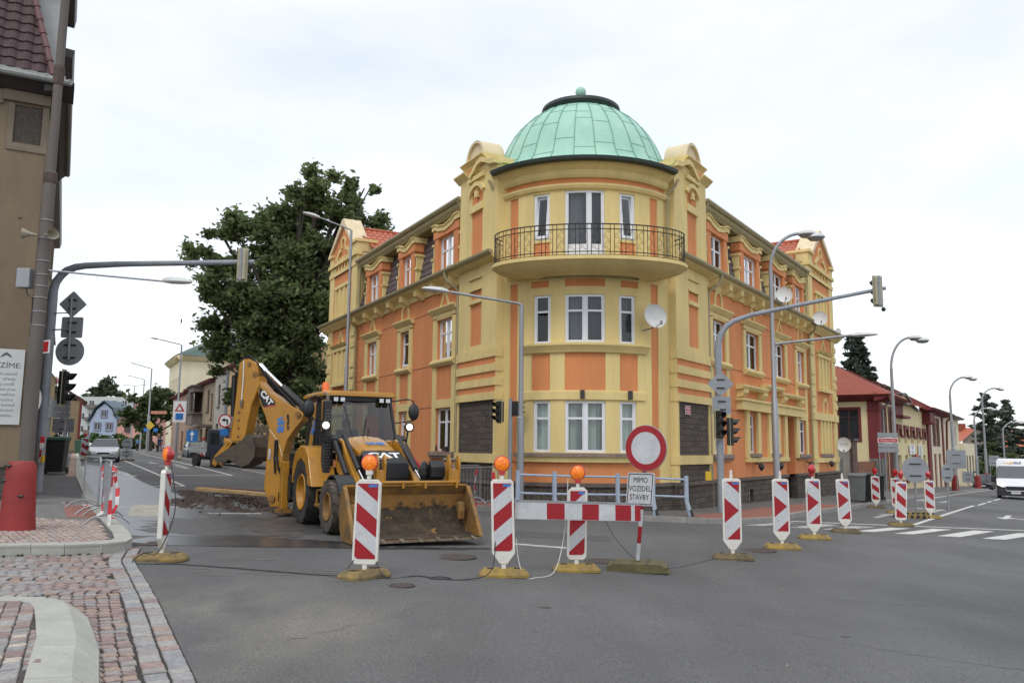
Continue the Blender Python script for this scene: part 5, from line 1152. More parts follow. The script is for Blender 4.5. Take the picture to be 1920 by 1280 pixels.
def mudmat():
    m = M_mud.copy(); m.name = 'mud lining'; nt = m.node_tree; nd = nt.nodes; l = nt.links.new; p = nd['Principled BSDF']; src = p.inputs['Base Color'].links[0].from_socket
    tc = nd.new('ShaderNodeTexCoord'); sx_ = nd.new('ShaderNodeSeparateXYZ'); l(tc.outputs['Object'], sx_.inputs[0]); n = nd.new('ShaderNodeTexNoise'); n.inputs['Scale'].default_value = 5; n.inputs['Detail'].default_value = 7; l(tc.outputs['Object'], n.inputs['Vector'])
    a = nd.new('ShaderNodeMath'); a.operation = 'MULTIPLY_ADD'; l(n.outputs['Fac'], a.inputs[0]); a.inputs[1].default_value = .8; l(sx_.outputs['Z'], a.inputs[2])
    r = nd.new('ShaderNodeMapRange'); r.inputs['From Min'].default_value = .88; r.inputs['From Max'].default_value = 1.04; l(a.outputs[0], r.inputs['Value'])
    # bright scratches where the mud has been scraped off
    n2 = nd.new('ShaderNodeTexNoise'); n2.inputs['Scale'].default_value = 3.2; n2.inputs['Detail'].default_value = 3; l(tc.outputs['Object'], n2.inputs['Vector']); r2 = nd.new('ShaderNodeMapRange'); r2.inputs['From Min'].default_value = .66; r2.inputs['From Max'].default_value = .69; l(n2.outputs['Fac'], r2.inputs['Value'])
    mx = nd.new('ShaderNodeMath'); mx.operation = 'MAXIMUM'; l(r.outputs[0], mx.inputs[0]); l(r2.outputs[0], mx.inputs[1])
    x = nd.new('ShaderNodeMixRGB'); l(mx.outputs[0], x.inputs[0]); l(src, x.inputs[1]); x.inputs[2].default_value = (.27, .135, .035, 1); l(x.outputs[0], p.inputs['Base Color']); return m
b.build('mud', mudmat(), bk)
for sd in (-1, 1):
    b = MB(); b.prism([(2.96, .90), (3.06, .86), (3.45, .42), (3.72, .06), (3.70, .0), (3.0, .0), (2.80, .2), (2.74, .48), (2.82, .78)], sd*BW, sd*(BW+.025), XZ); b.prism([(3.02, .90), (3.10, .86), (3.50, .40), (3.76, .05), (3.70, .05), (3.44, .38), (3.04, .8)], sd*(BW-.03), sd*(BW+.04), XZ); P_(b, 'side_plate', M_catd)
    b = MB(); b.prism([(3.0, .62), (3.10, .60), (3.13, .45), (3.10, .30), (3.02, .32), (2.95, .5)], sd*(BW-.20), sd*(BW-.08), XZ); b.build('lug', M_catd, bk, bevel=.015)
b = MB(); b.box(3.6, 3.80, -BW, BW, .0, .032); 
b.build('cutting_edge', M_steel, bk)
for i in range(7):
    y = -1.05+i*.35; b = MB(); b.prism([(3.62, .03), (3.70, .065), (3.86, .03), (3.86, .005), (3.62, .005)], y-.035, y+.035, XZ); b.build('tooth', M_steel, bk)
b = MB(); b.tube([(2.98, -1.0, .965), (2.98, 1.05, .965)], .028, 8)
for y in (-.98, -.1, .35, 1.0): b.box(2.93, 3.03, y-.02, y+.02, .86, .98)
b.build('top_bar', M_cat, bk)
b = MB(); b.prism([(2.86, .86), (2.96, .90), (2.96, .93), (2.86, .9)], -BW, BW, XZ); b.build('top_edge', M_cat, bk)
for y0, y1 in ((-.60, -.42), (.86, 1.10)):
    b = MB(); b.prism([(2.72, .5), (2.92, .9), (2.96, 1.30), (2.88, 1.46), (2.78, 1.42), (2.70, 1.0)], y0, y0+.04, XZ); b.prism([(2.72, .5), (2.92, .9), (2.96, 1.30), (2.88, 1.46), (2.78, 1.42), (2.70, 1.0)], y1-.04, y1, XZ); b.box(2.74, 2.93, y0, y1, .92, 1.18); br_ = P_(b, 'fork_bracket', M_cat, bevel=.01)
b = MB(); b.tube([(2.86, .8, 1.36), (2.86, 1.14, 1.36)], .03, 8); b.tube([(2.84, -.66, 1.36), (2.84, -.38, 1.36)], .03, 8); P_(b, 'fork_pin', M_steel)
b = MB(); b.prism([(2.60, .95), (2.82, 1.05), (2.82, 1.22), (2.70, 1.34), (2.62, 1.12)], .58, .86, XZ); b.sphere((2.66, .50, 1.14), .20, 10, (.35, .5, 1.)); P_(b, 'fork_carriage', M_blk)
for o in BH.children_recursive:   # the bucket is a little shallower and narrower than its drawing
    if o.name.split('.')[0] in ('bucket', 'mud', 'side_plate', 'lug', 'cutting_edge', 'tooth', 'top_bar', 'top_edge', 'fork_bracket'):
        for v in o.data.vertices: v.co.x = 2.98+(v.co.x-2.78)*.82; v.co.y *= .94
# backhoe: frame, stabilisers, swing post, boom, stick, bucket
BZ = H(-5.3)-H(-3.3)+.0
bx, by = -2.41, -.98; ex_, ey_ = -.744, -.669; px_, py_ = -ey_, ex_   # in-plane direction and its normal
n_ = math.hypot(ex_, ey_); ex_, ey_ = ex_/n_, ey_/n_; px_, py_ = -ey_, ex_
FB = lambda a, z, d: (bx+ex_*a+px_*d, by+ey_*a+py_*d, (z if z < 1.6 else 1.6+(z-1.6)*.93)+BZ)
b = MB(); b.box(-1.62, -1.45, -1.15, 1.15, .40, .62); b.box(-1.62, -1.45, -1.15, 1.15, .95, 1.12); b.box(-1.60, -1.48, -.2, .5, .6, .95); P_(b, 'backhoe_frame', M_blk)
for sd in (-1, 1):
    b = MB(); b.box(-1.66, -1.42, sd*1.02, sd*1.17, .22, 1.25); st_ = P_(b, 'stabiliser', M_cat, bevel=.015)
    b = MB(); b.box(-1.72, -1.36, sd*.95, sd*1.24, .14, .22); b.build('stabiliser_foot', M_catd, st_)
b = MB(); b.box(-2.35, -1.6, -1.05, -.80, .35, .55); b.box(-2.35, -1.6, -1.05, -.80, .95, 1.1); b.tube([(-2.3, -.93, .3), (-2.3, -.93, 1.15)], .09, 10); P_(b, 'swing_post', M_blk)
boom = [(-.14, .14), (.17, .14), (.36, .55), (.33, 1.2), (.29, 1.9), (.42, 2.25), (.60, 2.62), (.68, 2.95), (.90, 3.40), (1.02, 3.58), (.90, 3.66), (.74, 3.58), (.60, 3.12), (.34, 2.86), (-.10, 2.60), (-.50, 2.40), (-.62, 2.28), (-.58, 2.12), (-.40, 1.92), (-.22, 1.66), (-.13, 1.35), (-.10, .7)]
b = MB(); b.prism(boom, -.13, .13, FB); bm_ = P_(b, 'boom', M_cat, bevel=.02)
side = 1 if (FB(0, 0, .13)[0]*1 > FB(0, 0, -.13)[0]) else -1   # the face seen from the road
def onboom(poly, m, nm, d=.1325, par=None):
    b = MB(); b.prism(poly, side*.1315, side*(d+.001), FB); return b.build(nm, m, par or bm_)
dk = onboom([(.60, 2.98), (.45, 2.85), (.16, 2.62), (.14, 2.50), (.42, 2.46), (.50, 2.50), (.62, 2.76)], M_blk, 'decal')
onboom([(.14, 2.50), (.42, 2.46), (.43, 2.49), (.16, 2.53)], M_redl, 'decal_stripe', .134)
e3 = Vector(FB(1, 0, 0))-Vector(FB(0, 0, 0)); n3 = (Vector(FB(0, 0, side))-Vector(FB(0, 0, 0)))
def onb(s, a, z, size, m, rot, d=.136, sx=1., bold=.004, par=None):
    o = Vector(FB(a, z, side*d)); up = Vector((0, 0, 1)); xr = -e3 if (-e3).cross(up).dot(n3) > 0 else e3
    x = xr*math.cos(rot)+up*math.sin(rot); y = -xr*math.sin(rot)+up*math.cos(rot); return text(s, size, m, par or bm_, frame(o, x, y), sx=sx, bold=bold)
onb('CAT', .395, 2.70, .19, M_wht, -.80, .138, 1.1, .008)
onb('VHS', .0, 2.03, .20, M_blue, -1.5, .135, 1., .012); onb('BEPPELIN', -.22, 2.10, .085, M_blk, -1.5)
onboom([(-.12, 2.16), (-.09, 2.16), (-.09, 1.88), (-.12, 1.88)], M_blue, 'sticker', .1335)
b = MB(); 
for a, z, r in ((-.50, 2.28, .07), (.72, 3.30, .08), (.12, .32, .09), (.90, 3.56, .06)):
    b.tube([FB(a, z, -.17), FB(a, z, .17)], r, 14)
    b.tube([FB(a, z, -.18), FB(a, z, .18)], r*.5, 10)
P_(b, 'pin', M_catd, smooth=True)
b = MB(); b.box(-.02, .04, 0, .0, 0, 0) if False else b.tube([FB(.02, 1.62, side*.16), FB(.02, 1.30, side*.17), FB(-.03, 1.0, side*.16), FB(-.12, .85, side*.15)], .022, 6); b.tube([FB(.08, 1.62, side*.16), FB(.08, 1.25, side*.17), FB(.05, .9, side*.16)], .022, 6); b.tube([FB(.02, 1.62, side*.155), FB(.08, 1.62, side*.155)], .045, 6)
P_(b, 'hydraulic_hose', M_blk, smooth=True)
b = MB(); q = lambda a0, a1, z0, z1: b.prism([(a0, z0), (a1, z0), (a1, z1), (a0, z1)], side*.13, side*.15, FB); q(-.02, .10, 1.18, 1.26); q(.20, .26, 1.2, 1.45); b.build('valve_plate', M_lens, bm_)
b = MB(); b.tube([FB(.28, 1.92, side*.12), FB(.02, 1.62, side*.12), FB(-.10, 1.30, side*.12)], .016, 5); b.build('weld_seam', M_ptop, bm_)
# stick ram on the boom's back
b = MB(); b.tube([FB(-.50, 2.40, -.0), FB(-.52, 2.50, 0), FB(.06, 2.98, 0)], .085, 12); P_(b, 'stick_ram', M_blk, smooth=True)
b = MB(); b.tube([FB(.06, 2.98, 0), FB(.60, 3.45, 0)], .042, 10); b.tube([FB(.55, 3.38, 0), FB(.72, 3.55, 0)], .07, 10); P_(b, 'ram_rod', M_chrome, smooth=True)
b = MB()
for k in range(4): b.tube([FB(-.40, 2.42+.03*k, side*(.06+.03*k)), FB(.05, 2.80+.04*k, side*(.09+.02*k)), FB(.45, 3.22+.03*k, side*.12), FB(.74, 3.62, side*.1), FB(1.0, 3.74+.02*k, side*.05), FB(1.17, 3.66, side*(.1+.02*k))], .016, 5)
P_(b, 'hydraulic_hose', M_blk, smooth=True)
b = MB(); st = [(1.20, 3.60), (1.08, 3.70), (.92, 3.70), (.74, 3.42), (.62, 3.20), (.60, 3.02), (.80, 2.5), (.95, 1.62), (1.34, 1.62), (1.26, 2.6)]
b.prism(st, -.16, .16, FB); stk = P_(b, 'stick', M_cat, bevel=.02)
b = MB()
for z in (1.74, 1.95, 2.15, 2.35): b.tube([FB(1.12, z, side*.155), FB(1.12, z, side*.185)], .028, 8)
b.build('bolt', M_catd, stk)
b = MB(); b.tube([FB(1.06, 3.66, side*.17), FB(1.04, 3.2, side*.18), FB(1.06, 2.62, side*.18)], .014, 6); b.build('hose', M_wht, stk)
b = MB(); b.tube([FB(1.06, 2.66, side*.18), FB(1.05, 2.48, side*.18)], .04, 8); b.build('hose_coupling', M_steel, stk)
b = MB(); b.tube([FB(1.44, 3.3, .0), FB(1.42, 2.25, 0)], .062, 10); b.tube([FB(1.22, 3.45, 0), FB(1.44, 3.25, 0)], .05, 8); P_(b, 'bucket_ram', M_blk, smooth=True)
b = MB(); b.tube([FB(1.42, 2.25, 0), FB(1.50, 1.66, 0)], .03, 8); P_(b, 'ram_rod', M_chrome, smooth=True)
b = MB(); b.prism([(1.30, 1.58), (1.42, 1.66), (1.78, 1.28), (1.86, 1.10), (1.76, 1.02), (1.60, 1.18)], -.14, -.08, FB); b.prism([(1.30, 1.58), (1.42, 1.66), (1.78, 1.28), (1.86, 1.10), (1.76, 1.02), (1.60, 1.18)], .08, .14, FB); b.prism([(1.36, 1.60), (1.50, 1.70), (1.54, 1.62), (1.42, 1.52)], -.17, .17, FB); P_(b, 'bucket_link', M_cat, bevel=.01)
b = MB(); bo = [(1.72, 1.22), (1.55, 1.32), (1.30, 1.46), (.98, 1.62), (.80, 1.80), (.66, 1.72), (.56, 1.48), (.58, 1.26), (.72, 1.10), (.92, 1.03), (1.10, 1.10), (1.28, 1.20), (1.46, 1.10), (1.64, 1.12)]
b.prism(bo, -.24, -.21, FB); b.prism(bo, .21, .24, FB); b.prism([bo[4], bo[5], bo[6], bo[7], bo[8], bo[9], bo[10], (1.08, 1.13), (.92, 1.07), (.74, 1.14), (.61, 1.28), (.59, 1.47), (.68, 1.68), (.80, 1.76)], -.23, .23, FB); b.prism([(1.72, 1.22), (1.55, 1.32), (1.30, 1.46), (1.26, 1.40), (1.5, 1.22), (1.66, 1.12)], -.20, .20, FB); P_(b, 'digging_bucket', M_bucket)
# ---- people as one skinned body each
def person(name, label, joints, radii, edges, mats, at_=(0, 0, 0), rz=0, par=None, hair=None, group=None):
    me = bpy.data.meshes.new(name); me.from_pydata(joints, edges, []); o = bpy.data.objects.new(name, me); COL.objects.link(o)
    sk = o.modifiers.new('s', 'SKIN'); ly = me.skin_vertices[0] if me.skin_vertices else None
    if ly is None:
        bm = bmesh.new(); bm.from_mesh(me); bm.verts.layers.skin.verify(); bm.to_mesh(me); bm.free(); ly = me.skin_vertices[0]
    for i, r in enumerate(radii): ly.data[i].radius = r if isinstance(r, tuple) else (r, r); ly.data[i].use_root = (i == 0)
    ss = o.modifiers.new('d', 'SUBSURF'); ss.levels = 1; ss.render_levels = 1
    dg = bpy.context.evaluated_depsgraph_get(); m2 = bpy.data.meshes.new_from_object(o.evaluated_get(dg)); bpy.data.objects.remove(o); m2.materials.clear()
    for m in mats: m2.materials.append(m)
    r = bpy.data.objects.new(name, m2); COL.objects.link(r); r.location = at_; r.rotation_euler = (0, 0, rz)
    # colour by the nearest joint's material index
    jm = MIDX
    J = [Vector(j) for j in joints]
    for p in m2.polygons:
        c = p.center; p.material_index = jm[min(range(len(J)), key=lambda i: (J[i]-c).length-RW[i])]; p.use_smooth = True
    tag(r, label, 'person', group)
    return r
M_skin = mat('skin', (.42, .24, .17), .6, .05, 8)
def body(name, label, at_, rz, top, legs_, hairm, pose='stand', hs=1., arms=None, group=None, shoes=None):
    global MIDX, RW
    # joint list: pelvis, waist, chest, neck, head, head top, (L/R) shoulder elbow wrist hand fingers..., hip knee ankle toe
    if pose == 'stand': Lg = [(.10, 0, .90), (.11, .02, .50), (.11, -.02, .09), (.11, .14, .04)]; Lg2 = [(-.10, 0, .90), (-.11, .10, .50), (-.11, .06, .09), (-.11, .22, .04)]
    elif pose == 'walk': Lg = [(.10, 0, .90), (.11, .16, .52), (.11, .24, .10), (.11, .38, .08)]; Lg2 = [(-.10, 0, .90), (-.11, -.02, .50), (-.11, -.28, .14), (-.11, -.18, .05)]
    else: Lg = [(.10, 0.02, .02), (.16, .42, .06), (.16, .46, -.36), (.16, .60, -.42)]; Lg2 = [(-.10, .02, .02), (-.16, .42, .06), (-.16, .46, -.36), (-.16, .60, -.42)]
    z0 = .95 if pose != 'sit' else .05
    J = [(0, 0, z0), (0, 0, z0+.18), (0, 0, z0+.40), (0, .0, z0+.55), (0, .015, z0+.66), (0, .02, z0+.78)]; RR = [(.15, .11), (.135, .10), (.165, .115), (.055, .055), (.082, .098), (.062, .075)]
    E = [(0, 1), (1, 2), (2, 3), (3, 4), (4, 5)]; MI = [1, 0, 0, 2, 2, 3]
    for sd, A in ((1, arms[0] if arms else [(.21, 0, .47), (.25, -.02, .20), (.27, .06, -.02)]), (-1, arms[1] if arms else [(-.21, 0, .47), (-.25, -.02, .20), (-.27, .06, -.02)])):
        k = len(J); J += [(a[0], a[1], a[2]+z0) for a in A]; RR += [.062, .045, .032]; E += [(2, k), (k, k+1), (k+1, k+2)]; MI += [0, 0, 2]
        w = Vector(J[k+2]); d = (w-Vector(J[k+1])).normalized(); n = d.cross(Vector((0, 0, 1))); n = n.normalized() if n.length > .1 else Vector((0, 1, 0))
        p = len(J); J.append(tuple(w+d*.05)); RR.append((.034, .018)); E.append((k+2, p)); MI.append(2)
        for f in range(4):
            o = (f-1.5)*.019; l_ = (.070, .080, .076, .062)[f]; q = len(J); J += [tuple(w+d*.08+n*o), tuple(w+d*(.08+l_)+n*o*1.1+Vector((0, 0, -.012)))]; RR += [.010, .008]; E += [(p, q), (q, q+1)]; MI += [2, 2]
        q = len(J); J += [tuple(w+d*.04+n*.045), tuple(w+d*.085+n*.06)]; RR += [.012, .009]; E += [(p, q), (q, q+1)]; MI += [2, 2]
    for A in (Lg, Lg2):
        k = len(J); J += A; RR += [.095, .062, .045, .038]; E += [(0, k), (k, k+1), (k+1, k+2), (k+2, k+3)]; MI += [1, 1, 1, 3]
    MIDX = MI; RW = [max(r) if isinstance(r, tuple) else r for r in RR]
    r = person(name, label, J, RR, E, [top, legs_, M_skin, shoes or M_blk], at_, rz, group=group)
    # hair cap, eyes, nose and ears
    hz = z0+.70; b = MB(); b.sphere((0, -.012, hz+.035), .118, 12, (.86, 1.0, 1.0))
    b2 = MB(); b2.v = []; 
    b.build('hair', hairm, r, smooth=True)
    b = MB(); b.sphere((.033, .108, hz), .012, 6); b.sphere((-.033, .108, hz), .012, 6); b.build('eyes', M_blk, r); b = MB(); b.sphere((0, .12, hz-.03), .016, 6, (1, 1.2, 1.5)); b.box(-.022, .022, .1, .108, hz-.072, hz-.064); b.sphere((.088, .0, hz-.01), .022, 6, (.5, 1, 1.4)); b.sphere((-.088, .0, hz-.01), .022, 6, (.5, 1, 1.4)); b.build('face', M_skin, r)
    return r
def clothm(name, c): return mat(name, c, .9, .15, 6, bump=.3, bscale=30)
c_dk = clothm('dark work shirt', (.035, .022, .022)); c_jn = clothm('dark trousers', (.02, .022, .03)); c_hair = mat('dark hair', (.02, .014, .01), .6, .3, 20)
Mw = parent_world(BH); p = Mw @ Vector((-.28, -.12, 1.28))
body('person', 'driver in a dark red shirt sitting at the wheel in the backhoe cab', tuple(p), math.atan2(hy, hx)-math.pi/2, clothm('dark red work shirt', (.10, .022, .02)), c_jn, c_hair, 'sit', arms=([(.20, .02, .47), (.26, .22, .28), (.16, .44, .36)], [(-.20, .02, .47), (-.26, .22, .28), (-.12, .44, .36)]))
# hi-vis jacket hanging in the cab
t = MB(); G = lambda x, y, z: tuple(Mw @ Vector((x, y, z)))
pts = []; n_ = 9
for z, w, d in ((2.30, .05, .03), (2.24, .13, .05), (2.05, .17, .07), (1.8, .17, .08), (1.62, .19, .08)):
    pts += [G(-.36+d*math.cos(2*math.pi*i/n_)*(1+.3*math.sin(i*3)), .46+w*math.sin(2*math.pi*i/n_), z) for i in range(n_)]
t.add(pts, [[j*n_+i, j*n_+(i+1) % n_, (j+1)*n_+(i+1) % n_, (j+1)*n_+i] for j in range(4) for i in range(n_)]+[list(range(n_))])
o = t.build('jacket', clothm('orange hi-vis cloth', (.75, .09, .02)), None, smooth=True); tag(o, 'bright orange work jacket hanging inside the backhoe cab', 'jacket')
# ================================================================ STREET FURNITURE
M_rfl = mat('red reflective film', (.31, .006, .014), .35, .08, 6); M_gfl = mat('white reflective film', (.50, .51, .52), .4, .12, 5, fine=.08, bscale=20); M_bcn = mat('white plastic', (.66, .64, .58), .45, .10, 6, bump=.1)
M_base = mat('dirty yellow rubber', (.27, .185, .055), .85, col2=(.10, .08, .05), scale=7, bump=.4, bscale=30); M_base2 = mat('bright yellow rubber', (.38, .25, .045), .8, col2=(.17, .12, .05), scale=7, bump=.4)
M_base3 = mat('grimy brown rubber', (.20, .14, .06), .85, col2=(.07, .06, .04), scale=7, bump=.5); M_galv = mat('galvanised steel', (.30, .31, .325), .5, .12, 5, metal=.5, stretch=(1, 1, .3)); M_galv2 = mat('grey painted steel', (.25, .27, .30), .55, .12, 5)
M_sgb = mat('grey sign back', (.25, .265, .285), .5, .12, 4); M_tl = mat('black signal housing', (.012, .012, .012), .5, .2, 5); M_tlb = mat('cream signal board', (.36, .34, .24), .7, .12, 4); M_post = mat('red plastic sleeve', (.25, .022, .02), .6, .18, 3, bump=.2, fine=.1)
M_bark = mat('bark', (.06, .048, .038), .95, .3, 8, bump=1, bscale=15)
def gz(x): return H(x)
def beacon(x, y, rz, style, lampk, label, group='striped warning beacons round the closed junction', base=M_base, brz=0., yaw=0., w=.25, h=1.04, tilt=0., taper=1):
    """red and white panel on a rubber foot; local x is across the panel, -y is the face"""
    t = thing('warning_beacon', label, 'beacon', (x, y, gz(x)), rz, group)
    b = MB(); L_, W_ = .335, .19; cb, sb = math.cos(brz), math.sin(brz); F = lambda a, c, z: (a*cb-c*sb, a*sb+c*cb, z)
    lo = [(-L_, -W_*.7), (-L_*.8, -W_), (L_*.8, -W_), (L_, -W_*.7), (L_, W_*.7), (L_*.8, W_), (-L_*.8, W_), (-L_, W_*.7)]
    pts = [F(a, c, 0) for a, c in lo]+[F(a, c, .035) for a, c in lo]+[F(a*.80, c*.70, .10) for a, c in lo]
    b.add(pts, [[j*8+i, j*8+(i+1) % 8, (j+1)*8+(i+1) % 8, (j+1)*8+i] for j in range(2) for i in range(8)]+[list(range(16, 24))]); bs = b.build('rubber_foot', base, t, bevel=.006)
    b = MB()
    for a in (-.18, .18): b.box(a-.045, a+.045, -.055, .055, .095, .106, F)
    b.build('foot_slot', M_rub, bs)
    Z0, Z1 = .16, .16+h; T_ = lambda a, c, z: (a+tilt*z, c, z); cc = .035; hw = w/2+.03
    out = [(-hw, Z0+.14), (-.05, Z0), (.05, Z0), (hw, Z0+.14), (hw, Z1-cc), (hw-cc, Z1), (-hw+cc, Z1), (-hw, Z1-cc)] if taper else [(-hw, Z0+.05), (-hw+cc, Z0), (hw-cc, Z0), (hw, Z0+.05), (hw, Z1-cc*1.5), (hw-cc*1.5, Z1), (-hw+cc*1.5, Z1), (-hw, Z1-cc*1.5)]
    b = MB(); b.prism(out, -.032, .032, lambda a, z, d: T_(a, d, z)); b.box(-.03, .03, -.025, .025, .08, Z0+.02, T_); b.box(-.025, .025, -.02, .02, Z1, Z1+.06, T_); pn = b.build('panel', M_bcn, t, bevel=.008)
    x0, x1, y0, y1 = -w/2, w/2, Z0+(.17 if taper else .07), Z1-.05; hh = y1-y0
    for sd, fn in ((-1, 'front'), (1, 'back')):
        b = MB(); d = sd*.0335; b.box(x0, x1, d-.0008, d+.0008, y0, y1, lambda a, c, z: T_(a, c, z)); b.build('reflective_face', M_gfl, pn)
        b = MB(); st = style if sd < 0 else {'\\': '/', '/': '\\', '>': '<'}.get(style, style); d = sd*.0352
        polys = []
        if st in '\\/':
            s = w*1.15; ph = .42*s if st == '\\' else .42*s
            for k in range(-1, 3):
                zc = y0+hh*(.515+.475*k); tt, sl = hh*.12, hh*.115
                q = [(x0, zc+sl+tt), (x1, zc-sl+tt), (x1, zc-sl-tt), (x0, zc+sl-tt)]
                if st == '/': q = [(-a, z) for a, z in q]
                polys.append(clip(q, x0, x1, y0, y1))
        else:
            sg = 1 if st == '>' else -1; m_ = (y0+y1)/2
            polys += [[(x0*sg, m_+hh*.22), (x1*sg*.92, m_), (x0*sg, m_-hh*.22)], [(x0*sg*.75, y1), (x1*sg, y1), (x1*sg, y1-hh*.20)], [(x0*sg*.75, y0), (x1*sg, y0), (x1*sg, y0+hh*.22)]]
        for q in polys:
            if len(q) > 2: b.quad(*[T_(a, d, z) for a, z in q])
        b.build('red_stripe', M_rfl, pn)
        b = MB(); b.quad(*[T_(a, sd*.0365, z) for a, z in ((.01, y1-.045), (x1-.012, y1-.045), (x1-.012, y1-.012), (.01, y1-.012))]); b.build('label_sticker', M_blue, pn)
    if lampk:
        z = Z1+.06; m = {'orange': M_orl, 'orange_off': M_oro, 'red': M_redl}[lampk[0]]; c, s = math.cos(yaw), math.sin(yaw)
        F2 = lambda a, q, r_: (a*c-q*s+tilt*z, a*s+q*c, z+r_)
        b = MB(); b.box(-.04, .04, -.03, .05, 0, .09, F2); b.lathe([(.0, .05), (.055, .05), (.075, .0), (.08, -.015), (0, -.02)], (0, -.0, .14), 16, 'y', F=lambda x_, y_, z_: F2(x_, y_+.03, z_)); lb_ = b.build('lamp_body', M_redl if lampk[1] else M_bcn, t, smooth=True)
        b = MB(); b.lathe([(.096, .02), (.10, 0), (.096, -.03), (.066, -.055), (.0, -.065)], (0, 0, .15), 20, 'y', F=lambda x_, y_, z_: F2(x_, y_, z_)); b.lathe([(.0, .025), (.096, .02)], (0, 0, .15), 20, 'y', F=lambda x_, y_, z_: F2(x_, y_, z_)); b.build('lamp_lens', m, lb_, smooth=True); b = MB(); b.lathe([(.094, .025), (.108, .02), (.112, -.005), (.104, -.02), (.096, -.02)], (0, 0, .15), 20, 'y', F=lambda x_, y_, z_: F2(x_, y_, z_)); b.build('lens_ring', M_redl, lb_, smooth=True)
    elif lampk is None:
        b = MB(); b.lathe([(.022, Z1+.05), (.022, Z1+.12), (.012, Z1+.14), (0, Z1+.14)], (tilt*Z1, 0, 0), 8); b.build('lamp_socket', M_bcn, t)
    return t
beacon(-4.68, 11.38, 1.68, '\\', ('orange', 1), 'tapered white beacon seen edge-on at the left with an unlit orange lamp turned sideways', base=M_base, yaw=-2.7, brz=-1.68, w=.24)
beacon(-1.84, 10.75, -.10, '\\', ('orange', 0), 'striped beacon with lit round orange lamp in front of the digger bucket', yaw=.05, w=.27, h=1.06, tilt=.02, taper=0, base=M_base, brz=1.0)
beacon(-.08, 11.42, .06, '/', ('orange', 1), 'striped beacon with lit orange lamp standing at the left end of the plank barrier', yaw=-.1, w=.25, h=1.12, tilt=-.03, base=M_base2)
beacon(.95, 12.15, .03, '/', ('orange', 1), 'striped beacon with lit orange lamp behind the middle of the plank barrier', yaw=-.2, w=.22, h=1.02, tilt=.02, taper=0, base=M_base2)
gA = 'arrow beacons in a row across the right-hand street'
beacon(3.75, 14.25, -.12, '>', None, 'nearest beacon with a red arrow, standing on a wooden brown foot without a lamp', gA, M_base3, h=1.18)
beacon(5.22, 16.23, -.15, '>', None, 'second nearest arrow beacon, on a bright yellow foot, a thin cable beside it', gA, M_base2, h=1.16)
beacon(6.66, 18.48, -.15, '>', ('red', 1), 'third arrow beacon, the one with a red lamp on top', gA, M_base2, yaw=.9, h=1.14)
beacon(8.15, 20.49, -.2, '>', None, 'farthest arrow beacon, slightly leaning, right of the red-lamped one', gA, M_base3, h=1.12, tilt=-.03)
gB = 'striped beacons with red lamps in the right-hand street'
beacon(10.88, 23.5, -.1, '\\', ('red', 1), 'leaning striped beacon with red lamp standing on the edge of the zebra crossing', gB, M_base, yaw=1.2, h=1.06, tilt=.06, taper=0)
beacon(13.79, 27.63, -.15, '\\', ('red', 1), 'rightmost striped beacon with red lamp, in front of the white van', gB, M_base2, yaw=1.2, h=1.06)
beacon(13.6, 29.6, -.2, '\\', ('red', 1), 'striped beacon with small red lamp directly behind the round back of a road sign', gB, M_base2, yaw=2.2, h=1.06)
beacon(14.1, 32.4, -.3, '\\', ('red', 1), 'striped beacon with red lamp nearest the kerb, left of the round sign back', gB, M_base3, yaw=2.6, h=1.06)
gC = 'far striped beacons in the left street'
beacon(-27.6, 54.0, .45, '\\', ('red', 1), 'striped beacon at the left kerb beside the silver car', gC, M_base, yaw=.5, h=1.3, w=.4)
beacon(-22.9, 62.0, .3, '\\', ('red', 1), 'striped beacon in front of the dark parked car', gC, M_base, h=1.25, w=.3)
t = thing('loose_foot', 'empty yellow rubber beacon foot on the road left of the dark car', 'beacon foot', (-24.9, 62.5, gz(-24.9))); b = MB(); b.box(-.45, .45, -.2, .2, 0, .1); b.build('foot', M_base2, t, bevel=.03); b = MB(); b.lathe([(0, .3), (.22, .28), (.25, .1), (0, .1)], (0, 0, 0), 12); b.build('lamp_base', M_bcn, t)
# black and yellow striped feet
def zfoot(x, y, rz, lb, L_=.55):
    t = thing('striped_rubber_foot', lb, 'sign foot', (x, y, gz(x)), rz); b = MB(); b.prism([(-L_, 0), (L_, 0), (L_*.9, .1), (-L_*.9, .1)], -.2, .2, lambda a, z, d: (a, d, z)); f = b.build('foot', M_blk, t, bevel=.01)
    b = MB()
    for k in range(5): a = -L_*.82+k*L_*.37; b.prism([(a, .005), (a+.1, .005), (a+.11, .103), (a+.01, .103)], -.204, .204, lambda a_, z, d: (a_, d, z))
    b.build('yellow_stripe', M_base2, f); return t
zfoot(13.0, 27.3, .1, 'black and yellow striped foot on the centre line beside the rightmost striped beacon')
# plank barrier between beacon, sign post
b = MB(); A_, B2 = Vector((.02, 11.55, .87)), Vector((1.86, 12.05, .81)); e_ = (B2-A_).normalized(); up = Vector((0, 0, 1)); nn = e_.cross(up).normalized(); FP = lambda a, c, z: tuple(A_+e_*a+nn*c+up*z); Lp = (B2-A_).length
t = thing('plank_barrier', 'red and white striped plank barrier hung between two beacons and the round sign', 'barrier', tuple((A_+B2)/2-Vector((0, 0, .15))))
b.box(0, Lp, -.012, .012, -.125, .115, FP); pk = b.build('plank', M_gfl, t, world=True, bevel=.004)
for sd in (-1, 1):
    b = MB(); a0 = .0
    for a, c in ((0, .04), (.50, .76), (1.02, 1.27), (1.52, 1.76), (Lp-.09, Lp)): b.quad(*[FP(q, sd*.0135, z) for q, z in ((a, -.118), (c, -.118), (c, .10), (a, .10))])
    b.build('red_block', M_rfl, pk, world=True)
b = MB(); b.box(0, Lp, -.02, .02, .115, .135, FP); b.build('top_rail', M_sgb, pk, world=True)
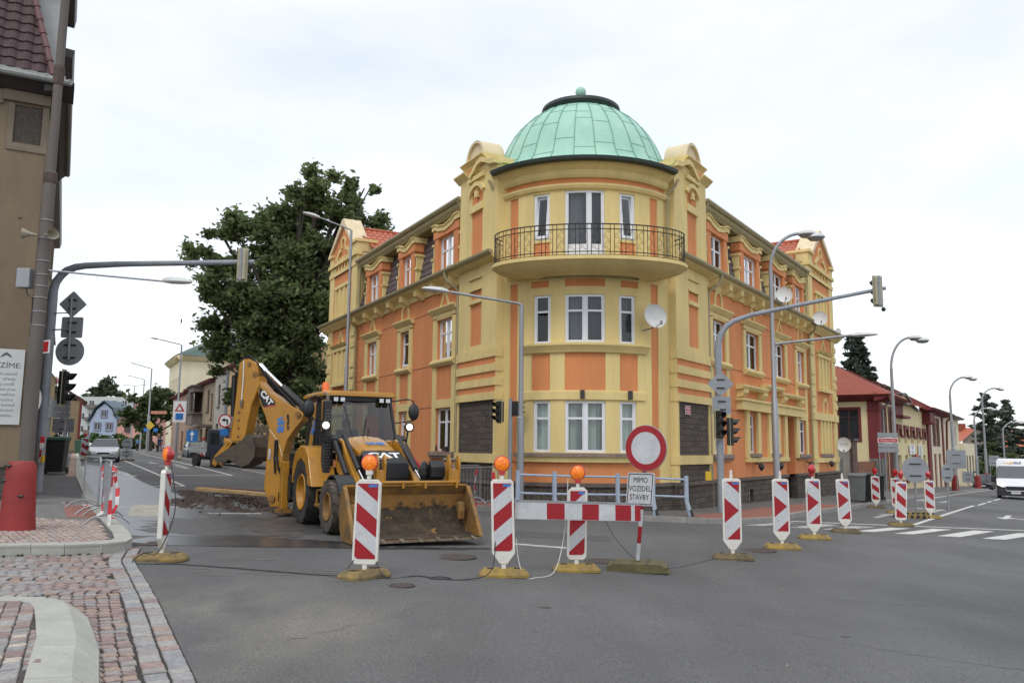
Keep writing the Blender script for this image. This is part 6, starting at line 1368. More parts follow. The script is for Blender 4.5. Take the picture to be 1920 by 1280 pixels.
# no-entry-for-vehicles sign with plate
t = thing('road_sign', 'round white red-ringed sign with a plate reading MIMO VOZIDEL STAVBY', 'road sign', (1.88, 12.45, gz(1.88)), -.62)
ti = .097; FS = lambda x, y, z: (x+(z-.2)*ti, y, z)
b = MB()
for k in range(7):
    z0, z1 = .15+k*.245, .15+(k+1)*.245; b.m = 1 if k % 2 == 0 else 0
    b.tube([FS(0, 0, z0), FS(0, 0, z1)], .03, 12)
b.m = 2; b.tube([FS(0, .01, 1.2), FS(0, .01, 2.05)], .0305, 12)
b.build('post', [M_rfl, M_gfl, M_galv], t, smooth=True)
b = MB(); b.lathe([(0, -.012), (.335, -.012), (.34, 0), (.335, .008), (0, .008)], FS(.02, -.045, 1.78), 48, 'y'); ds = b.build('sign_disc', M_galv, t, smooth=True)
b = MB(); b.lathe([(.235, -.0135), (.33, -.0135)], FS(.02, -.045, 1.78), 48, 'y'); b.build('red_ring', M_rfl, ds); b = MB(); b.lathe([(.0, -.0136), (.236, -.0136)], FS(.02, -.045, 1.78), 48, 'y'); b.build('white_centre', M_gfl, ds)
FQ = lambda a, z, d: FS(a-(z-1.22)*.0, d-.05, z)
def rrect(x0, x1, y0, y1, r): return arc((x1-r, y1-r), r, 0, 90, 5)+arc((x0+r, y1-r), r, 90, 180, 5)+arc((x0+r, y0+r), r, 180, 270, 5)+arc((x1-r, y0+r), r, 270, 360, 5)
cx_ = -.02
b = MB(); b.prism(rrect(cx_-.215, cx_+.215, .94, 1.42, .03), -.01, .005, FQ); pl = b.build('plate', M_gfl, t)
b = MB(); o = rrect(cx_-.200, cx_+.200, .955, 1.405, .025); i = rrect(cx_-.187, cx_+.187, .968, 1.392, .02); b.add([FQ(a, z, -.0115) for a, z in o]+[FQ(a, z, -.0115) for a, z in i], [[k, (k+1) % len(o), len(o)+(k+1) % len(o), len(o)+k] for k in range(len(o))]); b.build('border', M_blk, pl)
for k, s in enumerate(('MIMO', 'VOZIDEL', 'STAVBY')): text(s, .112, M_blk, pl, frame(FQ(cx_, 1.31-k*.125, -.0118), (1, 0, 0), (ti, 0, 1)), sx=.80)
b = MB()
for k in range(3): b.box(-.46+k*.0, .46, -.27+k*.19, -.10+k*.19, 0, .13, lambda x, y, z: (x*(1-z*2.0)+.0, y, z))
b.box(-.43, .43, -.25, .25, .01, .09); ft = b.build('rubber_foot', mat('mossy dark foot', (.075, .065, .03), .85, col2=(.14, .12, .05), scale=9, bump=.6), t, bevel=.008); ft.rotation_euler = (0, 0, .40)
b = MB()
for k in range(5): b.box(.14+k*.06, .17+k*.06, -.26, .26, .06, .135, lambda x, y, z: (x, y, z-(x-.14)*.25))
o = b.build('foot_rib', M_rub, ft)
# tubular guard rail
M_rail = mat('blue grey rail paint', (.33, .38, .46), .5, .10, 5, bump=.1)
gp = [(.18, 20.75), (1.1, 21.05), (2.75, 21.55), (3.72, 21.9), (4.62, 22.05)]
t = thing('guard_rail', 'pale blue grey tubular guard rail on the corner pavement', 'guard rail', (2.4, 21.5, .1))
prr = []
for i, (x, y) in enumerate(gp):
    z = gz(x)+.12; b = MB(); k = .10 if i in (0, 4) else .05
    b.tube([(x+(k if i == 4 else -k if i == 0 else .05), y-.02, z), (x, y, z+.40), (x, y, z+1.05)], [.075, .06, .06], 10); b.build('post', M_rail, t, world=True, smooth=True)
    b = MB(); b.tube([(x+(k*1.2 if i == 4 else -k*1.2 if i == 0 else .07), y-.02, z), (x+(k*.7 if i == 4 else .03), y, z+.16)], .08, 10); b.build('bitumen_foot', M_blk, t, world=True)
for zz in (.95, .50):
    b = MB(); b.tube([(x, y, gz(gp[0][0])*(1-i/4)+gz(gp[4][0])*i/4+.12+zz) for i, (x, y) in enumerate(gp)], .028, 8); b.build('rail', M_rail, t, world=True, smooth=True)
# lamps, masts -----------------------------------------------------------
def pole(b, x, y, z0, z1, r0, r1, tiltx=0): b.tube([(x, y, z0), (x, y, z0+(z1-z0)*.45), (x, y, z0+(z1-z0)*.455), (x, y, z1)], [r0, r0*.97, r0*.72, r1], 12)
def cobra(b, p, d, L_=.72, w=.16):
    d = Vector(d).normalized(); s = Vector((0, 0, 1)).cross(d).normalized(); u = d.cross(s); pts = []; pr = [(0, .05, .05), (.12, .5, .6), (.35, .95, .9), (.7, 1., .8), (.93, .8, .5), (1, .4, .2)]
    for a, ww, hh in pr: pts += [tuple(Vector(p)+d*a*L_+s*w*ww*math.cos(t)+u*(.12*hh*math.sin(t) if math.sin(t) > 0 else .06*hh*math.sin(t))) for t in [2*math.pi*k/10 for k in range(10)]]
    b.add(pts, [[j*10+k, j*10+(k+1) % 10, (j+1)*10+(k+1) % 10, (j+1)*10+k] for j in range(5) for k in range(10)]+[list(range(10)), list(range(50, 60))])
M_lh = mat('lamp head', (.55, .56, .55), .5, .1, 6); M_lg = mat('lamp glass bowl', (.22, .22, .22), .2, .1, 5)
def street_lamp(x, y, z1, arm, label, kind='cobra', r=.08, group=None, z0=None, extra=None, arms=None):
    t = thing('street_lamp', label, 'street lamp', (x, y, gz(x)), 0, group); b = MB(); z0 = gz(x) if z0 is None else z0
    pole(b, x, y, z0, z1, r, r*.6); b.build('pole', M_galv, t, world=True, smooth=True)
    for dx, dy, dz, style in (arms or [(*arm, kind)]):
        b = MB()
        if style == 'hook':
            n = 14; d = Vector((dx, dy, 0)); rr = d.length; d.normalize(); pts = [Vector((x, y, z1-.02))+d*rr*.92*(1-math.cos(t)) + Vector((0, 0, dz*math.sin(t))) for t in [math.radians(95)*k/n for k in range(n+1)]]
            b.tube(pts, r*.5, 8); b.build('arm', M_galv, t, world=True, smooth=True); e = pts[-1]
            for k, (o_, s_) in enumerate(((.0, 1), (.30, 1.))):
                c = e+d*(.15+o_)+Vector((0, 0, -.0-.12*k)); b = MB(); G = lambda X, Y, Z: tuple(c+d*X*1.25+Vector((-d.y, d.x, 0))*Y+Vector((0, 0, Z)))
                b.lathe([(0, .12), (.16, .10), (.24, .04), (.26, -.03), (.25, -.05), (0, -.05)], (0, 0, 0), 18, F=G); h_ = b.build('lamp_head', M_lh, t, world=True, smooth=True)
                b = MB(); b.lathe([(.24, -.05), (.17, -.14), (0, -.17)], (0, 0, 0), 18, F=G); b.build('bowl', M_lg, h_, world=True, smooth=True)
        else:
            e = Vector((x+dx, y+dy, z1+dz)); s_ = Vector((x, y, z1)); b.tube([s_, s_+Vector((dx*.06, dy*.06, .05)), e], r*.38, 8); b.build('arm', M_galv, t, world=True, smooth=True)
            b = MB(); cobra(b, tuple(e), (dx, dy, dz*.6), style if isinstance(style, float) else .62); b.build('lamp_head', M_lh, t, world=True, smooth=True)
    return t
street_lamp(.26, 22.7, 5.66, (-1.98, -.1, .33), 'grey street lamp with a long arm and flat head in front of the round bay', .80, .10)
street_lamp(-6.82, 34.0, 10.75, (-1.25, -.3, .45), 'tall thin street lamp close to the left facade of the corner house, head pointing left', .75, .085)
gR = 'tall curved street lamps with double round heads'
street_lamp(9.22, 29.0, 8.15, (1.15, -.15, 1.30), 'tallest curved street lamp, before the right facade, with a flat lamp on a side arm', 'hook', .115, gR)
b = MB(); b.tube([(9.3, 29, 5.45), (12.0, 28.9, 5.78)], .045, 8); l1 = [o for o in COL.objects if o.name.startswith('street_lamp')][-1]; b.build('side_arm', M_galv, l1, world=True); b = MB(); cobra(b, (11.9, 28.9, 5.76), (1, 0, .05), 1.0, .2); b.build('lamp_head', M_lh, l1, world=True, smooth=True)
street_lamp(18.45, 40.0, 5.75, (1.0, -.2, 1.5), 'curved street lamp in front of the red cornered house', 'hook', .12, gR)
street_lamp(32.9, 62.0, 6.0, (1.2, -.2, 1.35), 'curved street lamp standing in a red sleeve beside the pale end of the terrace', 'hook', .14, gR)
street_lamp(44.65, 80.0, 4.8, (1.3, -.2, 1.2), 'curved street lamp in a red sleeve left of the pines', 'hook', .15, gR)
street_lamp(48.1, 84.5, 7.0, (1.4, -.2, 1.3), 'curved street lamp just right of another, in front of the pines', 'hook', .15, gR)
street_lamp(58.0, 98.0, 4.2, (1.5, -.2, 1.2), 'thin far curved street lamp between the pines and the orange roofed house', 'hook', .13, gR)
street_lamp(65.0, 110.0, 4.4, (2.3, -.2, 1.5), 'farthest curved street lamp above the white van', 'hook', .16, gR)
gL = 'thin far street lamps of the left street'
street_lamp(-24.95, 62.0, 9.2, (-1.45, -.6, .35), 'street lamp standing at the blue parking sign by the two-storey houses', 'c', .10, gL)
street_lamp(-41.5, 95.0, 10.4, (-1.6, -.5, .5), 'far street lamp in front of the round tree', 'c', .12, gL)
street_lamp(-53.4, 120.0, 11.1, (-1.6, -.5, .45), 'farther thin street lamp rising behind the round tree', 'c', .12, gL)
street_lamp(-63.9, 140.0, 11.6, None, 'farthest street lamp with two arms above the pink house', 'c', .12, gL, arms=[(-1.4, 0, .15, 'c'), (1.3, 0, .15, 'c')])
# small lamp head on the old pole at left
def signal(par, x, y, z, faces, back=None, world=True, s=1., hm=None):
    """three-lens head; faces = direction the lenses look (dx,dy)"""
    d = Vector((*faces, 0)).normalized(); q = Vector((-d.y, d.x, 0)); G = lambda a, c, h_: (x+q.x*a+d.x*c, y+q.y*a+d.y*c, z+h_)
    b = MB(); b.box(-.115*s, .115*s, -.1, .09, -.42*s, .42*s, G); hd = b.build('signal_head', hm or M_tl, par, world=True, bevel=.02)
    if hm: b = MB(); b.box(-.03*s, .03*s, -.125, -.1, -.45*s, .45*s, G); b.build('mounting_bar', M_sgb, hd, world=True)
    if back: b = MB(); b.box(-.15*s, .15*s, -.01, .005, -.47*s, .47*s, G); b.build('back_board', back, hd, world=True, bevel=.0)
    for k in range(3):
        zz = (1-k)*.27*s; b = MB(); n = 14; r = .105*s; pts = []
        for dd in (.09, .30): pts += [G(r*math.cos(t), dd-(.0 if dd < .1 else .10*(1-math.sin(t))*.8), zz+r*math.sin(t)) for t in [math.radians(-40+260*i/n) for i in range(n+1)]]
        b.add(pts, [[i, i+1, n+2+i, n+1+i] for i in range(n)]); b.build('visor', M_tl, hd, world=True)
        b = MB(); b.add([G(r*.95*math.cos(t), .092, zz+r*.95*math.sin(t)) for t in [2*math.pi*i/16 for i in range(16)]], [list(range(16))]); b.build('lens', mat('dark signal lens', (.03, .02, .02), .2, 0) if k == 0 and 'LENS' not in globals() else LENS, hd, world=True) if False else b.build('lens', M_lensd, hd, world=True)
    return hd
M_lensd = mat('dark signal lens', (.035, .02, .02), .15, 0)
# right mast with arm
def mast(x, y, z1, path, label, r=.10):
    t = thing('traffic_light_mast', label, 'traffic light', (x, y, gz(x))); b = MB()
    b.tube([(x, y, gz(x)), (x, y, z1), *path], [r, r]+[r*(.95-.45*i/len(path)) for i in range(len(path))], 12); b.build('mast', M_galv2, t, world=True, smooth=True); return t
mr_ = mast(6.07, 24.2, 4.57, [(6.09, 24.2, 4.85), (6.18, 24.2, 5.13), (6.33, 24.2, 5.34), (6.55, 24.2, 5.50), (6.82, 24.2, 5.60), (7.11, 24.2, 5.70), (8.54, 24.2, 6.01), (11.1, 24.2, 6.54)], 'grey traffic light mast with a long arm, in front of the right facade')
signal(mr_, 6.02, 24.05, 2.45, (.35, -1), M_tlb, s=.95); signal(mr_, 6.38, 24.2, 2.25, (1, -.25), M_tlb, s=.95)
signal(mr_, 10.82, 24.1, 6.42, (-.1, 1), M_tlb, s=1.0, hm=M_tlb)
b = MB(); b.tube([(10.95, 24.2, 6.5), (11.02, 24.2, 6.2), (11.0, 24.2, 5.95)], .01, 5); b.sphere((11.02, 24.2, 5.9), .07, 8); b.build('camera', M_tl, mr_, world=True)
def signback(x, y, z, shape, s, rz, par, m=M_sgb, front=None, hb=True):
    """blank grey back of a traffic sign with clamp bars, facing the viewer"""
    c, s_ = math.cos(rz), math.sin(rz); G = lambda a, d, h_: (x+a*c-d*s_, y+a*s_+d*c, z+h_); b = MB()
    P = {'sq': rrect(-s, s, -s, s, s*.15), 'dia': [(p*.7071-q*.7071, p*.7071+q*.7071) for p, q in rrect(-s, s, -s, s, s*.15)], 'rd': arc((0, 0), s, 0, 350, 35), 'rect': rrect(-s*1.3, s*1.3, -s*.8, s*.8, s*.1)}[shape]
    b.prism(P, -.006, .006, lambda a, h_, d: G(a, d, h_)); o = b.build('sign_plate', m, par, world=True)
    if hb:
        b = MB(); 
        for h_ in (-s*.45, s*.45): b.box(-s*.42, s*.42, -.03, -.006, h_-.018, h_+.018, G)
        b.build('clamp', M_tl, o, world=True)
    return o
signback(6.10, 24.08, 3.63, 'dia', .27, -.1, mr_); signback(6.12, 24.08, 3.0, 'sq', .26, -.1, mr_)
b = MB(); b.box(5.62, 5.78, 24.1, 24.2, .85, 1.1); b.build('push_button', mat('yellow button box', (.6, .38, .02), .5, .05, 4), mr_, world=True)
# pedestrian signal on short pole by the bay
t = thing('traffic_light_pole', 'short pole with small traffic signals left of the street lamp by the round bay', 'traffic light', (-.02, 23.5, gz(0))); b = MB(); b.tube([(-.02, 23.5, 0), (-.02, 23.5, 3.1)], .055, 10); b.build('pole', M_galv2, t, world=True, smooth=True)
signal(t, -.33, 23.45, 2.73, (-.8, -.8), M_tlb, s=.7); signal(t, .12, 23.45, 2.82, (.9, -.5), None, s=.5)
# left mast
ml_ = mast(-11.93, 21.15, 5.44, [(-11.93, 21.15, 5.66), (-11.88, 21.15, 5.88), (-11.76, 21.15, 6.06), (-11.62, 21.15, 6.19), (-11.40, 21.15, 6.28), (-11.15, 21.15, 6.32), (-10.32, 21.15, 6.37), (-10.0, 21.15, 6.38), (-6.75, 21.15, 6.46)], 'grey traffic light mast with a long arm reaching over the left street', .12)
signal(ml_, -7.02, 21.05, 6.36, (.1, 1), M_tlb, s=.95, hm=M_tlb)
b = MB(); b.tube([(-11.36, 21.0, 5.45), (-11.32, 21.0, 3.85)], .028, 8); b.tube([(-11.9, 21.1, 4.62), (-11.34, 21.0, 4.62)], .02, 6); b.tube([(-11.9, 21.1, 5.05), (-11.34, 21.0, 5.05)], .015, 6); b.build('sign_holder', M_sgb, ml_, world=True)
signback(-11.34, 21.05, 5.28, 'dia', .25, .05, ml_); signback(-11.32, 21.06, 4.68, 'sq', .27, .05, ml_); signback(-11.33, 21.06, 4.06, 'rd', .36, .05, ml_)
signal(ml_, -11.55, 21.3, 3.15, (1, .15), M_tlb, s=1.)
b = MB(); b.box(-11.86, -11.74, 20.95, 21.05, 1.25, 1.42); b.build('push_button', mat('yellow box', (.6, .38, .02), .5, .05, 4), ml_, world=True)
# thick concrete pole by the left building with lamp arm, cabinet, loudspeaker
M_conc = mat('weathered concrete', (.125, .11, .10), .9, .2, 2, bump=.3, bscale=40, stretch=(1, 1, .25))
t = thing('concrete_pole', 'thick weathered concrete pole with steel bands and a rusty collar, against the tan building', 'utility pole', (-10.15, 17.5, gz(-10.15)))
b = MB(); b.tube([(-10.15, 17.5, .3), (-10.15, 17.5, 3.9), (-10.14, 17.5, 3.95), (-10.14, 17.5, 7.6), (-10.14, 17.5, 7.62), (-10.14, 17.5, 12.5)], [.15, .145, .135, .12, .10, .085], 14); pc = b.build('shaft', M_conc, t, world=True, smooth=True)
b = MB(); [b.lathe([(.135, z), (.142, z), (.142, z+.02), (.135, z+.02)], (-10.14, 17.5, 0), 14) for z in (4.2, 4.5, 4.8, 5.05, 5.3, 5.6, 6.1, 6.5)]; b.build('steel_band', M_galv, pc, world=True)
b = MB(); b.lathe([(.105, 9.6), (.112, 9.62), (.112, 10.0), (.10, 10.05)], (-10.14, 17.5, 0), 14); b.lathe([(.13, 7.35), (.14, 7.4), (.14, 7.55), (.12, 7.6)], (-10.14, 17.5, 0), 14); b.build('rusty_collar', mat('rust', (.085, .062, .052), .9, .3, 10), pc, world=True)
b = MB(); b.box(-10.58, -10.30, 17.3, 17.5, 5.0, 5.42); cbx = b.build('junction_box', M_galv, t, world=True, bevel=.015); b = MB(); b.tube([(-10.4, 17.4, 5.0), (-10.36, 17.4, 4.85), (-10.25, 17.4, 4.8), (-10.22, 17.4, 4.2)], .012, 5); b.build('cable', M_blk, cbx, world=True)
b = MB(); b.tube([(-10.1, 17.5, 5.42), (-7.7, 17.9, 5.28)], .022, 8); b.build('lamp_arm', M_galv, t, world=True); b = MB(); cobra(b, (-7.75, 17.9, 5.29), (1, .1, -.03), .66, .12); b.build('lamp_head', M_lh, t, world=True, smooth=True)
for sgn, dx in ((-1, -.15), (1, .15)):
    b = MB(); G = lambda X, Y, Z: (-10.14+sgn*.08+Z*sgn*.85+X*.45, 17.33-Z*.45+X*sgn*.85, 6.15+Y*.8); b.lathe([(.03, 0), (.05, .12), (.14, .28), (.15, .30), (.13, .28), (.04, .14), (0, .12)], (0, 0, 0), 12, F=G); b.build('loudspeaker', mat('cream horn', (.32, .29, .22), .6, .1, 4), t, world=True)
# red plastic sleeves round posts
def sleeve(x, y, r, h_, label, group=None, loc=None):
    t = thing('red_bollard', label, 'bollard', (x, y, gz(x)+.12), 0, group); b = MB(); b.lathe([(r*1.12, 0), (r*1.02, h_*.25), (r*.92, h_*.75), (r*.88, h_*.93), (r*.72, h_*.99), (0, h_)], (0, 0, 0), 28); b.build('sleeve', M_post, t, smooth=True)
    b = MB()
    for a, z in ((-2.2, .12), (-2.3, .72), (-2.0, .93), (-1.0, .5)): b.sphere((r*.96*math.cos(a), r*.96*math.sin(a), h_*z), .07*r/.3, 8, (1.2, .5, .4))
    b.build('grip_hole', M_blk, t); return t
sleeve(-7.6, 13.0, .235, 1.06, 'large red plastic bollard sleeve on the cobbled corner at the left edge')
gS = 'red sleeves at the foot of the street lamps'
sleeve(32.9, 62.0, .24, 1.15, 'red sleeve at the foot of the lamp beside the grey sign boards', gS); sleeve(44.65, 80, .27, 1.2, 'red sleeve farther along, left of the pair near the van', gS); sleeve(48.1, 84.5, .34, 1.5, 'red sleeve just left of the white van', gS)
# signs seen from behind, right street
def backsign(x, y, parts, label, name='road_sign', rz=0, r=.035, foot=None, cat='road sign', group=None):
    t = thing(name, label, cat, (x, y, gz(x)), 0, group); top = max(p[1] for p in parts)+.3; b = MB(); b.tube([(x, y, gz(x)), (x, y, top)], r, 8); b.build('post', M_galv, t, world=True)
    for sh, z, s, dx in parts: signback(x+dx, y-.06, z, sh, s, rz, t)
    return t
backsign(14.1, 29.2, [('rd', 1.10, .45, .0)], 'round grey back of a road sign standing among the red-lamped beacons', rz=-.15)
zfoot(14.1, 29.2, .2, 'black and yellow striped foot under the round sign back')
backsign(17.3, 33.2, [('rd', .9, .38, 0)], 'smaller round sign back half hidden behind the larger one', rz=.5)
backsign(32.0, 60.0, [('sq', 1.25, .66, 0.), ('sq', .0, .38, .75)], 'grey rectangular sign boards seen from behind beside the pale terrace end', rz=-.1)
backsign(50.8, 88.5, [('sq', .9, .55, .4)], 'small grey sign board between the lamp poles left of the van')
t = thing('direction_sign', 'stack of grey direction boards with one red board, on two posts by the red house', 'direction sign', (17.9, 39.5, gz(17.9)))
b = MB(); b.tube([(17.5, 39.6, -.6), (17.5, 39.6, 2.65)], .03, 8); b.tube([(18.3, 39.6, -.6), (18.3, 39.6, 2.65)], .03, 8); b.build('post', M_galv, t, world=True)
for k, (z0, z1) in enumerate(((2.40, 2.62), (2.14, 2.37), (1.93, 2.11), (1.70, 1.90))):
    b = MB(); b.box(17.42, 18.38, 39.52, 39.54, z0, z1); o = b.build('board', M_sgb if k != 1 else M_wsign, t, world=True, bevel=.0)
    if k == 1:
        b = MB(); b.box(17.45, 18.35, 39.512, 39.519, z0+.03, z1-.03); b.build('red_face', M_redsign, o, world=True)
        tx = text('i Muzeum města', .11, M_wsign, None, frame((17.9, 39.508, (z0+z1)/2), (1, 0, 0), (0, 0, 1))); tx.parent = o; tx.matrix_parent_inverse = parent_world(o).inverted()
# barrier boards and signs, left street
backsign(-25.9, 56.3, [('rd', 1.75, .38, 0), ('rect', 1.12, .28, .03)], 'portable grey sign back on a red striped post beside the silver car', r=.05); zfoot(-25.9, 56.3, 0, 'black and yellow foot under the portable sign beside the silver car', .5)
t = thing('road_sign', 'white square sign with a red triangle above a blue panel, on the lamp post', 'road sign', (-24.5, 61.5, gz(-25)))
b = MB(); b.box(-25.0, -24.05, 61.3, 61.34, 3.4, 4.95); o = b.build('plate', M_wsign, t, world=True); b = MB(); b.add([(-24.9, 61.29, 4.2), (-24.15, 61.29, 4.2), (-24.53, 61.29, 4.8)], [[0, 1, 2]]); b.build('warning_triangle', M_redsign, o, world=True); b = MB(); b.add([(-24.72, 61.285, 4.28), (-24.34, 61.285, 4.28), (-24.53, 61.285, 4.6)], [[0, 1, 2]]); b.build('triangle_centre', M_wsign, o, world=True); b = MB(); b.box(-24.8, -24.25, 61.27, 61.29, 3.6, 4.05); b.build('blue_panel', M_blue, o, world=True)
b = MB(); b.tube([(-24.55, 61.4, .6), (-24.55, 61.4, 5.0)], .04, 8); b.build('post', M_galv, t, world=True)
t = thing('road_sign', 'blue square sign with a white arrow above the dark parked car', 'road sign', (-25.3, 66, gz(-25)))
q_ = lambda x, y, z: (x-3.3, y+3, z-.05)
b = MB(); b.box(-22.45, -21.55, 63, 63.04, 2.05, 2.95, q_); o = b.build('plate', M_blue, t, world=True); b = MB(); b.add([q_(*p) for p in [(-22.05, 62.98, 2.15), (-21.95, 62.98, 2.15), (-21.95, 62.98, 2.6), (-21.8, 62.98, 2.6), (-22, 62.98, 2.88), (-22.2, 62.98, 2.6), (-22.05, 62.98, 2.6)]], [list(range(7))]); b.build('arrow', M_wsign, o, world=True); b = MB(); b.tube([(-25.3, 66.05, .5), (-25.3, 66.05, 2.9)], .04, 8); b.build('post', M_galv, t, world=True)
t = thing('road_sign', 'round no-left-turn sign with red ring above the small truck', 'road sign', (-15.6, 45.0, gz(-15.6)))
cc_ = (-15.5, 45.0, 3.05)
b = MB(); b.lathe([(0, -.01), (.37, -.01), (.37, .01), (0, .01)], cc_, 32, 'y'); o = b.build('sign_disc', M_wsign, t, world=True); b = MB(); b.lathe([(.30, -.015), (.37, -.015)], cc_, 32, 'y'); b.build('red_ring', M_redsign, o, world=True)
b = MB(); P = lambda a, z: (cc_[0]+a, 44.98, cc_[2]+z); b.quad(P(.08, -.2), P(.16, -.2), P(.16, .08), P(-.02, .08), P(-.02, .15), P(-.2, .04), P(-.02, -.07), P(-.02, .0), P(.08, .0)); b.build('arrow', M_blk, o, world=True); b = MB(); b.tube([(cc_[0], 45.04, .4), (cc_[0], 45.04, 3.6)], .035, 8); b.build('post', M_galv, t, world=True); b = MB(); b.box(-15.75, -15.3, 44.98, 45.0, 2.25, 2.6); b.build('blue_plate', M_blue, t, world=True)
# red one-way sign and wide signboards by the left pavement
t = thing('direction_sign', 'wide grey direction boards seen from behind above the black bin', 'direction sign', (-18.4, 34.0, gz(-18.4))); b = MB(); b.tube([(-18.9, 34, .5), (-18.9, 34, 3.6)], .05, 8); b.tube([(-18.25, 34, .5), (-18.25, 34, 3.6)], .05, 8); b.build('post', M_galv, t, world=True)
for k in range(3): b = MB(); b.box(-19.1, -18.05, 33.9, 33.95, 2.78+k*.24, 3.0+k*.24); b.build('board', M_sgb, t, world=True)
backsign(-22.3, 42.0, [('rect', 2.65, .42, -.3)], 'darker grey sign board behind the wide direction boards')
# bins
def bin_(x, y, rz, col, label, s=1., group=None, lid=None):
    t = thing('wheelie_bin', label, 'bin', (x, y, gz(x)+.12), rz, group); b = MB(); pts = []
    for z, w, d in ((.06, .24, .25), (.95, .29, .33), (1.0, .31, .35)): pts += [(-w*s, -d*s, z*s), (w*s, -d*s, z*s), (w*s, d*s, z*s), (-w*s, d*s, z*s)]
    b.add(pts, [[j*4+i, j*4+(i+1) % 4, (j+1)*4+(i+1) % 4, (j+1)*4+i] for j in range(2) for i in range(4)]+[[0, 1, 2, 3]]); b.build('body', col, t, bevel=.02*s)
    b = MB(); b.prism([(-.37*s, 1.0*s), (.37*s, 1.0*s), (.40*s, 1.05*s), (.30*s, 1.10*s), (-.34*s, 1.08*s)], -.32*s, .32*s, lambda a, z, d: (d, a, z)); b.tube([(-.25*s, .38*s, 1.02*s), (.25*s, .38*s, 1.02*s)], .02, 6); b.build('lid', lid or col, t, bevel=.015)
    for sd in (-1, 1): b = MB(); b.lathe([(0, sd*.26*s), (.1*s, sd*.26*s), (.1*s, sd*.31*s), (0, sd*.31*s)], (0, .26*s, .10*s), 14, 'x'); b.build('wheel', M_rub, t)
    return t
M_bb = mat('black bin plastic', (.014, .015, .016), .5, .2, 4); M_bg = mat('grey bin plastic', (.13, .14, .14), .55, .15, 4)
bin_(-16.9, 31.0, .3, M_bb, 'black wheelie bin with dark green lid on the left pavement', 1.25, lid=mat('green lid', (.03, .10, .06), .5, .1, 4))
gW = 'wheelie bins by the garden wall'
bin_(14.2, 34.3, -.5, M_bg, 'grey wheelie bin at the end of the corner house', 1.05, gW); bin_(14.9, 34.8, -.5, M_bb, 'black wheelie bin right beside the grey one', 1.1, gW); bin_(15.6, 35.7, -.4, M_bb, 'second black wheelie bin, farthest right of the three', 1.05, gW)
# crowd barriers tangled in tape
M_tape_r = mat('red tape', (.50, .02, .03), .5, .1, 6); M_tape_w = mat('white tape', (.62, .60, .58), .5, .05, 6)
def crowd_barrier(x, y, rz, label, w=1.35, h_=1.05, group='crowd control barriers', feet=True, lean=0.):
    t = thing('crowd_barrier', label, 'barrier', (x, y, gz(x)+.12), rz, group); t.rotation_euler = (lean, 0, rz); b = MB(); b.tube([(-w/2, 0, .16), (-w/2, 0, h_-.08), (-w/2+.08, 0, h_), (w/2-.08, 0, h_), (w/2, 0, h_-.08), (w/2, 0, .16), (-w/2, 0, .16)], .018, 6); b.build('frame', M_galv, t, smooth=True)
    b = MB(); n = int(w/.14); [b.tube([(-w/2+w*k/n, 0, .16), (-w/2+w*k/n, 0, h_)], .0045, 4) for k in range(1, n)]; b.build('bars', M_galv, t)
    for a in (-w/2+.15, w/2-.15): b = MB(); b.tube([(a, -.36, .0), (a, -.22, .12), (a, 0, .18), (a, .22, .12), (a, .36, 0)], .015, 6); b.build('foot', M_galv, t, smooth=True)
    return t
crowd_barrier(-7.2, 14.95, 2.07, 'nearest crowd barrier on the kerb, wrapped in red and white tape', 2.0, 1.05)
crowd_barrier(-8.3, 16.6, 2.165, 'crowd barrier beside and behind the nearest one on the left kerb', 2.1, 1.05)
crowd_barrier(-.9, 21.9, .95, 'crowd barrier right of the digger by the stone base', 1.9, 1.05, group='crowd control barriers by the house'); crowd_barrier(-1.45, 22.8, .9, 'second crowd barrier right of the digger, nearest the wall', 1.9, 1.05, group='crowd control barriers by the house')
def tape(pts, label, w=.035, name='barrier_tape'):
    """twisting ribbon in alternating red and white"""
    P = resample(pts, .09); b = MB(); tw = random.random()*6
    for i, (p, q) in enumerate(zip(P, P[1:])):
        tw2 = tw+random.uniform(-.3, .6); d = (q-p).normalized(); u = d.orthogonal().normalized(); v = d.cross(u); a = u*math.cos(tw)+v*math.sin(tw); c = u*math.cos(tw2)+v*math.sin(tw2); b.m = (i//2) % 2
        b.quad(tuple(p-a*w), tuple(p+a*w), tuple(q+c*w), tuple(q-c*w)); tw = tw2
    return tag(b.build(name, [M_tape_r, M_tape_w], None, fix=False), label, 'tape')
z = .35
tape([(-6.72, 14.1, 1.2), (-6.7, 14.08, .9), (-6.68, 14.04, .55), (-6.66, 14.0, .3), (-6.45, 13.75, .3)], 'red and white tape wound down the near end of the crowd barrier', .03)
tape([(-7.75, 16.3, 1.3), (-7.5, 15.9, 1.05), (-7.35, 15.7, .9), (-7.25, 15.5, .6), (-7.3, 15.45, .45), (-7.1, 15.1, .4)], 'red and white tape hanging in a tangle between the two barriers', .04)
tape([(-8.4, 17.2, 1.25), (-8.1, 16.7, 1.0), (-7.75, 16.3, 1.15), (-7.2, 15.3, 1.25), (-6.95, 14.8, 1.15)], 'red and white tape sagging along the tops of the barriers', .04)
tape([(-7.6, 15.8, .9), (-7.45, 15.4, .5), (-7.55, 15.2, .3), (-7.2, 14.9, .32)], 'loose end of tape trailing onto the pavement beside the barriers', .05)
tape([(-11.8, 21.0, 1.9), (-11.75, 20.8, 1.2), (-11.8, 20.6, .5), (-11.2, 19.2, .42), (-10.2, 18.5, .41), (-9.2, 17.9, .42), (-8.5, 17.4, .45)], 'long tape lying across the left pavement from the traffic light mast', .05)
tape([(-.45, 21.3, 1.1), (-.4, 21.2, .7), (-.38, 21.15, .2)], 'tape wound on the end of the crowd barrier right of the digger', .05)
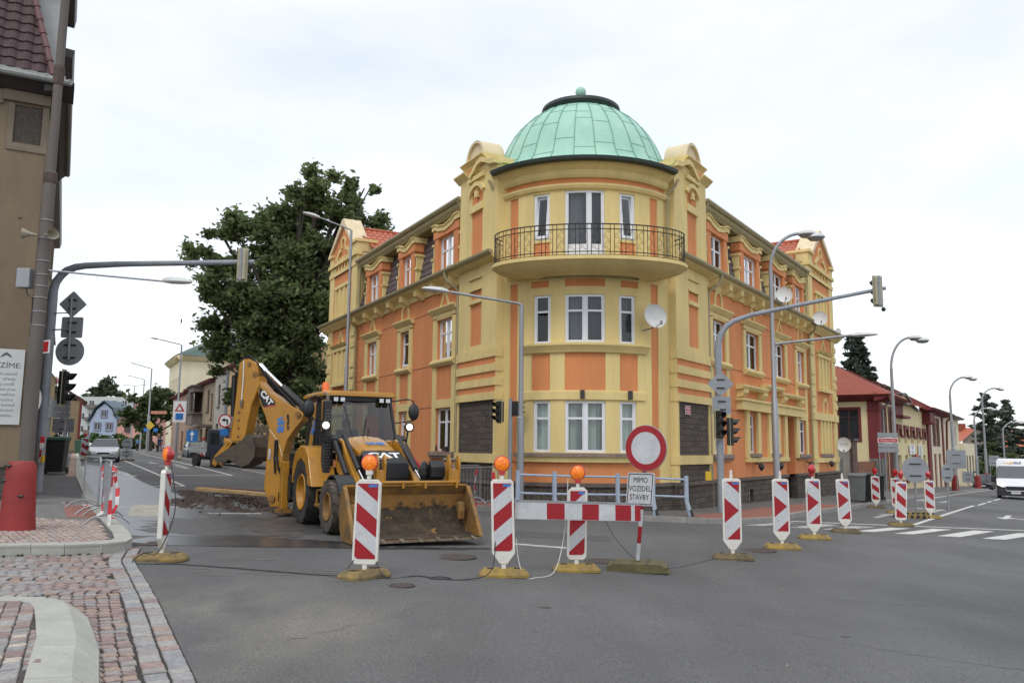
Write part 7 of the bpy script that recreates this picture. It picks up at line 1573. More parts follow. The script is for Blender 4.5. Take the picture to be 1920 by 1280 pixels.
tape([(-.9, 22.1, 1.15), (-.95, 22.0, .7), (-.9, 21.9, .2)], 'tape hanging on the crowd barrier nearest the house wall', .05)
# cables
def cable(pts, label, m, r=.008):
    P = [Vector(p) for p in pts]; out = []
    for i in range(len(P)-1):
        a, b0, c, d = P[max(i-1, 0)], P[i], P[i+1], P[min(i+2, len(P)-1)]
        for k in range(8): t = k/8; out.append(.5*((2*b0)+(-a+c)*t+(2*a-5*b0+4*c-d)*t*t+(-a+3*b0-3*c+d)*t*t*t))
    out.append(P[-1]); b = MB(); b.tube([(p.x, p.y, (H(p.x)+p.z) if True else p.z) for p in out], r, 5); return tag(b.build('cable', m, None, smooth=True), label, 'cable')
cable([(-4.60, 11.3, 1.3), (-4.48, 11.25, .7), (-4.62, 11.15, .15), (-4.8, 11.1, .12), (-4.85, 10.95, .012), (-4.3, 11.05, .012), (-3.4, 10.9, .012), (-2.3, 10.7, .012), (-2.1, 10.68, .05), (-1.95, 10.75, .25)], 'black cable running from the edge-on beacon along the asphalt', M_blk, .007)
cable([(-1.7, 10.75, .2), (-1.55, 10.7, .012), (-1.2, 11.0, .012), (-.95, 10.85, .012), (-.75, 10.9, .012), (-.9, 11.0, .014), (-1.0, 10.85, .012), (-.55, 10.9, .012), (-.25, 11.1, .1), (-.2, 11.4, .5), (-.22, 11.4, 1.2)], 'black cable with a loose loop between the two striped beacons', M_blk, .007)
M_wc = mat('white cable', (.55, .54, .50), .5, .05, 4)
cable([(.82, 12.0, 1.3), (.80, 11.95, .9), (.74, 11.9, .4), (.6, 11.6, .05), (.35, 11.3, .012), (.2, 11.3, .012), (.12, 11.4, .2), (.08, 11.42, .5)], 'white cable hanging between the two lamp beacons of the plank barrier', M_wc, .006)
M_gc = mat('grey cable', (.12, .12, .12), .5, .05, 4)
cable([(1.25, 11.9, .95), (1.5, 12.2, .5), (1.85, 12.55, .15), (2.1, 12.6, .012), (2.6, 13.0, .012), (3.3, 14.0, .012), (4.0, 14.9, .012), (4.7, 16.0, .012), (5.35, 16.3, .2), (5.8, 17.0, .4), (6.5, 18.3, 1.1)], 'thin grey cable strung along the ground past the sign foot to the arrow beacons', M_gc, .006)
# small litter
b = MB()
for k in range(90):
    x, y = random.uniform(-3, 9), random.uniform(5, 20); s = random.uniform(.008, .022); a = random.uniform(0, 6); z = H(x)+.004
    b.add([(x+s*math.cos(a+i*1.57)*(1 if i % 2 else .5), y+s*math.sin(a+i*1.57)*(1 if i % 2 else .5), z+random.uniform(0, .006)) for i in range(4)], [[0, 1, 2, 3]])
o = b.build('fallen_leaves', mat('fallen leaf scraps', (.32, .28, .16), .8, col2=(.45, .42, .32), scale=3), fix=False); o['kind'] = 'stuff'
# ================================================================ OTHER BUILDINGS
def frame_fn(o, az, flip=1):
    """wall frame: u along azimuth az, n outward (right-hand side of the direction times flip)"""
    d = Vector((math.sin(math.radians(az)), math.cos(math.radians(az)))); n = Vector((d.y, -d.x))*flip; o = Vector(o)
    return lambda u, nn, z: (o.x+d.x*u+n.x*nn, o.y+d.y*u+n.y*nn, z)
def simple_window(F, u0, u1, z0, z1, par, fm, rec=.12, cols=2, tr=.65, gm=None, sill=None, sur=None, sw=.12):
    b = MB(); w = max(.05, (u1-u0)*.06); n0 = -rec
    b.box(u0, u0+w, n0, n0+.05, z0, z1, F); b.box(u1-w, u1, n0, n0+.05, z0, z1, F); b.box(u0+w, u1-w, n0, n0+.05, z0, z0+w, F); b.box(u0+w, u1-w, n0, n0+.05, z1-w, z1, F)
    for k in range(1, cols): c = u0+(u1-u0)*k/cols; b.box(c-w*.5, c+w*.5, n0, n0+.052, z0+w, z1-w, F)
    if tr: zt = z0+(z1-z0)*tr; b.box(u0+w, u1-w, n0, n0+.048, zt-.03, zt+.03, F)
    o = b.build('window', fm, par, world=True)
    b = MB(); b.quad(F(u0+w, n0+.02, z0+w), F(u1-w, n0+.02, z0+w), F(u1-w, n0+.02, z1-w), F(u0+w, n0+.02, z1-w)); b.build('pane', gm or M_pane, o, world=True)
    if sur:
        b = MB(); b.box(u0-sw, u0, -rec, .03, z0-sw, z1+sw, F); b.box(u1, u1+sw, -rec, .03, z0-sw, z1+sw, F); b.box(u0, u1, -rec, .03, z1, z1+sw, F); b.box(u0, u1, -rec, .03, z0-sw, z0, F); b.build('surround', sur, o, world=True)
    elif sill:
        b = MB(); b.box(u0-.1, u1+.1, -rec, .10, z0-.10, z0, F); b.build('sill', sill, o, world=True)
    return o
M_pane = mat('dark window pane', (.03, .033, .036), .08, .3, 1.5); M_panel = mat('pale curtained pane', (.22, .23, .23), .15, .3, 3)
M_wood = mat('brown window wood', (.06, .022, .016), .6, .2, 5); M_wine = mat('wine red paint', (.15, .02, .02), .7, .12, 3); M_cream = mat('cream render', (.68, .575, .335), .9, .08, .8, bump=.3, bscale=40, fine=.05)
M_cream2 = mat('pale cream render', (.70, .62, .44), .9, .08, .8); M_redroof = mat('red painted roof', (.24, .055, .03), .8, .16, 2.5, bump=.2, fine=.06); M_soot = mat('grey render', (.24, .205, .165), .92, .22, 1.2, bump=.4, bscale=30, fine=.1)
def quadpart(name, m, par, *qs):
    b = MB()
    for q in qs: b.quad(*q)
    return b.build(name, m, par, world=True)
# ---- the red cornered house on the right
p0 = R0+dR*29.6; FB_ = lambda u, n, z: FR(u, n, z); FA_ = frame_fn((p0.x, p0.y), math.degrees(math.atan2(-nR.x, -nR.y)), -1)
# make FA's normal face the camera
if Vector(FA_(0, 1, 0))[1] > Vector(FA_(0, 0, 0))[1]: FA_ = frame_fn((p0.x, p0.y), math.degrees(math.atan2(-nR.x, -nR.y)), 1)
hs = thing('terraced_house', 'cream house with wine red corner pilasters and red hipped roof by the wooden gate', 'house', (p0.x, p0.y, -.8))
b = MB(); grid_wall(b, FA_, 0, 12, -1, 5.0, [(1.15, 2.35, 2.45, 4.35)], 0, .15)
grid_wall(b, FR, 29.6, 35.6, -1.2, 5.0, [(30.9, 32.1, 2.9, 4.45), (33.1, 34.4, 2.9, 4.45), (30.9, 32.1, -.7, 1.9), (33.1, 34.6, -.9, 1.9)], 0, .2)
b.build('wall', M_cream, hs, world=True)
simple_window(FA_, 1.15, 2.35, 2.45, 4.35, hs, M_wood, .1, 2, .75, sur=M_wine, sw=.14)
for a, c in ((30.9, 32.1), (33.1, 34.4)): simple_window(FR, a, c, 2.9, 4.45, hs, M_wine, .1, 1, .7, sur=M_wine, sw=.22)
simple_window(FR, 30.9, 32.1, -.7, 1.9, hs, M_wine, .1, 1, .3, sur=M_wine, sw=.3); simple_window(FR, 33.1, 34.6, -.9, 1.9, hs, M_wine, .1, 2, .3, sur=M_wine, sw=.3)
b = MB(); b.box(-.06, .62, -.1, .08, 1.3, 5.0, FA_); b.box(29.5, 30.4, -.1, .08, 1.3, 5.0, FR); b.box(34.9, 35.6, -.1, .06, 4.3, 5.0, FR); b.box(-.12, .66, -.1, .12, 4.22, 4.3, FA_); b.box(29.45, 30.45, -.1, .12, 4.22, 4.3, FR); b.build('pilaster', M_wine, hs, world=True)
b = MB(); b.box(-.08, .60, -.1, .1, -1.2, 1.3, FA_); b.box(29.5, 30.4, -.1, .1, -1.2, 1.3, FR); b.build('stone_plinth', stonemat('grey plinth stone', (.16, .15, .14), (.22, .21, .19), .4, .2), hs, world=True)
b = MB(); b.prism([(-.1, 4.80), (.25, 4.88), (.75, 5.12), (.80, 5.22), (-.1, 5.35)], -.75, 13, lambda n, z, u: FA_(u, n, z)); b.prism([(-.1, 4.80), (.25, 4.88), (.75, 5.12), (.80, 5.22), (-.1, 5.35)], 28.9, 36.6, lambda n, z, u: FR(u, n, z)); b.build('eaves', M_wine, hs, world=True)
E1, E2_, Rg1, Rg2 = FA_(-.85, .85, 5.22), FR(36.6, .85, 5.22), FR(34.5, -5, 8.0), FR(36.6, -5, 8.0)
quadpart('hipped_roof', M_redroof, hs, (FA_(-.85, .85, 5.22), FA_(13, .85, 5.22), FA_(13, -5.2, 8.6), FA_(5, -5.2, 8.4)), (E1, FR(36.6, .85, 5.22), FR(38.5, -5, 8.2), FA_(5, -5.2, 8.4)))
dpf = lambda F, pts, par, m=M_galv, r=.06: (lambda b: (b.tube([F(*p) for p in pts], r, 8), b.build('downpipe', m, par, world=True, smooth=True)))(MB())
dpf(FR, [(29.8, .85, 5.1), (29.9, .7, 4.9), (30.3, .15, 4.35), (30.4, .15, -.9)], hs)
# middle house with the curved gable
hm = thing('terraced_house', 'cream house with a curved gable, a row of small red-capped windows and advertising boards', 'house', (*PR(44, 0), -1.1))
ws = [36.5+i*3.0 for i in range(6)]
b = MB(); hl = [(u, u+1.3, 2.35, 3.35) for u in ws[:5]]+[(u, u+1.3, -.2, 1.5) for u in ws[:5]]
grid_wall(b, FR, 35.6, 51.0, -1.5, 5.0, hl, -.05, .25); b.prism([(39.0, 5.0), (39.0, 5.75), (40.2, 5.85), (41.8, 5.6), (43.6, 5.15), (45.6, 5.0)], -.3, -.05, lambda u, z, n: FR(u, n, z)); b.build('wall', M_cream, hm, world=True)
for u in ws[:5]: simple_window(FR, u, u+1.3, 2.35, 3.35, hm, M_wood, .28, 1, 0, M_pane); simple_window(FR, u, u+1.3, -.2, 1.5, hm, M_wood, .28, 1, 0, M_pane)
b = MB()
for u in ws[:5]: b.box(u-.3, u+1.6, -.1, .05, 3.32, 3.62, FR); b.box(u-.3, u, -.1, .05, 2.8, 3.32, FR); b.box(u+1.3, u+1.6, -.1, .05, 2.8, 3.32, FR); b.box(u+1.6, u+2.7, -.1, .03, 2.72, 2.92, FR)
for u in ws[:5]: b.box(u-.2, u+1.5, -.1, .08, -.42, -.2, FR)
b.box(35.7, 39.0, -.1, .5, 4.05, 4.2, FR); b.box(35.7, 38.8, -.3, .05, 4.2, 5.0, FR); b.build('red_trim', M_wine, hm, world=True)
b = MB(); cg = [(38.6, 5.85), (40.1, 5.98), (41.8, 5.75), (43.7, 5.25), (46.0, 5.05)]
for k in range(4): b.prism([cg[k], cg[k+1], (cg[k+1][0], cg[k+1][1]-.18), (cg[k][0], cg[k][1]-.18)], -.4, .12, lambda u, z, n: FR(u, n, z))
b.box(35.7, 38.9, -.3, .55, 5.0, 5.12, FR); b.build('gable_mould', M_dkflash, hm, world=True)
quadpart('roof', M_redroof, hm, (FR(37, .5, 5.1), FR(66, .5, 5.1), FR(66, -5, 8.3), FR(37, -5, 8.3))); b = MB(); [b.tube([FR(u, .5, 5.14), FR(u, -5, 8.34)], .04, 4) for u in (42, 46, 50, 54, 58, 62)]; b.build('roof_seam', M_wine, hm, world=True)
b = MB(); b.box(41.0, 43.4, .02, .08, 1.55, 2.25, FR) ; o = b.build('sign_board', M_wsign, hm, world=True); b = MB(); [b.box(41.3+random.random()*.8, 42.2+random.random(), .082, .086, 1.6+i*.07, 1.63+i*.07, FR) for i in range(9)]; b.build('print', M_dkflash, o, world=True)
b = MB(); b.box(45.4, 47.2, .02, .08, 1.45, 2.3, FR); o = b.build('sign_board', M_wsign, hm, world=True); b = MB(); [b.box(45.6, 46.9-random.random()*.5, .082, .086, 1.52+i*.085, 1.56+i*.085, FR) for i in range(9)]; b.build('print', M_dkflash, o, world=True)
b = MB(); b.box(43.7, 45.0, .02, .1, 1.3, 1.6, FR); b.build('red_sign', M_redsign, hm, world=True)
# projecting bay and gate tower
ht = thing('terraced_house', 'narrow cream house with wine red corner strips, two tall red windows and twin red doors', 'house', (*PR(56, 0), -1.4))
b = MB(); grid_wall(b, FR, 51.0, 62.0, -1.8, 5.1, [(54.6, 56.2, 2.5, 4.5), (57.2, 58.8, 2.5, 4.5), (54.6, 56.4, -1.4, 1.6), (57.6, 59.6, -1.4, 1.6)], 0, .2); b.build('wall', M_cream2, ht, world=True)
for a, c in ((54.6, 56.2), (57.2, 58.8)): simple_window(FR, a, c, 2.5, 4.5, ht, M_wine, .1, 1, .8, sur=M_wine, sw=.25)
for a, c in ((54.6, 56.4), (57.6, 59.6)): b = MB(); b.box(a, c, -.18, -.1, -1.4, 1.6, FR); b.build('door', M_wine, ht, world=True)
b = MB(); b.box(51.0, 52.6, -.1, .1, -1.8, 5.1, FR); b.box(60.6, 61.6, -.1, .08, -1.8, 5.1, FR); b.box(48.6, 51.4, -.2, .75, 4.0, 4.15, FR); b.box(48.8, 51.4, -.2, .55, 4.15, 4.95, FR); b.build('red_trim', M_wine, ht, world=True)
b = MB(); b.prism([(-.1, 4.95), (.3, 5.0), (.95, 5.15), (1.0, 5.28), (-.1, 5.4)], 47.8, 62.6, lambda n, z, u: FR(u, n, z)); b.build('eaves', M_wine, ht, world=True)
dpf(FR, [(61.9, .9, 5.1), (62.2, .3, 4.6), (62.2, .1, -1.5)], ht, M_wine, .09)
he = thing('terraced_house', 'pale cream end house of the terrace with grey windows and a lower annex', 'house', (*PR(72, 0), -1.8))
b = MB(); hw_ = [(64+i*3.6, 65.9+i*3.6, 2.2, 4.4) for i in range(3)]+[(64, 65.2, -1.0, .6), (66.5, 67.6, -1.0, .6)]
grid_wall(b, FR, 62.2, 75.5, -2.2, 5.2, hw_, 0, .2); b.quad(FR(75.5, 0, -2.3), FR(75.5, -7, -2.3), FR(75.5, -7, 5.2), FR(75.5, 0, 5.2)); grid_wall(b, FR, 75.5, 88.5, -2.6, 2.75, [(78, 79.6, -1.2, 1.4), (81, 83, -1.2, 1.4), (84.5, 86.5, -1.2, 1.4)], .4, .2); b.quad(FR(75.5, .4, -2.6), FR(75.5, 0, -2.6), FR(75.5, 0, 2.75), FR(75.5, .4, 2.75)); b.quad(FR(88.5, .4, -2.6), FR(88.5, -7, -2.6), FR(88.5, -7, 2.75), FR(88.5, .4, 2.75)); b.quad(FR(75.5, .4, 2.75), FR(88.5, .4, 2.75), FR(88.5, -7, 2.75), FR(75.5, -7, 2.75)); b.build('wall', M_cream2, he, world=True)
for a, c, d, e in hw_: simple_window(FR, a, c, d, e, he, M_white, .12, 2, .65, M_panel)
F4 = lambda u, n, z: FR(u, n+.4, z)
for a, c in ((78, 79.6), (81, 83), (84.5, 86.5)): simple_window(F4, a, c, -1.2, 1.4, he, M_dkflash, .12, 2, 0, M_pane)
b = MB(); b.prism([(-.1, 5.15), (.55, 5.2), (.6, 5.35), (-.1, 5.42)], 62.2, 76.1, lambda n, z, u: FR(u, n, z)); b.build('eaves', M_dkflash, he, world=True); quadpart('roof', M_dkflash, he, (FR(62.2, .5, 5.42), FR(76.1, .5, 5.42), FR(76.1, -6, 7.4), FR(62.2, -6, 7.4)))
b = MB(); b.box(76, 88.5, .4, .48, -2.6, -1.9, FR); b.build('plinth', M_sill, he, world=True)
# grey house with an orange tiled roof beyond
FG = frame_fn((80.3, 148), 85, 1); hg_ = thing('house', 'grey rendered house with an orange tiled roof beyond the terrace', 'house', (83, 150, -3.5))
b = MB(); grid_wall(b, FG, 0, 7.5, -5, 3.9, [(2.0, 4.4, .9, 2.5)], 0, .15); b.prism([(0, 3.9), (7.5, 3.9), (2.8, 5.9)], -.2, 0, lambda u, z, n: FG(u, n, z)); b.quad(FG(7.5, 0, -5), FG(7.5, -10, -5), FG(7.5, -10, 3.9), FG(7.5, 0, 3.9)); b.build('wall', M_soot, hg_, world=True)
simple_window(FG, 2.0, 4.4, .9, 2.5, hg_, M_white, .1, 3, .6, M_panel)
quadpart('roof', M_red, hg_, (FG(-.6, .4, 3.6), FG(2.8, .4, 6.2), FG(2.8, -10, 6.2), FG(-.6, -10, 3.6)), (FG(8, .4, 3.7), FG(2.8, .4, 6.2), FG(2.8, -10, 6.2), FG(8, -10, 3.7)), (FG(6, -1, 2.6), FG(15, -1, 2.6), FG(15, -6, 5.8), FG(4, -6, 5.8)))
b = MB(); b.box(1.9, 2.9, -4.0, -3.2, 5.5, 7.0, FG); b.build('chimney', M_redroof, hg_, world=True)
b = MB(); b.box(7.5, 14.8, -9, -1.5, -5, 2.7, FG); b.build('wing_wall', M_soot, hg_, world=True)
# annex garage-like garden wall and plank gate between
hx_ = thing('garden_building', 'low grey rendered outbuilding with a small barred window, left of the wooden gate', 'outbuilding', (*PR(22, -.5), -.6))
FX = lambda u, n, z: FR(u, n-.25, z)
b = MB(); grid_wall(b, FX, 17.6, 22.2, -1.2, 2.25, [(19.2, 20.4, .1, 1.35)], 0, .15); b.quad(FX(22.2, 0, -1.2), FX(22.2, -4, -1.2), FX(22.2, -4, 2.25), FX(22.2, 0, 2.25)); b.quad(FX(17.6, 0, 2.25), FX(22.2, 0, 2.25), FX(22.2, -4, 2.25), FX(17.6, -4, 2.25)); b.build('wall', M_soot, hx_, world=True)
b = MB(); b.box(17.5, 22.4, -4, .12, 2.25, 2.36, FX); b.build('coping', M_ledge, hx_, world=True)
simple_window(FX, 19.2, 20.4, .1, 1.35, hx_, M_galv, .1, 1, 0, M_panel); b = MB(); [b.box(19.25, 20.35, -.06, -.04, .2+i*.17, .22+i*.17, FX) for i in range(7)]; b.build('bars', M_galv, hx_, world=True)
tg = thing('brick_pier', 'dark brick gate pier between the grey outbuilding and the wooden gate', 'pier', (*PR(22.8, -.3), -.6)); b = MB(); b.box(22.25, 23.4, -.6, -.1, -1.2, 2.3, FR); b.build('shaft', stonemat('old brick', (.13, .07, .055), (.20, .13, .10), .25, .08), tg, world=True); b = MB(); b.box(22.1, 23.5, -.65, -.0, 2.3, 2.4, FR); b.build('cap', M_dkflash, tg, world=True)
tg = thing('wooden_gate', 'reddish brown vertical board gate between the brick pier and the cream house', 'gate', (*PR(26, -.3), -.7)); M_gate = mat('red brown boards', (.22, .085, .045), .8, .15, 3, stretch=(8, 8, .5), bump=.3)
b = MB()
for i in range(16): u = 23.4+i*.385; b.box(u, u+.36, -.35, -.30+.01*(i % 2), -.95, 1.15, FR)
b.build('boards', M_gate, tg, world=True); b = MB(); b.box(23.4, 29.5, -.42, -.36, -.5, -.35, FR); b.box(23.4, 29.5, -.42, -.36, .7, .85, FR); b.build('rails', M_gate, tg, world=True)
# chimneyed grey roof rising behind
tg = thing('house', 'grey roofed house with two brick chimneys rising behind the red hipped roof', 'house', (*PR(45, -16), -1))
b = MB(); b.box(40, 52, -22, -14, -1, 7.4, FR); b.build('wall', M_soot, tg, world=True); quadpart('roof', mat('grey slate', (.20, .20, .20), .6, .2, 4), tg, (FR(39, -13, 7.3), FR(53, -13, 7.3), FR(50, -18, 9.8), FR(42, -18, 9.8)), (FR(39, -13, 7.3), FR(42, -18, 9.8), FR(39, -23, 7.3)))
for u in (38.5, 44.0): b = MB(); b.box(u, u+1.2, -13.4, -12.2, 7, 10.0 if u > 40 else 9.5, FR); b.box(u-.1, u+1.3, -13.5, -12.1, 9.4, 9.6, FR); b.build('chimney', mat('chimney brick', (.30, .14, .075), .85, .2, 5), tg, world=True)
b = MB(); b.tube([FR(41.5, -14, 8), FR(41.5, -14, 12.0)], .03, 4); b.tube([FR(40.4, -14, 11.8), FR(43.4, -14, 11.8)], .02, 4); b.tube([FR(50, -14, 8), FR(50, -14, 12.2)], .02, 4); b.build('antenna', M_galv, tg, world=True)
# ---- left row of two-storey houses (same building line as the corner house)
RN = lambda u, n, z: FL(u, n, z)
def row_house(u0, u1, ze, wallm, label, wins, door=None, roofm=M_wine, trim=None, zr=2.2, eave=.45, fm=M_wood):
    t = thing('row_house', label, 'house', (*PL((u0+u1)/2, 0), .5)); b = MB(); hh = list(wins)+([(*door,)] if door else [])
    grid_wall(b, FL, u0, u1, -.2, ze, hh, 0, .2); b.quad(FL(u0, 0, -.2), FL(u0, -9, -.2), FL(u0, -9, ze), FL(u0, 0, ze)); b.add([FL(u0, 0, ze), FL(u0, -9, ze), FL(u0, -4.5, ze+zr)], [[0, 1, 2]]); b.quad(FL(u1, 0, -.2), FL(u1, -9, -.2), FL(u1, -9, ze), FL(u1, 0, ze)); b.build('wall', wallm, t, world=True)
    for w in wins: simple_window(FL, *w[:4], t, fm, .15, 2, .6, M_pane, sill=M_ledge)
    if door: b = MB(); b.box(door[0], door[1], -.2, -.14, door[2], door[3], FL); b.build('door', M_wood, t, world=True)
    quadpart('roof', roofm, t, (FL(u0-.2, eave, ze-.1), FL(u1+.0, eave, ze-.1), FL(u1, -4.5, ze+zr), FL(u0-.2, -4.5, ze+zr)), (FL(u0-.2, -9.5, ze-.1), FL(u1+.0, -9.5, ze-.1), FL(u1, -4.5, ze+zr), FL(u0-.2, -4.5, ze+zr)))
    b = MB(); b.prism([(-.05, ze-.35), (eave-.05, ze-.22), (eave+.05, ze-.05), (-.05, ze-.02)], u0, u1, lambda n, z, u: FL(u, n, z)); b.build('eaves', trim or M_wine, t, world=True); return t
row_house(37.5, 43.4, 7.9, mat('peach render', (.50, .35, .19), .9, .12, 1), 'peach coloured row house behind the raised digging arm', [(39.3, 40.6, 5.9, 7.1), (39.3, 40.6, 2.2, 3.8)], eave=.3)
row_house(43.6, 49.6, 7.9, mat('off white render', (.36, .34, .29), .9, .12, 1), 'off-white row house with two narrow dark windows', [(46.9, 48.0, 4.9, 6.7), (47.2, 48.4, 1.7, 3.5)], eave=.3)
hc = row_house(49.8, 67.5, 7.45, mat('tan render', (.30, .235, .155), .9, .18, 1), 'tan row house with a stone bay window and balcony', [(52.5, 53.8, 4.7, 6.6), (50.6, 51.6, 4.0, 6.2), (52.6, 53.8, 1.6, 3.2), (59.8, 61.0, 4.6, 6.6), (63.2, 64.6, 4.6, 6.4), (65.6, 66.8, 4.6, 6.4), (60.2, 61.4, 1.4, 3.4), (63.6, 64.8, 1.4, 3.4)], (55.6, 57.0, .5, 3.2), M_wine)
M_bay = mat('bay concrete', (.17, .145, .12), .9, .2, 2); b = MB(); b.box(56.2, 59.4, 0, .9, 3.6, 4.6, FL); b.box(56.0, 59.6, 0, 1.05, 4.6, 4.7, FL); b.box(56.2, 59.4, 0, .9, 6.6, 7.1, FL); b.box(56.0, 59.6, 0, 1.1, 7.1, 7.2, FL); b.box(58.5, 59.4, 0, .9, 4.7, 6.6, FL); b.box(61.6, 62.8, 0, .7, 3.8, 6.7, FL); b.build('bay', M_bay, hc, world=True); simple_window(lambda u, n, z: FL(u, n+.9, z), 56.3, 58.4, 4.75, 6.55, hc, M_wood, .2, 2, .6)
b = MB(); b.box(50.2, 53.6, 0, 1.2, 3.3, 3.5, FL); b.build('door_canopy', M_bay, hc, world=True)
row_house(67.7, 80, 7.3, mat('pinkish render', (.38, .24, .17), .9, .14, 1), 'pinkish row house at the far end of the row', [(69.3, 70.8, 4.6, 6.3), (73.3, 74.8, 4.6, 6.3), (69.3, 70.8, 1.4, 3.2)], eave=.4)
b = MB(); b.box(43.1, 43.9, -.05, .12, .3, 7.9, FL); o = b.build('boundary_strip', mat('blue grey sheet', (.16, .18, .21), .7, .1, 3)); tag(o, 'blue grey vertical sheet between the peach and the off-white row houses', 'wall cladding')
# tall cream building beyond with a green roof
FC1 = frame_fn((-54.6, 131), -28.35, -1); hb = thing('villa', 'tall cream building with a dark green roof beyond the two-storey row houses', 'building', (-50, 134, 1))
P_c = (-50.9, 126.5); FC1 = frame_fn(P_c, -28.35, -1); FC2 = frame_fn(P_c, 61.65, 1)
b = MB(); wn = [(1.6+i*1.95, 2.5+i*1.95, 8.6, 12.2) for i in range(6)]
grid_wall(b, FC1, 0, 15, 0, 15.2, wn, 0, .2); b.quad(FC2(0, 0, 0), FC2(14, 0, 0), FC2(14, 0, 15.2), FC2(0, 0, 15.2)); b.build('wall', M_cream2, hb, world=True)
for w in wn: simple_window(FC1, *w, hb, M_dkflash, .15, 2, .6)
b = MB(); b.prism([(-.1, 14.6), (.3, 14.7), (.9, 15.3), (-.1, 15.5)], -.9, 15, lambda n, z, u: FC1(u, n, z)); b.prism([(-.1, 14.6), (.3, 14.7), (.9, 15.3), (-.1, 15.5)], -.9, 14, lambda n, z, u: FC2(u, n, z)); b.build('cornice', M_cream, hb, world=True)
M_grn = mat('green sheet roof', (.06, .10, .085), .5, .15, 3)
quadpart('roof', M_grn, hb, (FC1(-.9, .9, 15.4), FC1(15, .9, 15.4), FC1(11, -5, 17.0), FC1(4, -5, 17.5)), (FC2(-.9, .9, 15.4), FC2(14, .9, 15.4), FC2(13, -4, 20), FC2(5, -4, 18.8)))
# ---- far end of the left street
FH = frame_fn((-83.6, 165), 88, 1)
t = thing('house', 'light blue house with a rounded barn-shaped gable at the end of the street', 'house', (-81, 165, 1)); M_lb = mat('light blue render', (.36, .42, .52), .9, .05, 1)
b = MB(); b.prism([(0, 0), (5.2, 0), (5.2, 6.6), (4.6, 7.2), (4.1, 8.6), (2.6, 9.9), (1.1, 8.6), (.5, 7.2), (0, 6.6)], -8, 0, lambda u, z, n: FH(u, n, z)); b.build('wall', M_lb, t, world=True)
for q in ((2.1, 3.1, 7.2, 8.4), (.9, 2.0, 4.6, 6.0), (3.2, 4.3, 4.6, 6.0)): simple_window(lambda u, n, z: FH(u, n+.16, z), *q, t, M_white, .12, 2, 0, sur=mat('violet surround', (.20, .20, .33), .8, 0), sw=.16)
b = MB(); b.box(2.6, 3.9, 0, .1, 1.8, 3.6, FH); b.box(.6, 1.5, 0, .1, 1.8, 3.2, FH); b.build('shopfront', M_pane, t, world=True)
g_ = [(-.5, 6.3), (.2, 7.4), (.8, 8.9), (2.6, 10.3), (4.4, 8.9), (5.0, 7.4), (5.6, 6.3)]; b = MB()
for k in range(6): b.prism([g_[k], g_[k+1], (g_[k+1][0], g_[k+1][1]+.22), (g_[k][0], g_[k][1]+.22)], -8, .5, lambda u, z, n: FH(u, n, z))
b.build('roof', mat('blue grey slate', (.10, .14, .17), .7, .15, 3), t, world=True)
t = thing('house', 'salmon pink house with dark pitched roof beside the blue house', 'house', (-75, 165, 1)); M_pk = mat('salmon render', (.62, .33, .27), .9, .05, 1)
b = MB(); b.box(5.3, 13, -8, 0, 0, 6.2, FH); b.box(8.6, 13, -8, .3, 6.2, 9.4, FH); b.build('wall', M_pk, t, world=True)
for q in ((6.9, 8.0, 4.2, 5.8), (9.8, 10.9, 4.2, 5.8), (9.4, 10.6, 1.2, 3)): simple_window(lambda u, n, z: FH(u, n+.45, z), *q, t, M_wood, .12, 1, 0)
quadpart('roof', mat('brown red tiles', (.16, .07, .06), .7, .15, 3), t, (FH(5.2, .5, 6.1), FH(9.6, .5, 6.1), FH(9.6, -5, 10.2), FH(6.8, -5, 10.2)), (FH(8.4, .6, 9.4), FH(13.2, .6, 9.4), FH(13.2, -5, 11.2), FH(8.4, -5, 11.2)))
FQ2 = frame_fn((-99.5, 190), 88, 1); t = thing('apartment_block', 'pale four storey apartment block with balconies behind the blue house', 'building', (-93, 190, 1)); b = MB(); b.box(0, 16, -9, 0, 0, 12.6, FQ2); b.build('wall', mat('pale panel block', (.50, .52, .50), .9, .06, 1), t, world=True)
for i in range(4):
    z = 1.6+i*2.9
    for u in (.6, 2.6, 5.3, 7.6, 10, 12.4): simple_window(lambda a, n, zz: FQ2(a, n+.16, zz), u, u+1.2, z, z+1.5, t, M_white, .12, 2, 0)
    b = MB(); b.box(2.2, 4.8, .0, 1.1, z-.4, z-.25, FQ2); b.box(2.2, 4.8, 1.0, 1.08, z-.25, z+.5, FQ2); b.build('balcony', M_bay, t, world=True)
# ---- near building on the left edge
C0 = (-10.9, 18.5); LA = frame_fn(C0, 61.65, 1); LS = frame_fn(C0, -28.35, 1)
lb_ = thing('tenement_house', 'tan plastered corner building with dark mansard tiles at the left edge', 'building', (-12, 19, .3)); M_tan = mat('stained tan render', (.155, .117, .077), .92, col2=(.235, .18, .118), scale=.9, bump=.35, bscale=35, fine=.08, stretch=(1, 1, .45)); M_tan2 = mat('grey brown render', (.19, .155, .115), .92, .2, 1.4, bump=.3)
b = MB(); grid_wall(b, LA, -14, 0, 1.2, 10.0, [(-.66, -.10, 8.55, 9.45, .06), (-3.2, -1.15, 8.2, 9.3, .08)], 0, .08); b.box(-14, .0, -.2, -.07, 1.2, 10, LA)
grid_wall(b, LS, 0, 17, .2, 9.7, [(2+i*3.6, 3.2+i*3.6, z, z+1.6) for i in range(4) for z in (2.2, 5.4, 8.0)], 0, .15); b.build('wall', M_tan, lb_, world=True)
for i in range(4):
    for z in (2.2, 5.4, 8.0): simple_window(LS, 2+i*3.6, 3.2+i*3.6, z, z+1.6, lb_, M_wood, .12, 2, .6, sur=M_tan2, sw=.16)
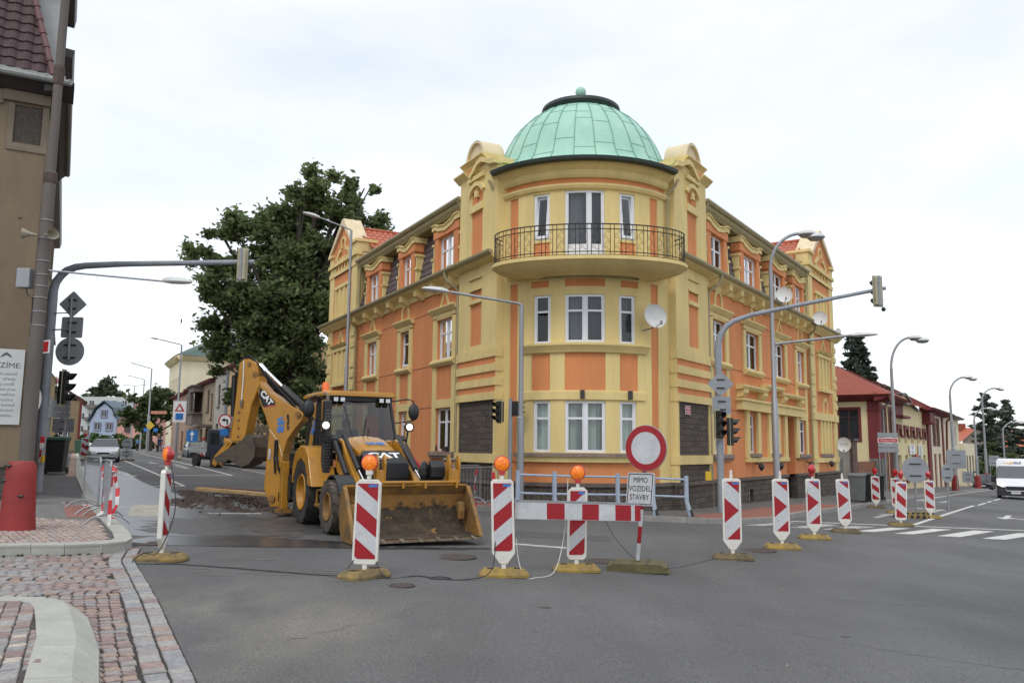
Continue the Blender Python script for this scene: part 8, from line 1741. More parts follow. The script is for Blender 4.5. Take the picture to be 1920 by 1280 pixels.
b = MB(); b.box(-.66, -.10, -.058, -.02, 8.55, 9.45, LA); b.build('rough_panel', mat('rough grey roughcast', (.05, .042, .034), .95, col2=(.10, .085, .07), scale=14, bump=1, bscale=25), lb_, world=True)
b = MB(); b.box(-.78, .02, -.03, .03, 8.36, 8.52, LA); b.box(-.78, -.66, -.03, .02, 8.52, 9.6, LA); b.box(-.10, .02, -.03, .02, 8.52, 9.6, LA); b.box(-.9, .04, -.05, .10, 9.5, 9.75, LA); b.box(-14, -.9, -.05, .06, 9.4, 9.75, LA); b.box(-3.2, -1.0, -.05, .05, 8.1, 8.25, LA); b.build('moulding', M_tan2, lb_, world=True)
b = MB(); b.box(-14, .04, -.2, .06, -.2, 1.2, LA); b.box(0, 17, -.2, .06, -.2, .9, LS); b.build('stone_base', stonemat('rough base stone', (.06, .055, .045), (.12, .105, .085), .5, .3), lb_, world=True); b = MB(); b.box(-14, .06, -.2, .09, 1.2, 1.32, LA); b.build('ledge', M_tan2, lb_, world=True)
b = MB(); b.prism([(-.1, 9.72), (.15, 9.75), (.45, 9.95), (.50, 10.02), (-.1, 10.1)], -14, .5, lambda n, z, u: LA(u, n, z)); b.prism([(-.1, 9.72), (.2, 9.80), (.36, 9.95), (.38, 10.02), (-.1, 10.1)], -.45, 7, lambda n, z, u: LS(u, n, z)); b.build('eaves', M_dkflash, lb_, world=True)
M_zinc = mat('weathered zinc', (.24, .25, .24), .5, .15, 3, metal=.3, stretch=(3, 3, 1)); b = MB(); b.tube([LA(-14, .52, 10.0), LA(.38, .52, 9.98)], .075, 8); b.tube([LS(-.55, .40, 10.0), LS(7, .40, 10.0)], .075, 8); b.prism([(-.1, 9.7), (.2, 9.75), (.25, 9.95), (-.1, 10.0)], 7, 17, lambda n, z, u: LS(u, n, z)); b.prism([(.45, 10.02), (.10, 10.30), (.08, 10.28), (.40, 10.0)], -14, .3, lambda n, z, u: LA(u, n, z)); b.build('gutter', M_zinc, lb_, world=True, smooth=True, auto=30)
M_mans = mat('plum glazed tiles', (.062, .036, .038), .6, .3, 7, spec=.3)
tiles(LA, -9, .05, (.12, 10.26), (-1.1, 14.6), 17, 'mansard_tiles', M_mans, lb_, .30, .028, th=.035, cut=lambda u, a: u < .05-a*1.15)
b = MB(); 
for k in range(12): a0, a1 = k/12, (k+1.1)/12; b.tube([LA(.05-a0*1.15, .14-a0*1.22, 10.24+a0*4.36), LA(.05-a1*1.15, .14-a1*1.22, 10.24+a1*4.36)], [.085, .065], 8)
b.build('ridge_tiles', mat('pink brown ridge tiles', (.12, .05, .052), .6, .2, 6), lb_, world=True, smooth=True)
quadpart('side_mansard', M_mans, lb_, (LS(0, .1, 10.1), LS(7, .1, 10.1), LS(7, -1.1, 14.6), LS(1.1, -1.1, 14.6)))
M_fib = mat('pale cladding boards', (.42, .43, .42), .8, .10, 2, bump=.1)
for s0, s1, zt in ((.9, 2.6, 13.0), (4.2, 6.2, 12.6)):
    b = MB(); b.box(s0, s1, -1.2, .04, 10.1, zt, LS); dd = b.build('dormer', M_fib, lb_, world=True); b = MB(); b.prism([(-1.3, zt+.0), (.34, zt-.1), (.38, zt+.14), (-1.3, zt+.3)], s0-.25, s1+.3, lambda n, z, u: LS(u, n, z)); b.build('dormer_roof', M_dkflash, dd, world=True)
b = MB(); b.lathe([(0, 0), (.05, .0), (.035, .02), (0, .03)], (0, 0, 0), 10, F=lambda x, y, z: LA(-.38+x, z+.0, 6.82+y)); b.build('vent_hole', M_tan2, lb_, world=True)
b = MB(); b.tube([LS(.25, .12, 9.8), LS(.25, .12, .5)], .05, 8); b.tube([LS(.12, .05, 8.2), LS(-.05, .1, 7.9)], .02, 5); b.build('downpipe', M_zinc, lb_, world=True, smooth=True)
# price board on it
t = thing('notice_board', 'white board with grey lettering under the heading NABÍZÍME on the tan building', 'sign', LA(-1.1, .04, 2.95)); b = MB(); b.box(-2.4, -.045, .03, .05, 2.12, 3.79, LA); o = b.build('board', mat('white board', (.55, .57, .56), .5, .04, 3), t, world=True)
M_gtx = mat('grey green print', (.16, .22, .20), .6, 0); ax, an_ = Vector(LA(1, 0, 0))-Vector(LA(0, 0, 0)), (0, 0, 1)
def tx(s, u, z, size, m, al='RIGHT', **k): x = text(s, size, m, None, frame(Vector(LA(u, .0525, z)), ax, an_), align=al, **k); x.parent = o; x.matrix_parent_inverse = parent_world(o).inverted()
tx('NABÍZÍME:', -.09, 3.42, .165, mat('dark print', (.06, .07, .07), .6, 0), sx=1.05)
for k, s in enumerate(('a pokládku plechů', 'střechy', 'okapů a svodů', 've výškách prací', 'montáže klempířské', 'na plechové krytiny', 'a oplechování komínů', 'vrata a zámečnictví', 'na zakázku')): tx(s, -.16-.02*(k % 3), 3.24-k*.115, .085, M_gtx)
b = MB(); b.prism([(-.52, 3.60), (-.46, 3.68), (-.40, 3.72), (-.34, 3.68), (-.28, 3.60), (-.34, 3.62), (-.40, 3.66), (-.46, 3.62)], .05, .053, lambda u, z, n: LA(u, n, z)); b.build('emblem', M_grn, o, world=True)
# small red street plates by the pole
t = thing('street_sign', 'small tilted red street plate on the side of the tan building', 'sign', LS(.4, .3, 3.9)); b = MB(); q = frame_fn(LS(.3, .2, 0)[:2], 120, 1); b.box(-.02, .42, -.01, .01, 3.75, 4.05, q); o2 = b.build('plate', M_wsign, t, world=True); b = MB(); b.box(.01, .39, .011, .014, 3.78, 4.02, q); b.build('red_face', M_redsign, o2, world=True)
b = MB(); b.lathe([(0, -.01), (.32, -.01), (.32, .01), (0, .01)], (0, 0, 0), 24, F=lambda x, y, z: (-10.75+z, 18.6+x, 2.7+y)); b.tube([(-10.75, 18.63, .4), (-10.75, 18.63, 3.1)], .03, 6); o = b.build('road_sign', M_wsign, None); tag(o, 'round road sign seen nearly edge-on between the pole and the mast', 'road sign')
# further houses down the left side
t = thing('tenement_house', 'darker brown house farther down the left pavement, seen edge-on', 'building', (*LS(30, 0, 0)[:2], .5)); b = MB(); grid_wall(b, LS, 17.3, 44, .2, 8.6, [(19+i*3.4, 20.3+i*3.4, z, z+1.8) for i in range(7) for z in (1.8, 5)], -.5, .15); b.quad(LS(44, -.5, .2), LS(44, -10, .2), LS(44, -10, 8.6), LS(44, -.5, 8.6)); b.build('wall', M_tan2, t, world=True); quadpart('roof', M_redroof, t, (LS(17.3, 0, 8.5), LS(44, 0, 8.5), LS(44, -6, 11), LS(17.3, -6, 11)))
b = MB()
for i in range(7):
    for z in (1.8, 5): b.box(19+i*3.4, 20.3+i*3.4, -.65, -.6, z, z+1.8, LS)
b.build('window', M_pane, t, world=True)
FK = frame_fn((-43.3, 72.6), 61.65, 1); t = thing('house', 'ochre house with red roof at the far end of the left pavement', 'house', (-41, 77, .8))
M_och = mat('ochre render', (.27, .20, .115), .9, .15, 1); b = MB(); wk = [(.4, .9, 6.3, 7.2), (1.4, 1.9, 6.3, 7.2), (1.2, 1.9, 3.6, 5.0), (3.3, 4.1, 3.6, 5.0), (1.2, 1.9, 1.7, 3.0), (3.3, 4.1, 1.7, 3.0)]
grid_wall(b, FK, -2, 5.0, .3, 5.6, [w for w in wk if w[2] < 5], 0, .12); b.prism([(-2, 5.6), (2.8, 5.6), (2.8, 7.6), (1.5, 9.2), (-2, 8.2)], -.2, -.01, lambda u, z, n: FK(u, n, z)); b.quad(FK(5, 0, .3), FK(5, -10, .3), FK(5, -10, 5.6), FK(5, 0, 5.6)); b.build('wall', M_och, t, world=True)
for w in wk: simple_window(lambda u, n, z: FK(u, n+.14, z), *w, t, M_white, .12, 2, .6)
quadpart('roof', mat('faded pink red roof', (.33, .12, .10), .7, .15, 3), t, (FK(2.7, .3, 7.3), FK(5.5, .3, 5.5), FK(5.5, -10, 5.5), FK(2.7, -10, 8.5)), (FK(-2, .3, 8.2), FK(1.5, .3, 9.4), FK(1.5, -10, 9.4), FK(-2, -10, 9.2)), (FK(1.5, .3, 9.4), FK(2.9, .3, 7.4), FK(2.9, -10, 7.4), FK(1.5, -10, 9.4)))
b = MB(); b.box(4.85, 5.05, -.1, .1, .3, 5.5, FK); b.build('corner_strip', M_wine, t, world=True); b = MB(); b.box(-2, 5.05, -.1, .08, .3, 1.2, FK); b.build('plinth', M_bay, t, world=True)
bin_(-38.0, 73.5, 0, mat('green bin', (.03, .09, .05), .5, .1, 4), 'small dark green bin in front of the ochre house', 1.1)
# ================================================================ TREES AND PLANTS
def leafmat(name, c, var=.5, tr=.25):
    m = bpy.data.materials.new(name); m.use_nodes = True; nt = m.node_tree; nd = nt.nodes; p = nd['Principled BSDF']; l = nt.links.new; a = nd.new('ShaderNodeAttribute'); a.attribute_name = 'tint'
    s = nd.new('ShaderNodeVectorMath'); s.operation = 'MULTIPLY'; s.inputs[0].default_value = c; l(a.outputs['Color'], s.inputs[1]); l(s.outputs[0], p.inputs['Base Color']); p.inputs['Roughness'].default_value = .55; p.inputs['Specular IOR Level'].default_value = .35
    t = nd.new('ShaderNodeBsdfTranslucent'); s2 = nd.new('ShaderNodeVectorMath'); s2.operation = 'SCALE'; l(s.outputs[0], s2.inputs[0]); s2.inputs['Scale'].default_value = 1.3; l(s2.outputs[0], t.inputs['Color'])
    mx = nd.new('ShaderNodeMixShader'); mx.inputs[0].default_value = tr; l(p.outputs[0], mx.inputs[1]); l(t.outputs[0], mx.inputs[2]); l(mx.outputs[0], nd['Material Output'].inputs[0]); return m
rng = np.random.default_rng(11)
def leaves(name, C, Rr, N, size, m, parent, flat=.8, seed=0, elong=1.6, shell=.55):
    """leaf-sized faces gathered in clumps: C clump centres, Rr clump radii, N leaves each"""
    r = np.random.default_rng(seed); C = np.asarray(C, float); k = len(C); idx = np.repeat(np.arange(k), N); n = len(idx)
    d = r.normal(size=(n, 3)); d /= np.linalg.norm(d, axis=1)[:, None]; rad = np.abs(r.normal(0, .62, n)) if shell > .5 else (shell+(1-shell)*r.random(n))**.8
    P = C[idx]+d*rad[:, None]*np.asarray(Rr)[idx][:, None]*np.array([1, 1, flat])
    u = r.normal(size=(n, 3)); u[:, 2] *= .6; u /= np.linalg.norm(u, axis=1)[:, None]; w = r.normal(size=(n, 3)); w -= u*(w*u).sum(1)[:, None]; w /= np.linalg.norm(w, axis=1)[:, None]
    s = size*(.6+.8*r.random(n))[:, None]; a, b_ = u*s*elong*.5, w*s*.5
    V = np.stack([P-a, P+b_*.9-a*.1, P+a, P-b_*.9-a*.1], 1).reshape(-1, 3)
    if parent is not None: V = V-np.array(parent_world(parent).translation)
    me = bpy.data.meshes.new(name); me.vertices.add(4*n); me.vertices.foreach_set('co', V.ravel()); me.loops.add(4*n); me.loops.foreach_set('vertex_index', np.arange(4*n)); me.polygons.add(n); me.polygons.foreach_set('loop_start', np.arange(0, 4*n, 4)); me.polygons.foreach_set('loop_total', np.full(n, 4))
    me.update(); me.materials.append(m); cl = (.75+.5*r.random(k))[idx]*(.65+.7*r.random(n)); hue = r.random(n)*.25
    col = np.stack([cl*(1+hue), cl, cl*(1-hue*.5), np.ones(n)], 1); at = me.color_attributes.new('tint', 'FLOAT_COLOR', 'POINT'); at.data.foreach_set('color', np.repeat(col, 4, axis=0).astype(np.float32).ravel())
    o = bpy.data.objects.new(name, me); COL.objects.link(o); o.parent = parent; return o
M_leaf = leafmat('ash leaves', (.11, .16, .07), tr=.5); M_leaf2 = leafmat('maple leaves', (.065, .10, .04), tr=.4); M_leaf3 = leafmat('far leaves', (.075, .10, .06)); M_ndl = leafmat('spruce needles', (.045, .07, .055), tr=.15); M_pine = leafmat('hazed pine needles', (.075, .10, .078), tr=.15); M_hedge = leafmat('hedge leaves', (.04, .085, .02))  # pine colour is lightened and greyed, with distance haze painted into it
def tree(x, y, h_, blobs, label, name='tree', leafm=M_leaf, size=.3, N=120, trunk=.35, sub=9, group=None, seed=1, subr=.38, dens=1., tz=None):
    """blobs: crown masses (dx, dy, z, r); each carries many clumps; limbs run from the trunk into the masses"""
    z0 = H(x); t = thing(name, label, 'tree', (x, y, z0), 0, group); r = random.Random(seed); b = MB(); top = tz or h_*.45
    b.tube([(x, y, z0-.2), (x+.05, y, z0+top*.4), (x, y, z0+top)], [trunk*1.25, trunk*.9, trunk*.7], 10)
    C, Rr = [], []
    for dx, dy, z, R_ in blobs:
        c = Vector((x+dx, y+dy, z0+z)); st = Vector((x, y, z0+min(top, z*.5))); mid = st.lerp(c, .5)+Vector((0, 0, -.1*R_)); b.tube([st, mid, c], [trunk*.5, trunk*.3, trunk*.1], 7)
        n = max(3, int(sub*R_*R_/4*dens))
        for k in range(n):
            v = Vector((r.gauss(0, 1), r.gauss(0, 1), r.gauss(0, 1))).normalized()*R_*1.12*(r.random()**.5); p = c+Vector((v.x, v.y, v.z*.85)); C.append(tuple(p)); Rr.append(R_*subr*(.6+.7*r.random()))
            if k % 3 == 0: b.tube([mid, c.lerp(p, .5), p], [trunk*.14, trunk*.09, trunk*.03], 5)
    b.build('trunk', M_bark, t, world=True, smooth=True); leaves('crown', C, Rr, N, size, leafm, t, seed=seed); return t
tree(-13.4, 50.0, 19, [(-5.1, -0.6, 12.5, 1.3), (-4.8, 0.1, 14.4, 1.1), (-3.7, -0.3, 14.6, 1.5), (-2.1, 0.2, 15.0, 1.5), (-0.8, 0.3, 16.2, 1.5), (0.5, -1.0, 17.0, 1.4), (1.8, -1.2, 17.5, 1.1), (3.1, 0.8, 17.0, 1.2), (4.2, -0.6, 17.1, 0.9), (3.9, -0.6, 15.5, 1.5), (4.8, 1.2, 14.6, 1.0), (2.4, -0.1, 15.4, 1.6), (0.5, 0.8, 14.7, 1.9), (-1.4, -0.1, 13.1, 2.1), (-3.7, 0.3, 12.5, 1.9), (-5.0, -0.8, 10.2, 1.4), (-4.8, 0.3, 8.3, 1.4), (-3.4, 0.9, 8.9, 2.1), (-1.4, 0.1, 10.2, 2.3), (0.5, 0.6, 12.1, 2.3), (2.4, 0.4, 13.1, 1.9), (0.8, -1.0, 9.2, 2.4), (-1.4, 0.6, 7.3, 2.3), (-3.4, 0.2, 6.3, 1.6), (0.5, -0.5, 6.3, 2.3), (1.8, -1.1, 3.8, 1.9), (-1.4, 0.9, 4.4, 1.8), (2.4, -0.1, 10.2, 1.9), (-0.1, 0.5, 2.8, 1.6), (-3.1, 0.9, 4.1, 1.3)], 'huge dark ash tree between the corner house and the row of houses', size=.22, N=300, trunk=.45, sub=14, seed=5, subr=.42, tz=9)
tree(-46.8, 108, 9.5, [(-2, 0, 4.5, 2.0), (0, 0, 6.6, 2.3), (2.2, 0, 5.2, 2.1), (0, -.5, 4.2, 2.2), (-1.2, 0, 6.0, 1.8), (1.2, 0, 7.0, 1.6), (3.2, 0, 4.0, 1.3), (-3, 0, 4.6, 1.2)], 'dense round-crowned maple beside the left street', leafm=M_leaf2, size=.42, N=110, trunk=.28, sub=9, seed=8, tz=2.6)
gF = 'hazy trees on the far skyline'
for i, (x, y, s, lb) in enumerate(((-118, 215, 1.0, 'far trees left of the apartment block'), (-108, 220, 1.15, 'tall far tree directly above the apartment block roof'), (-98, 222, .9, 'far tree above the blue house, left one'), (-92, 225, 1.0, 'far tree above the gap between the blue and pink houses'), (-86, 222, .95, 'far tree above the pink house roof'), (-126, 210, .9, 'leftmost far tree behind the ochre house'))):
    tree(x, y, 18*s, [(-2.5*s, 0, 9*s, 3*s), (1.5*s, 0, 11*s, 3.4*s), (0, 0, 14.5*s, 2.6*s), (3.5*s, 0, 8*s, 2.6*s), (-1, 0, 12.5*s, 2.5*s)], lb, leafm=M_leaf3, size=.9, N=70, sub=3, trunk=.4, group=gF, seed=20+i)
def conifer(x, y, h_, label, seed, m=M_ndl, wid=.26, droop=.25, gap=.0, size=.3, z0=None, base=.12, dens=60, name='spruce', lev=26, irregular=.3):
    z0 = H(x) if z0 is None else z0; t = thing(name, label, 'tree', (x, y, z0)); r = random.Random(seed); b = MB(); b.tube([(x, y, z0-.3), (x, y, z0+h_)], [h_*.02, .03], 8); C, Rr = [], []
    for i in range(lev):
        f = base+(1-base)*(i/lev); z = z0+h_*f; L_ = h_*wid*(1-f)**.8*(1+r.uniform(-irregular, irregular))+.25; n = r.randint(5, 7)
        for k in range(n):
            a = 2*math.pi*(k+r.random())/n; l_ = L_*r.uniform(.65, 1.1); e = Vector((x+l_*math.cos(a), y+l_*math.sin(a), z-droop*l_+.12*l_+r.uniform(-1, 1)*irregular*1.3)); b.tube([(x, y, z), tuple(e)], [.05, .015], 4)
            for q in range(max(2, int(l_/.45))): g = (q+.7)/max(2, int(l_/.45)); p = Vector((x, y, z)).lerp(e, g); C.append(tuple(p+Vector((0, 0, -.05)))); Rr.append(.22+.28*(1-abs(g-.6)) * (l_**.5)*.6)
    b.build('trunk', M_bark, t, world=True); leaves('crown', C, Rr, dens, size, m, t, flat=.45, seed=seed, elong=2.2, shell=.1); return t
conifer(29.3, 70, 12.8, 'dark spruce rising behind the red hipped roof', 3, wid=.30, size=.26, dens=44)
conifer(33.0+29, 108, 12.0, 'broad airy pine, the left of the pair on the right', 5, M_pine, .38, .0, size=.26, base=.35, dens=20, name='pine', lev=13, irregular=.5)
conifer(67.0, 112, 11.8, 'pointed pine with layered boughs, the right of the pair', 6, M_pine, .42, .18, size=.26, base=.15, dens=24, name='pine', lev=15, irregular=.4)
tree(61.5, 106, 6, [(-1.5, 0, 2.6, 1.8), (1.0, 0, 3.2, 2.0), (3.2, 0, 2.6, 1.8), (0, 0, 4.2, 1.5)], 'dark bushy tree under the pair of pines', size=.4, N=90, trunk=.2, seed=9, tz=1.5)
tree(69.5, 109, 4, [(-1, 0, 1.8, 1.5), (1.6, 0, 1.6, 1.4), (3.8, 0, 1.4, 1.4)], 'low bushes above the white van roof', name='shrub', size=.4, N=80, trunk=.12, seed=12, tz=1)
tree(50.5, 91, 3, [(-.6, 0, 1.4, 1.1), (.8, 0, 1.6, 1.2), (.2, 0, .8, 1.1)], 'green shrub left of the pair of red sleeved lamps', name='shrub', leafm=M_hedge, size=.3, N=90, trunk=.1, seed=14, tz=.8)
def hedge(x0, x1, y, h_, label, d=1.6): 
    t = thing('hedge', label, 'hedge', ((x0+x1)/2, y, H((x0+x1)/2))); C = [(random.uniform(x0, x1), y+random.uniform(-d/2, d/2), H(x0)+random.uniform(.2, h_-.3)) for _ in range(int((x1-x0)*6))]; b = MB(); b.box(x0+.2, x1-.2, y-d*.3, y+d*.3, H(x0), H(x0)+h_*.6); b.build('stems', M_bark, t, world=True); leaves('foliage', C, [.5]*len(C), 60, .35, M_hedge, t, seed=3)
hedge(-80, -60, 136, 1.9, 'long clipped hedge across the end of the left street'); hedge(-84, -62, 144, 2.8, 'higher hedge behind the clipped one at the end of the left street')
tree(-33.5, 88.5, 3.2, [(-.5, 0, 1.2, 1.1), (.4, 0, 2.0, 1.0), (.9, 0, 1.0, .9)], 'green bush on the garden fence beside the maple', name='shrub', leafm=M_hedge, size=.3, N=80, trunk=.1, seed=16, tz=.8)
# yellowish tufts at the foot of the kerb
C = [(x, y, H(x)+.02) for x, y in [(q.x+random.uniform(-.05, .05), q.y-.03+random.uniform(-.04, .02)) for q in resample([(-9, 10.1), (-7.6, 10.5), (-6.66, 10.93), (-6.35, 11.15), (-5.97, 11.28), (-5.55, 11.6)], .12)]+[(q.x, q.y-.02) for q in resample([(4.6, 21.9), (5.2, 21.7)], .06)]]
o = leaves('weeds', C, [.03]*len(C), 12, .03, M_hedge, None, seed=2); o['kind'] = 'stuff'
# ================================================================ VEHICLES
M_cg = mat('car window', (.02, .024, .028), .06, .1, 2, spec=.8); M_hl = mat('headlamp glass', (.45, .46, .47), .12, .1, 20, metal=.3); M_plateW = mat('number plate', (.6, .6, .6), .4, 0)
def car(x, y, rz, col, label, L_=4.5, W_=1.72, H_=1.43, cat='car', name='parked_car', group=None, lit=False, hood=.72, wag=0):
    """local: +y is forward"""
    t = thing(name, label, cat, (x, y, H(x)), rz, group); hw = W_/2
    st = [(-L_/2, .80, .30, .62, .62), (-L_/2+.12, .92, .24, .86, .88), (-L_/2+.55, .98, .22, .92, 1.0 if not wag else .96), (-L_/2+1.15, 1, .20, .93, H_*.97), (-.35, 1, .20, .92, H_), (.35, 1, .20, .90, H_*.985), (1.05, 1, .20, .88, .93), (L_/2-.55, .97, .22, .78, .80), (L_/2-.12, .90, .24, .64, .66), (L_/2, .78, .32, .56, .56)]
    st = [(a, b_, c, d, e) if i not in (2,) else (a, b_, c, d, (e if not wag else H_*.9)) for i, (a, b_, c, d, e) in enumerate(st)]
    b = MB(); R_ = []
    for yy, w, zl, zb, zt in st:
        cab = zt > zb+.1; wt = hw*w*(.74 if cab else .9); R_.append([(-hw*w*.93, yy, zl), (-hw*w, yy, zl+.15), (-hw*w, yy, zb-.12), (-hw*w*.965, yy, zb), (-wt, yy, zt-(.06 if cab else .0)), (-wt*.85, yy, zt), (wt*.85, yy, zt), (wt, yy, zt-(.06 if cab else .0)), (hw*w*.965, yy, zb), (hw*w, yy, zb-.12), (hw*w, yy, zl+.15), (hw*w*.93, yy, zl)])
    k = 12; fs = []; gl = []
    for i in range(len(st)-1):
        for j in range(k):
            f = [i*k+j, i*k+(j+1) % k, (i+1)*k+(j+1) % k, (i+1)*k+j]
            isg = (j in (3, 7) and 2 <= i <= 5) or (j in (4, 5, 6) and i in (2, 5) and not (i == 2 and wag == 2))
            (gl if isg else fs).append(f)
    V = [p for r in R_ for p in r]; b.add(V, fs+[list(range(k))[::-1], list(range((len(st)-1)*k, len(st)*k))]); body_ = b.build('body', col, t, smooth=True, auto=35)
    g = MB(); g.add(V, gl); g.build('glass', M_cg, t, smooth=True, auto=30)
    for yy in (-L_/2+.82, L_/2-.85):
        for sd in (-1, 1):
            b = MB(); o = sd*hw; b.lathe([(.20, o-sd*.20), (.30, o-sd*.20), (.315, o-sd*.1), (.30, o+sd*.012), (.22, o+sd*.012), (.20, o-.02*sd), (.05, o-.01*sd), (0, o-.01*sd)], (0, yy, .315), 20, 'x', F=lambda X, Y, Z: (X, Y, Z)); w_ = b.build('wheel', M_rub, t, smooth=True); b = MB(); b.lathe([(.205, o+sd*.004), (.12, o+sd*.016), (0, o+sd*.012)], (0, yy, .315), 14, 'x'); b.build('rim', M_galv, w_)
    for sd in (-1, 1):
        b = MB(); b.box(min(sd*hw*.48, sd*hw*.86), max(sd*hw*.48, sd*hw*.86), L_/2-.20, L_/2-.055, .52, .66); b.build('headlight', M_lamp if lit else M_hl, t, bevel=.02)
        b = MB(); b.sphere((sd*(hw+.10), .72, .95), .10, 8, (1, .5, .7)); b.tube([(sd*hw*.9, .72, .92), (sd*(hw+.1), .72, .94)], .02, 5); b.build('mirror', M_blk, t, smooth=True)
    b = MB(); b.box(-hw*.40, hw*.40, L_/2-.05, L_/2+.012, .50, .60); b.build('grille', M_blk, t); b = MB(); b.box(-hw*.8, hw*.8, L_/2-.15, L_/2+.02, .20, .30); b.build('lower_bumper', M_blk, t, bevel=.01); b = MB(); b.box(-.26, .26, L_/2+.012, L_/2+.022, .36, .47); b.build('number_plate', M_plateW, t); return t
car(-25.6, 52.6, math.radians(180+28-4), mat('silver paint', (.52, .53, .55), .3, .04, 3, metal=.4, coat=.4), 'light silver car driving towards us in the left street', name='car')
car(-25.6, 67.8, math.radians(180+28), mat('dark blue paint', (.018, .022, .035), .3, .05, 3, coat=.5), 'dark blue parked car by the row of houses', wag=1, H_=1.5)
gFC = 'cars parked at the far end of the left street'
car(-44.5, 112, math.radians(150), mat('pale blue paint', (.3, .34, .42), .35, .04, 3), 'pale car parked under the far street signs', group=gFC, wag=1, H_=1.6)
car(-83, 140, math.radians(95), mat('greenish white paint', (.38, .42, .38), .35, .04, 3), 'pale greenish car parked in front of the blue house', group=gFC)
car(-68, 131, math.radians(80), M_white, 'white car on the roundabout beyond the silver car', group=gFC)
# delivery van
vx, vy = 32.7, 54.3
t = thing('delivery_van', 'white delivery van with dark bumper and lit headlights coming up the right street', 'van', (vx, vy, H(vx)), math.radians(180-33.69+3)); M_vw = mat('white van paint', (.68, .68, .69), .35, .03, 3, coat=.3)
hw = 1.02; st = [(-3.0, .97, .35, 1.5, 2.42), (-2.9, 1, .3, 1.5, 2.52), (.9, 1, .3, 1.45, 2.55), (1.25, 1, .3, 1.42, 2.45), (1.50, 1, .3, 1.38, 2.08), (2.10, 1, .3, 1.26, 1.32), (2.55, .98, .3, 1.06, 1.08), (2.82, .9, .32, .78, .80), (2.90, .82, .36, .70, .70)]
b = MB(); V = []
for yy, w, zl, zb, zt in st: wt = hw*w*(.95 if zt > zb+.2 else .95); V += [(-hw*w*.95, yy, zl), (-hw*w, yy, zl+.2), (-hw*w, yy, zb), (-wt, yy, zt-.12 if zt > 2 else zt-.02), (-wt*.88, yy, zt), (wt*.88, yy, zt), (wt, yy, zt-.12 if zt > 2 else zt-.02), (hw*w, yy, zb), (hw*w, yy, zl+.2), (hw*w*.95, yy, zl)]
k = 10; fs, gl = [], []
for i in range(len(st)-1):
    for j in range(k): (gl if (i == 4 and j in (3, 4, 5)) or (i == 4 and j in (2, 6)) else fs).append([i*k+j, i*k+(j+1) % k, (i+1)*k+(j+1) % k, (i+1)*k+j])
b.add(V, fs+[list(range(k)), list(range(8*k, 9*k))]); b.build('body', M_vw, t, smooth=True, auto=35); b = MB(); b.add(V, gl); b.build('windshield', mat('van windshield', (.10, .11, .12), .08, .1, 3), t)
b = MB(); b.box(-hw*1.0, hw*1.0, 2.5, 2.97, .28, .66); b.prism([(-1.02, .66), (1.02, .66), (.98, .92), (.62, .80), (-.62, .80), (-.98, .92)], 2.55, 2.92, lambda a, z, d: (a, d, z)); b.build('bumper', mat('dark van bumper', (.022, .022, .026), .55, .1, 4), t, bevel=.03)
b = MB(); b.box(-.52, .52, 2.9, 2.96, .60, .84); g_ = b.build('grille', M_blk, t, bevel=.01); b = MB(); b.tube([(-.58, 2.95, .86), (.58, 2.95, .86), (.48, 2.98, .58), (-.48, 2.98, .58), (-.58, 2.95, .86)], .022, 6); b.build('chrome_trim', M_chrome, g_)
b = MB(); b.box(-.26, .26, 2.972, 2.982, .40, .52); b.build('number_plate', M_plateW, t)
for sd in (-1, 1):
    b = MB(); b.prism([(sd*.60, .90), (sd*.95, 1.08), (sd*.99, .96), (sd*.70, .80)], 2.6, 2.93, lambda a, z, d: (a, d, z)); b.build('headlight', M_lamp, t)
    b = MB(); b.box(min(sd*1.05, sd*1.30), max(sd*1.05, sd*1.30), 1.6, 1.75, 1.05, 1.45); b.build('mirror', M_blk, t, bevel=.03)
    for yy in (-1.9, 1.95): b = MB(); b.lathe([(.22, sd*.8), (.34, sd*.8), (.36, sd*.9), (.34, sd*1.0), (.2, sd*1.0), (0, sd*.98)], (0, yy, .36), 18, 'x'); b.build('wheel', M_rub, t)
text('GLS', .20, mat('dark blue print', (.03, .04, .12), .5, 0), t, frame((-.18, 1.405, 2.29), (-1, 0, 0), (0, -.56, .83)), sx=1.3, bold=.006); b = MB(); F = frame((.16, 1.405, 2.29), (-1, 0, 0), (0, -.56, .83))
b.quad(*[F @ Vector(p) for p in ((-.05, -.06, .01), (-.45, -.015, .01), (-.45, .01, .01), (-.05, -.01, .01))]); b.quad(*[F @ Vector(p) for p in ((-.06, -.08, .012), (.10, -.02, .012), (.06, .08, .012), (-.04, .04, .012))]); b.build('logo_arrow', mat('orange print', (.8, .35, .02), .5, 0), t)
b = MB(); b.tube([(-.2, 1.98, 1.36), (.75, 2.02, 1.32)], .015, 5); b.build('wiper', M_blk, t)
car(47.5, 84, math.radians(180-33.69), M_blk, 'dark car following behind the white van', name='car', wag=1, H_=1.5)
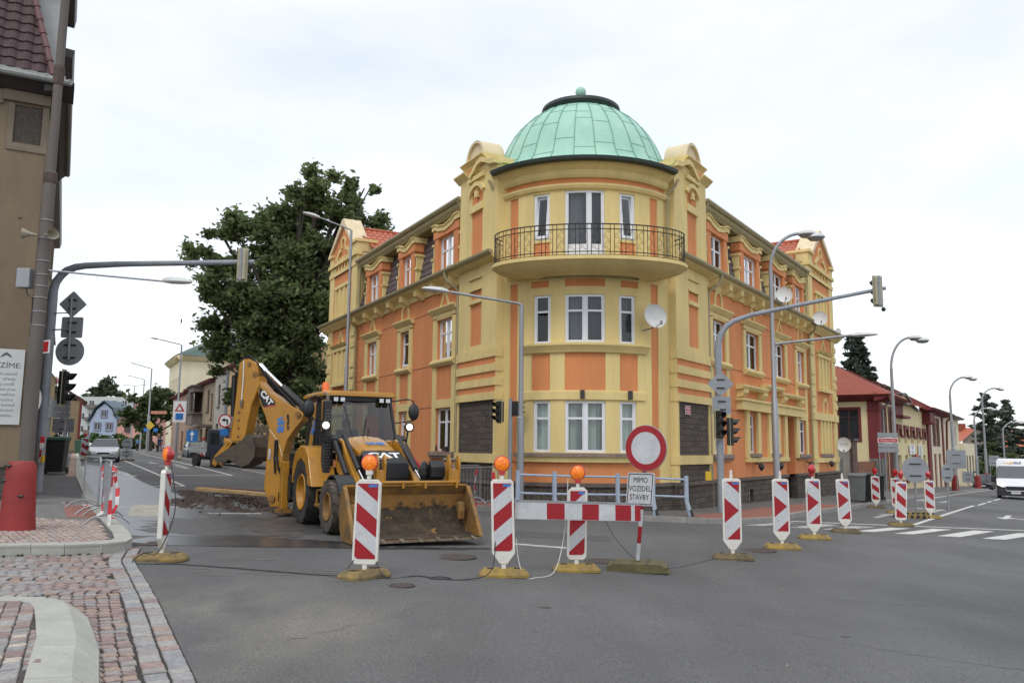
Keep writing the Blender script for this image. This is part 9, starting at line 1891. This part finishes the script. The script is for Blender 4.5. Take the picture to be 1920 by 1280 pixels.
# small flatbed truck with a crate body behind the digger
tk = thing('flatbed_truck', 'small dark truck with a pale dropside and a stake crate behind the raised digging arm', 'truck', (-15.2, 46.5, H(-15)), math.radians(-48))
b = MB(); b.box(-4.2, 3.0, -.5, .5, .45, .65); b.build('chassis', M_blk, tk)
M_drop = mat('pale aluminium dropside', (.40, .42, .42), .5, .1, 5)
b = MB(); [b.box(-4.3, -2.2, -1.02, -.98, .95+i*.17, 1.09+i*.17) for i in range(3)]; [b.box(-4.34, -4.30, -1.0, 1.0, .95+i*.17, 1.09+i*.17) for i in range(3)]; b.box(-4.3, -2.2, -1, 1, .85, .93); b.build('dropside', M_drop, tk)
b = MB(); b.prism([(-2.1, .6), (-.2, .6), (-.1, 1.3), (-.5, 2.15), (-1.9, 2.2), (-2.1, 1.9)], -.95, .95, lambda a, z, d: (a, d, z)); b.build('cab', mat('dark blue cab', (.015, .02, .04), .4, .1, 4), tk, bevel=.05); b = MB(); b.box(-1.6, -.6, -.97, .97, 1.35, 1.95); b.build('cab_window', M_cg, tk)
for a in (-3.6, -1.0, 2.6):
    for sd in (-.9, .9): b = MB(); b.lathe([(.0, sd-.12), (.38, sd-.12), (.40, sd), (.38, sd+.12), (0, sd+.12)], (a, 0, .40), 18, 'y'); b.build('wheel', M_rub, tk)
M_stk = mat('weathered stakes', (.15, .115, .085), .9, .3, 3, bump=.3)
b = MB(); b.box(.6, 4.6, -1.0, 1.0, .9, 1.0)
for y in (-1.0, 1.0):
    for i in range(3): b.box(.6, 4.6, y-.02, y+.02, 1.15+i*.42, 1.40+i*.42)
    for i in range(6): b.box(.65+i*.75, .77+i*.75, y-.06, y+.06, .9, 2.45)
for x in (.6, 4.6):
    for i in range(3): b.box(x-.02, x+.02, -1, 1, 1.15+i*.42, 1.40+i*.42)
b.build('stake_crate', M_stk, tk)
b = MB(); b.tube([(.0, -1.05, .55), (4.6, -1.05, .55)], .03, 6); b.tube([(.4, -1.2, .3), (4.8, -1.2, .3)], .02, 6); b.build('guard_rail', M_galv, tk)
t = thing('pink_hose_boom', 'raspberry red painted steel arm sticking up behind the digger bucket', 'machine arm', (-1.95, 18.6, .08)); b = MB(); b.prism([(0, 0), (.12, .12), (-.45, 1.0), (-.62, 1.05), (-.66, .95)], -.06, .06, lambda a, z, d: (-1.95+a*.8, 18.6+d, 1.1+z*.55)); b.build('arm', mat('raspberry paint', (.55, .025, .05), .35, .05, 3, coat=.3), t, world=True, bevel=.02); b = MB(); b.tube([(-1.95, 18.6, 1.15), (-1.92, 18.6, .1)], .05, 8); b.box(-2.3, -1.6, 18.3, 18.9, .0, .14); b.build('stand', M_blk, t, world=True)
# ================================================================ PEOPLE FAR OFF
c1 = clothm('black coat', (.012, .012, .014)); c2 = clothm('blue work clothes', (.03, .05, .12)); c3 = clothm('grey jacket', (.10, .10, .11)); c4 = clothm('orange vest', (.6, .10, .02))
body('person', 'woman in a dark coat holding something to her chest on the left pavement', (-27.3, 50.0, H(-27.3)+.12), 2.7, c1, c1, c_hair, 'walk', arms=([(.20, 0, .47), (.24, .06, .22), (.06, .22, .34)], [(-.20, 0, .47), (-.24, .06, .22), (-.06, .22, .34)]))
gP = 'workmen in blue at the far street signs'
body('person', 'worker in dark blue standing right of the far street signs, nearer the kerb', (-40.0, 95.0, H(-40)+.12), .4, c2, c2, c_hair, 'stand', group=gP)
body('person', 'worker in dark blue standing beside the other one by the garden fence', (-40.9, 96.6, H(-41)+.12), 2.0, c2, c1, c_hair, 'stand', group=gP)
body('person', 'man in a light blue shirt at the far pale car', (-47.5, 106, H(-47)), 1.2, clothm('light blue shirt', (.12, .25, .45)), c1, c_hair, 'walk')
# wooden barrier boards far off, red and white
t = thing('barrier_trestle', 'low red and white chevron barrier behind the silver car', 'barrier', (-66, 125, .9)); b = MB(); b.m = 0
for i in range(10): b.m = i % 2; b.prism([(i*.45, 0), (i*.45+.45, 0), (i*.45+.75, .7), (i*.45+.3, .7)], 0, .05, lambda a, z, d: (-68+a, 125+d, 1.3+z))
b.build('chevron_board', [M_rfl, M_gfl], t, world=True); b = MB(); b.tube([(-67.5, 125, .9), (-67.5, 125, 1.3)], .05, 6); b.tube([(-63.8, 125, .9), (-63.8, 125, 1.3)], .05, 6); b.build('leg', M_galv, t, world=True)
t = thing('road_sign', 'yellow diamond and small blue signs on a pole under the round maple', 'road sign', (-40.6, 94, .8)); b = MB(); b.tube([(-40.9, 94, .8), (-40.9, 94, 5.0)], .06, 6); b.build('post', M_galv, t, world=True); b = MB(); b.prism([(-.5, 0), (0, .5), (.5, 0), (0, -.5)], 0, .03, lambda a, z, d: (-40.8+a, 93.9+d, 3.9+z)); b.build('diamond_plate', mat('yellow sign', (.6, .42, .04), .5, 0), t, world=True); b = MB(); b.box(-41.5, -41.1, 93.9, 93.93, 3.2, 3.6); b.box(-40.4, -39.9, 93.9, 93.93, 3.2, 3.6); b.build('blue_plate', M_blue, t, world=True); b = MB(); b.box(-40.8, -39.0, 93.9, 93.93, 5.2, 5.55); b.build('name_board', mat('salmon board', (.5, .22, .15), .6, 0), t, world=True)
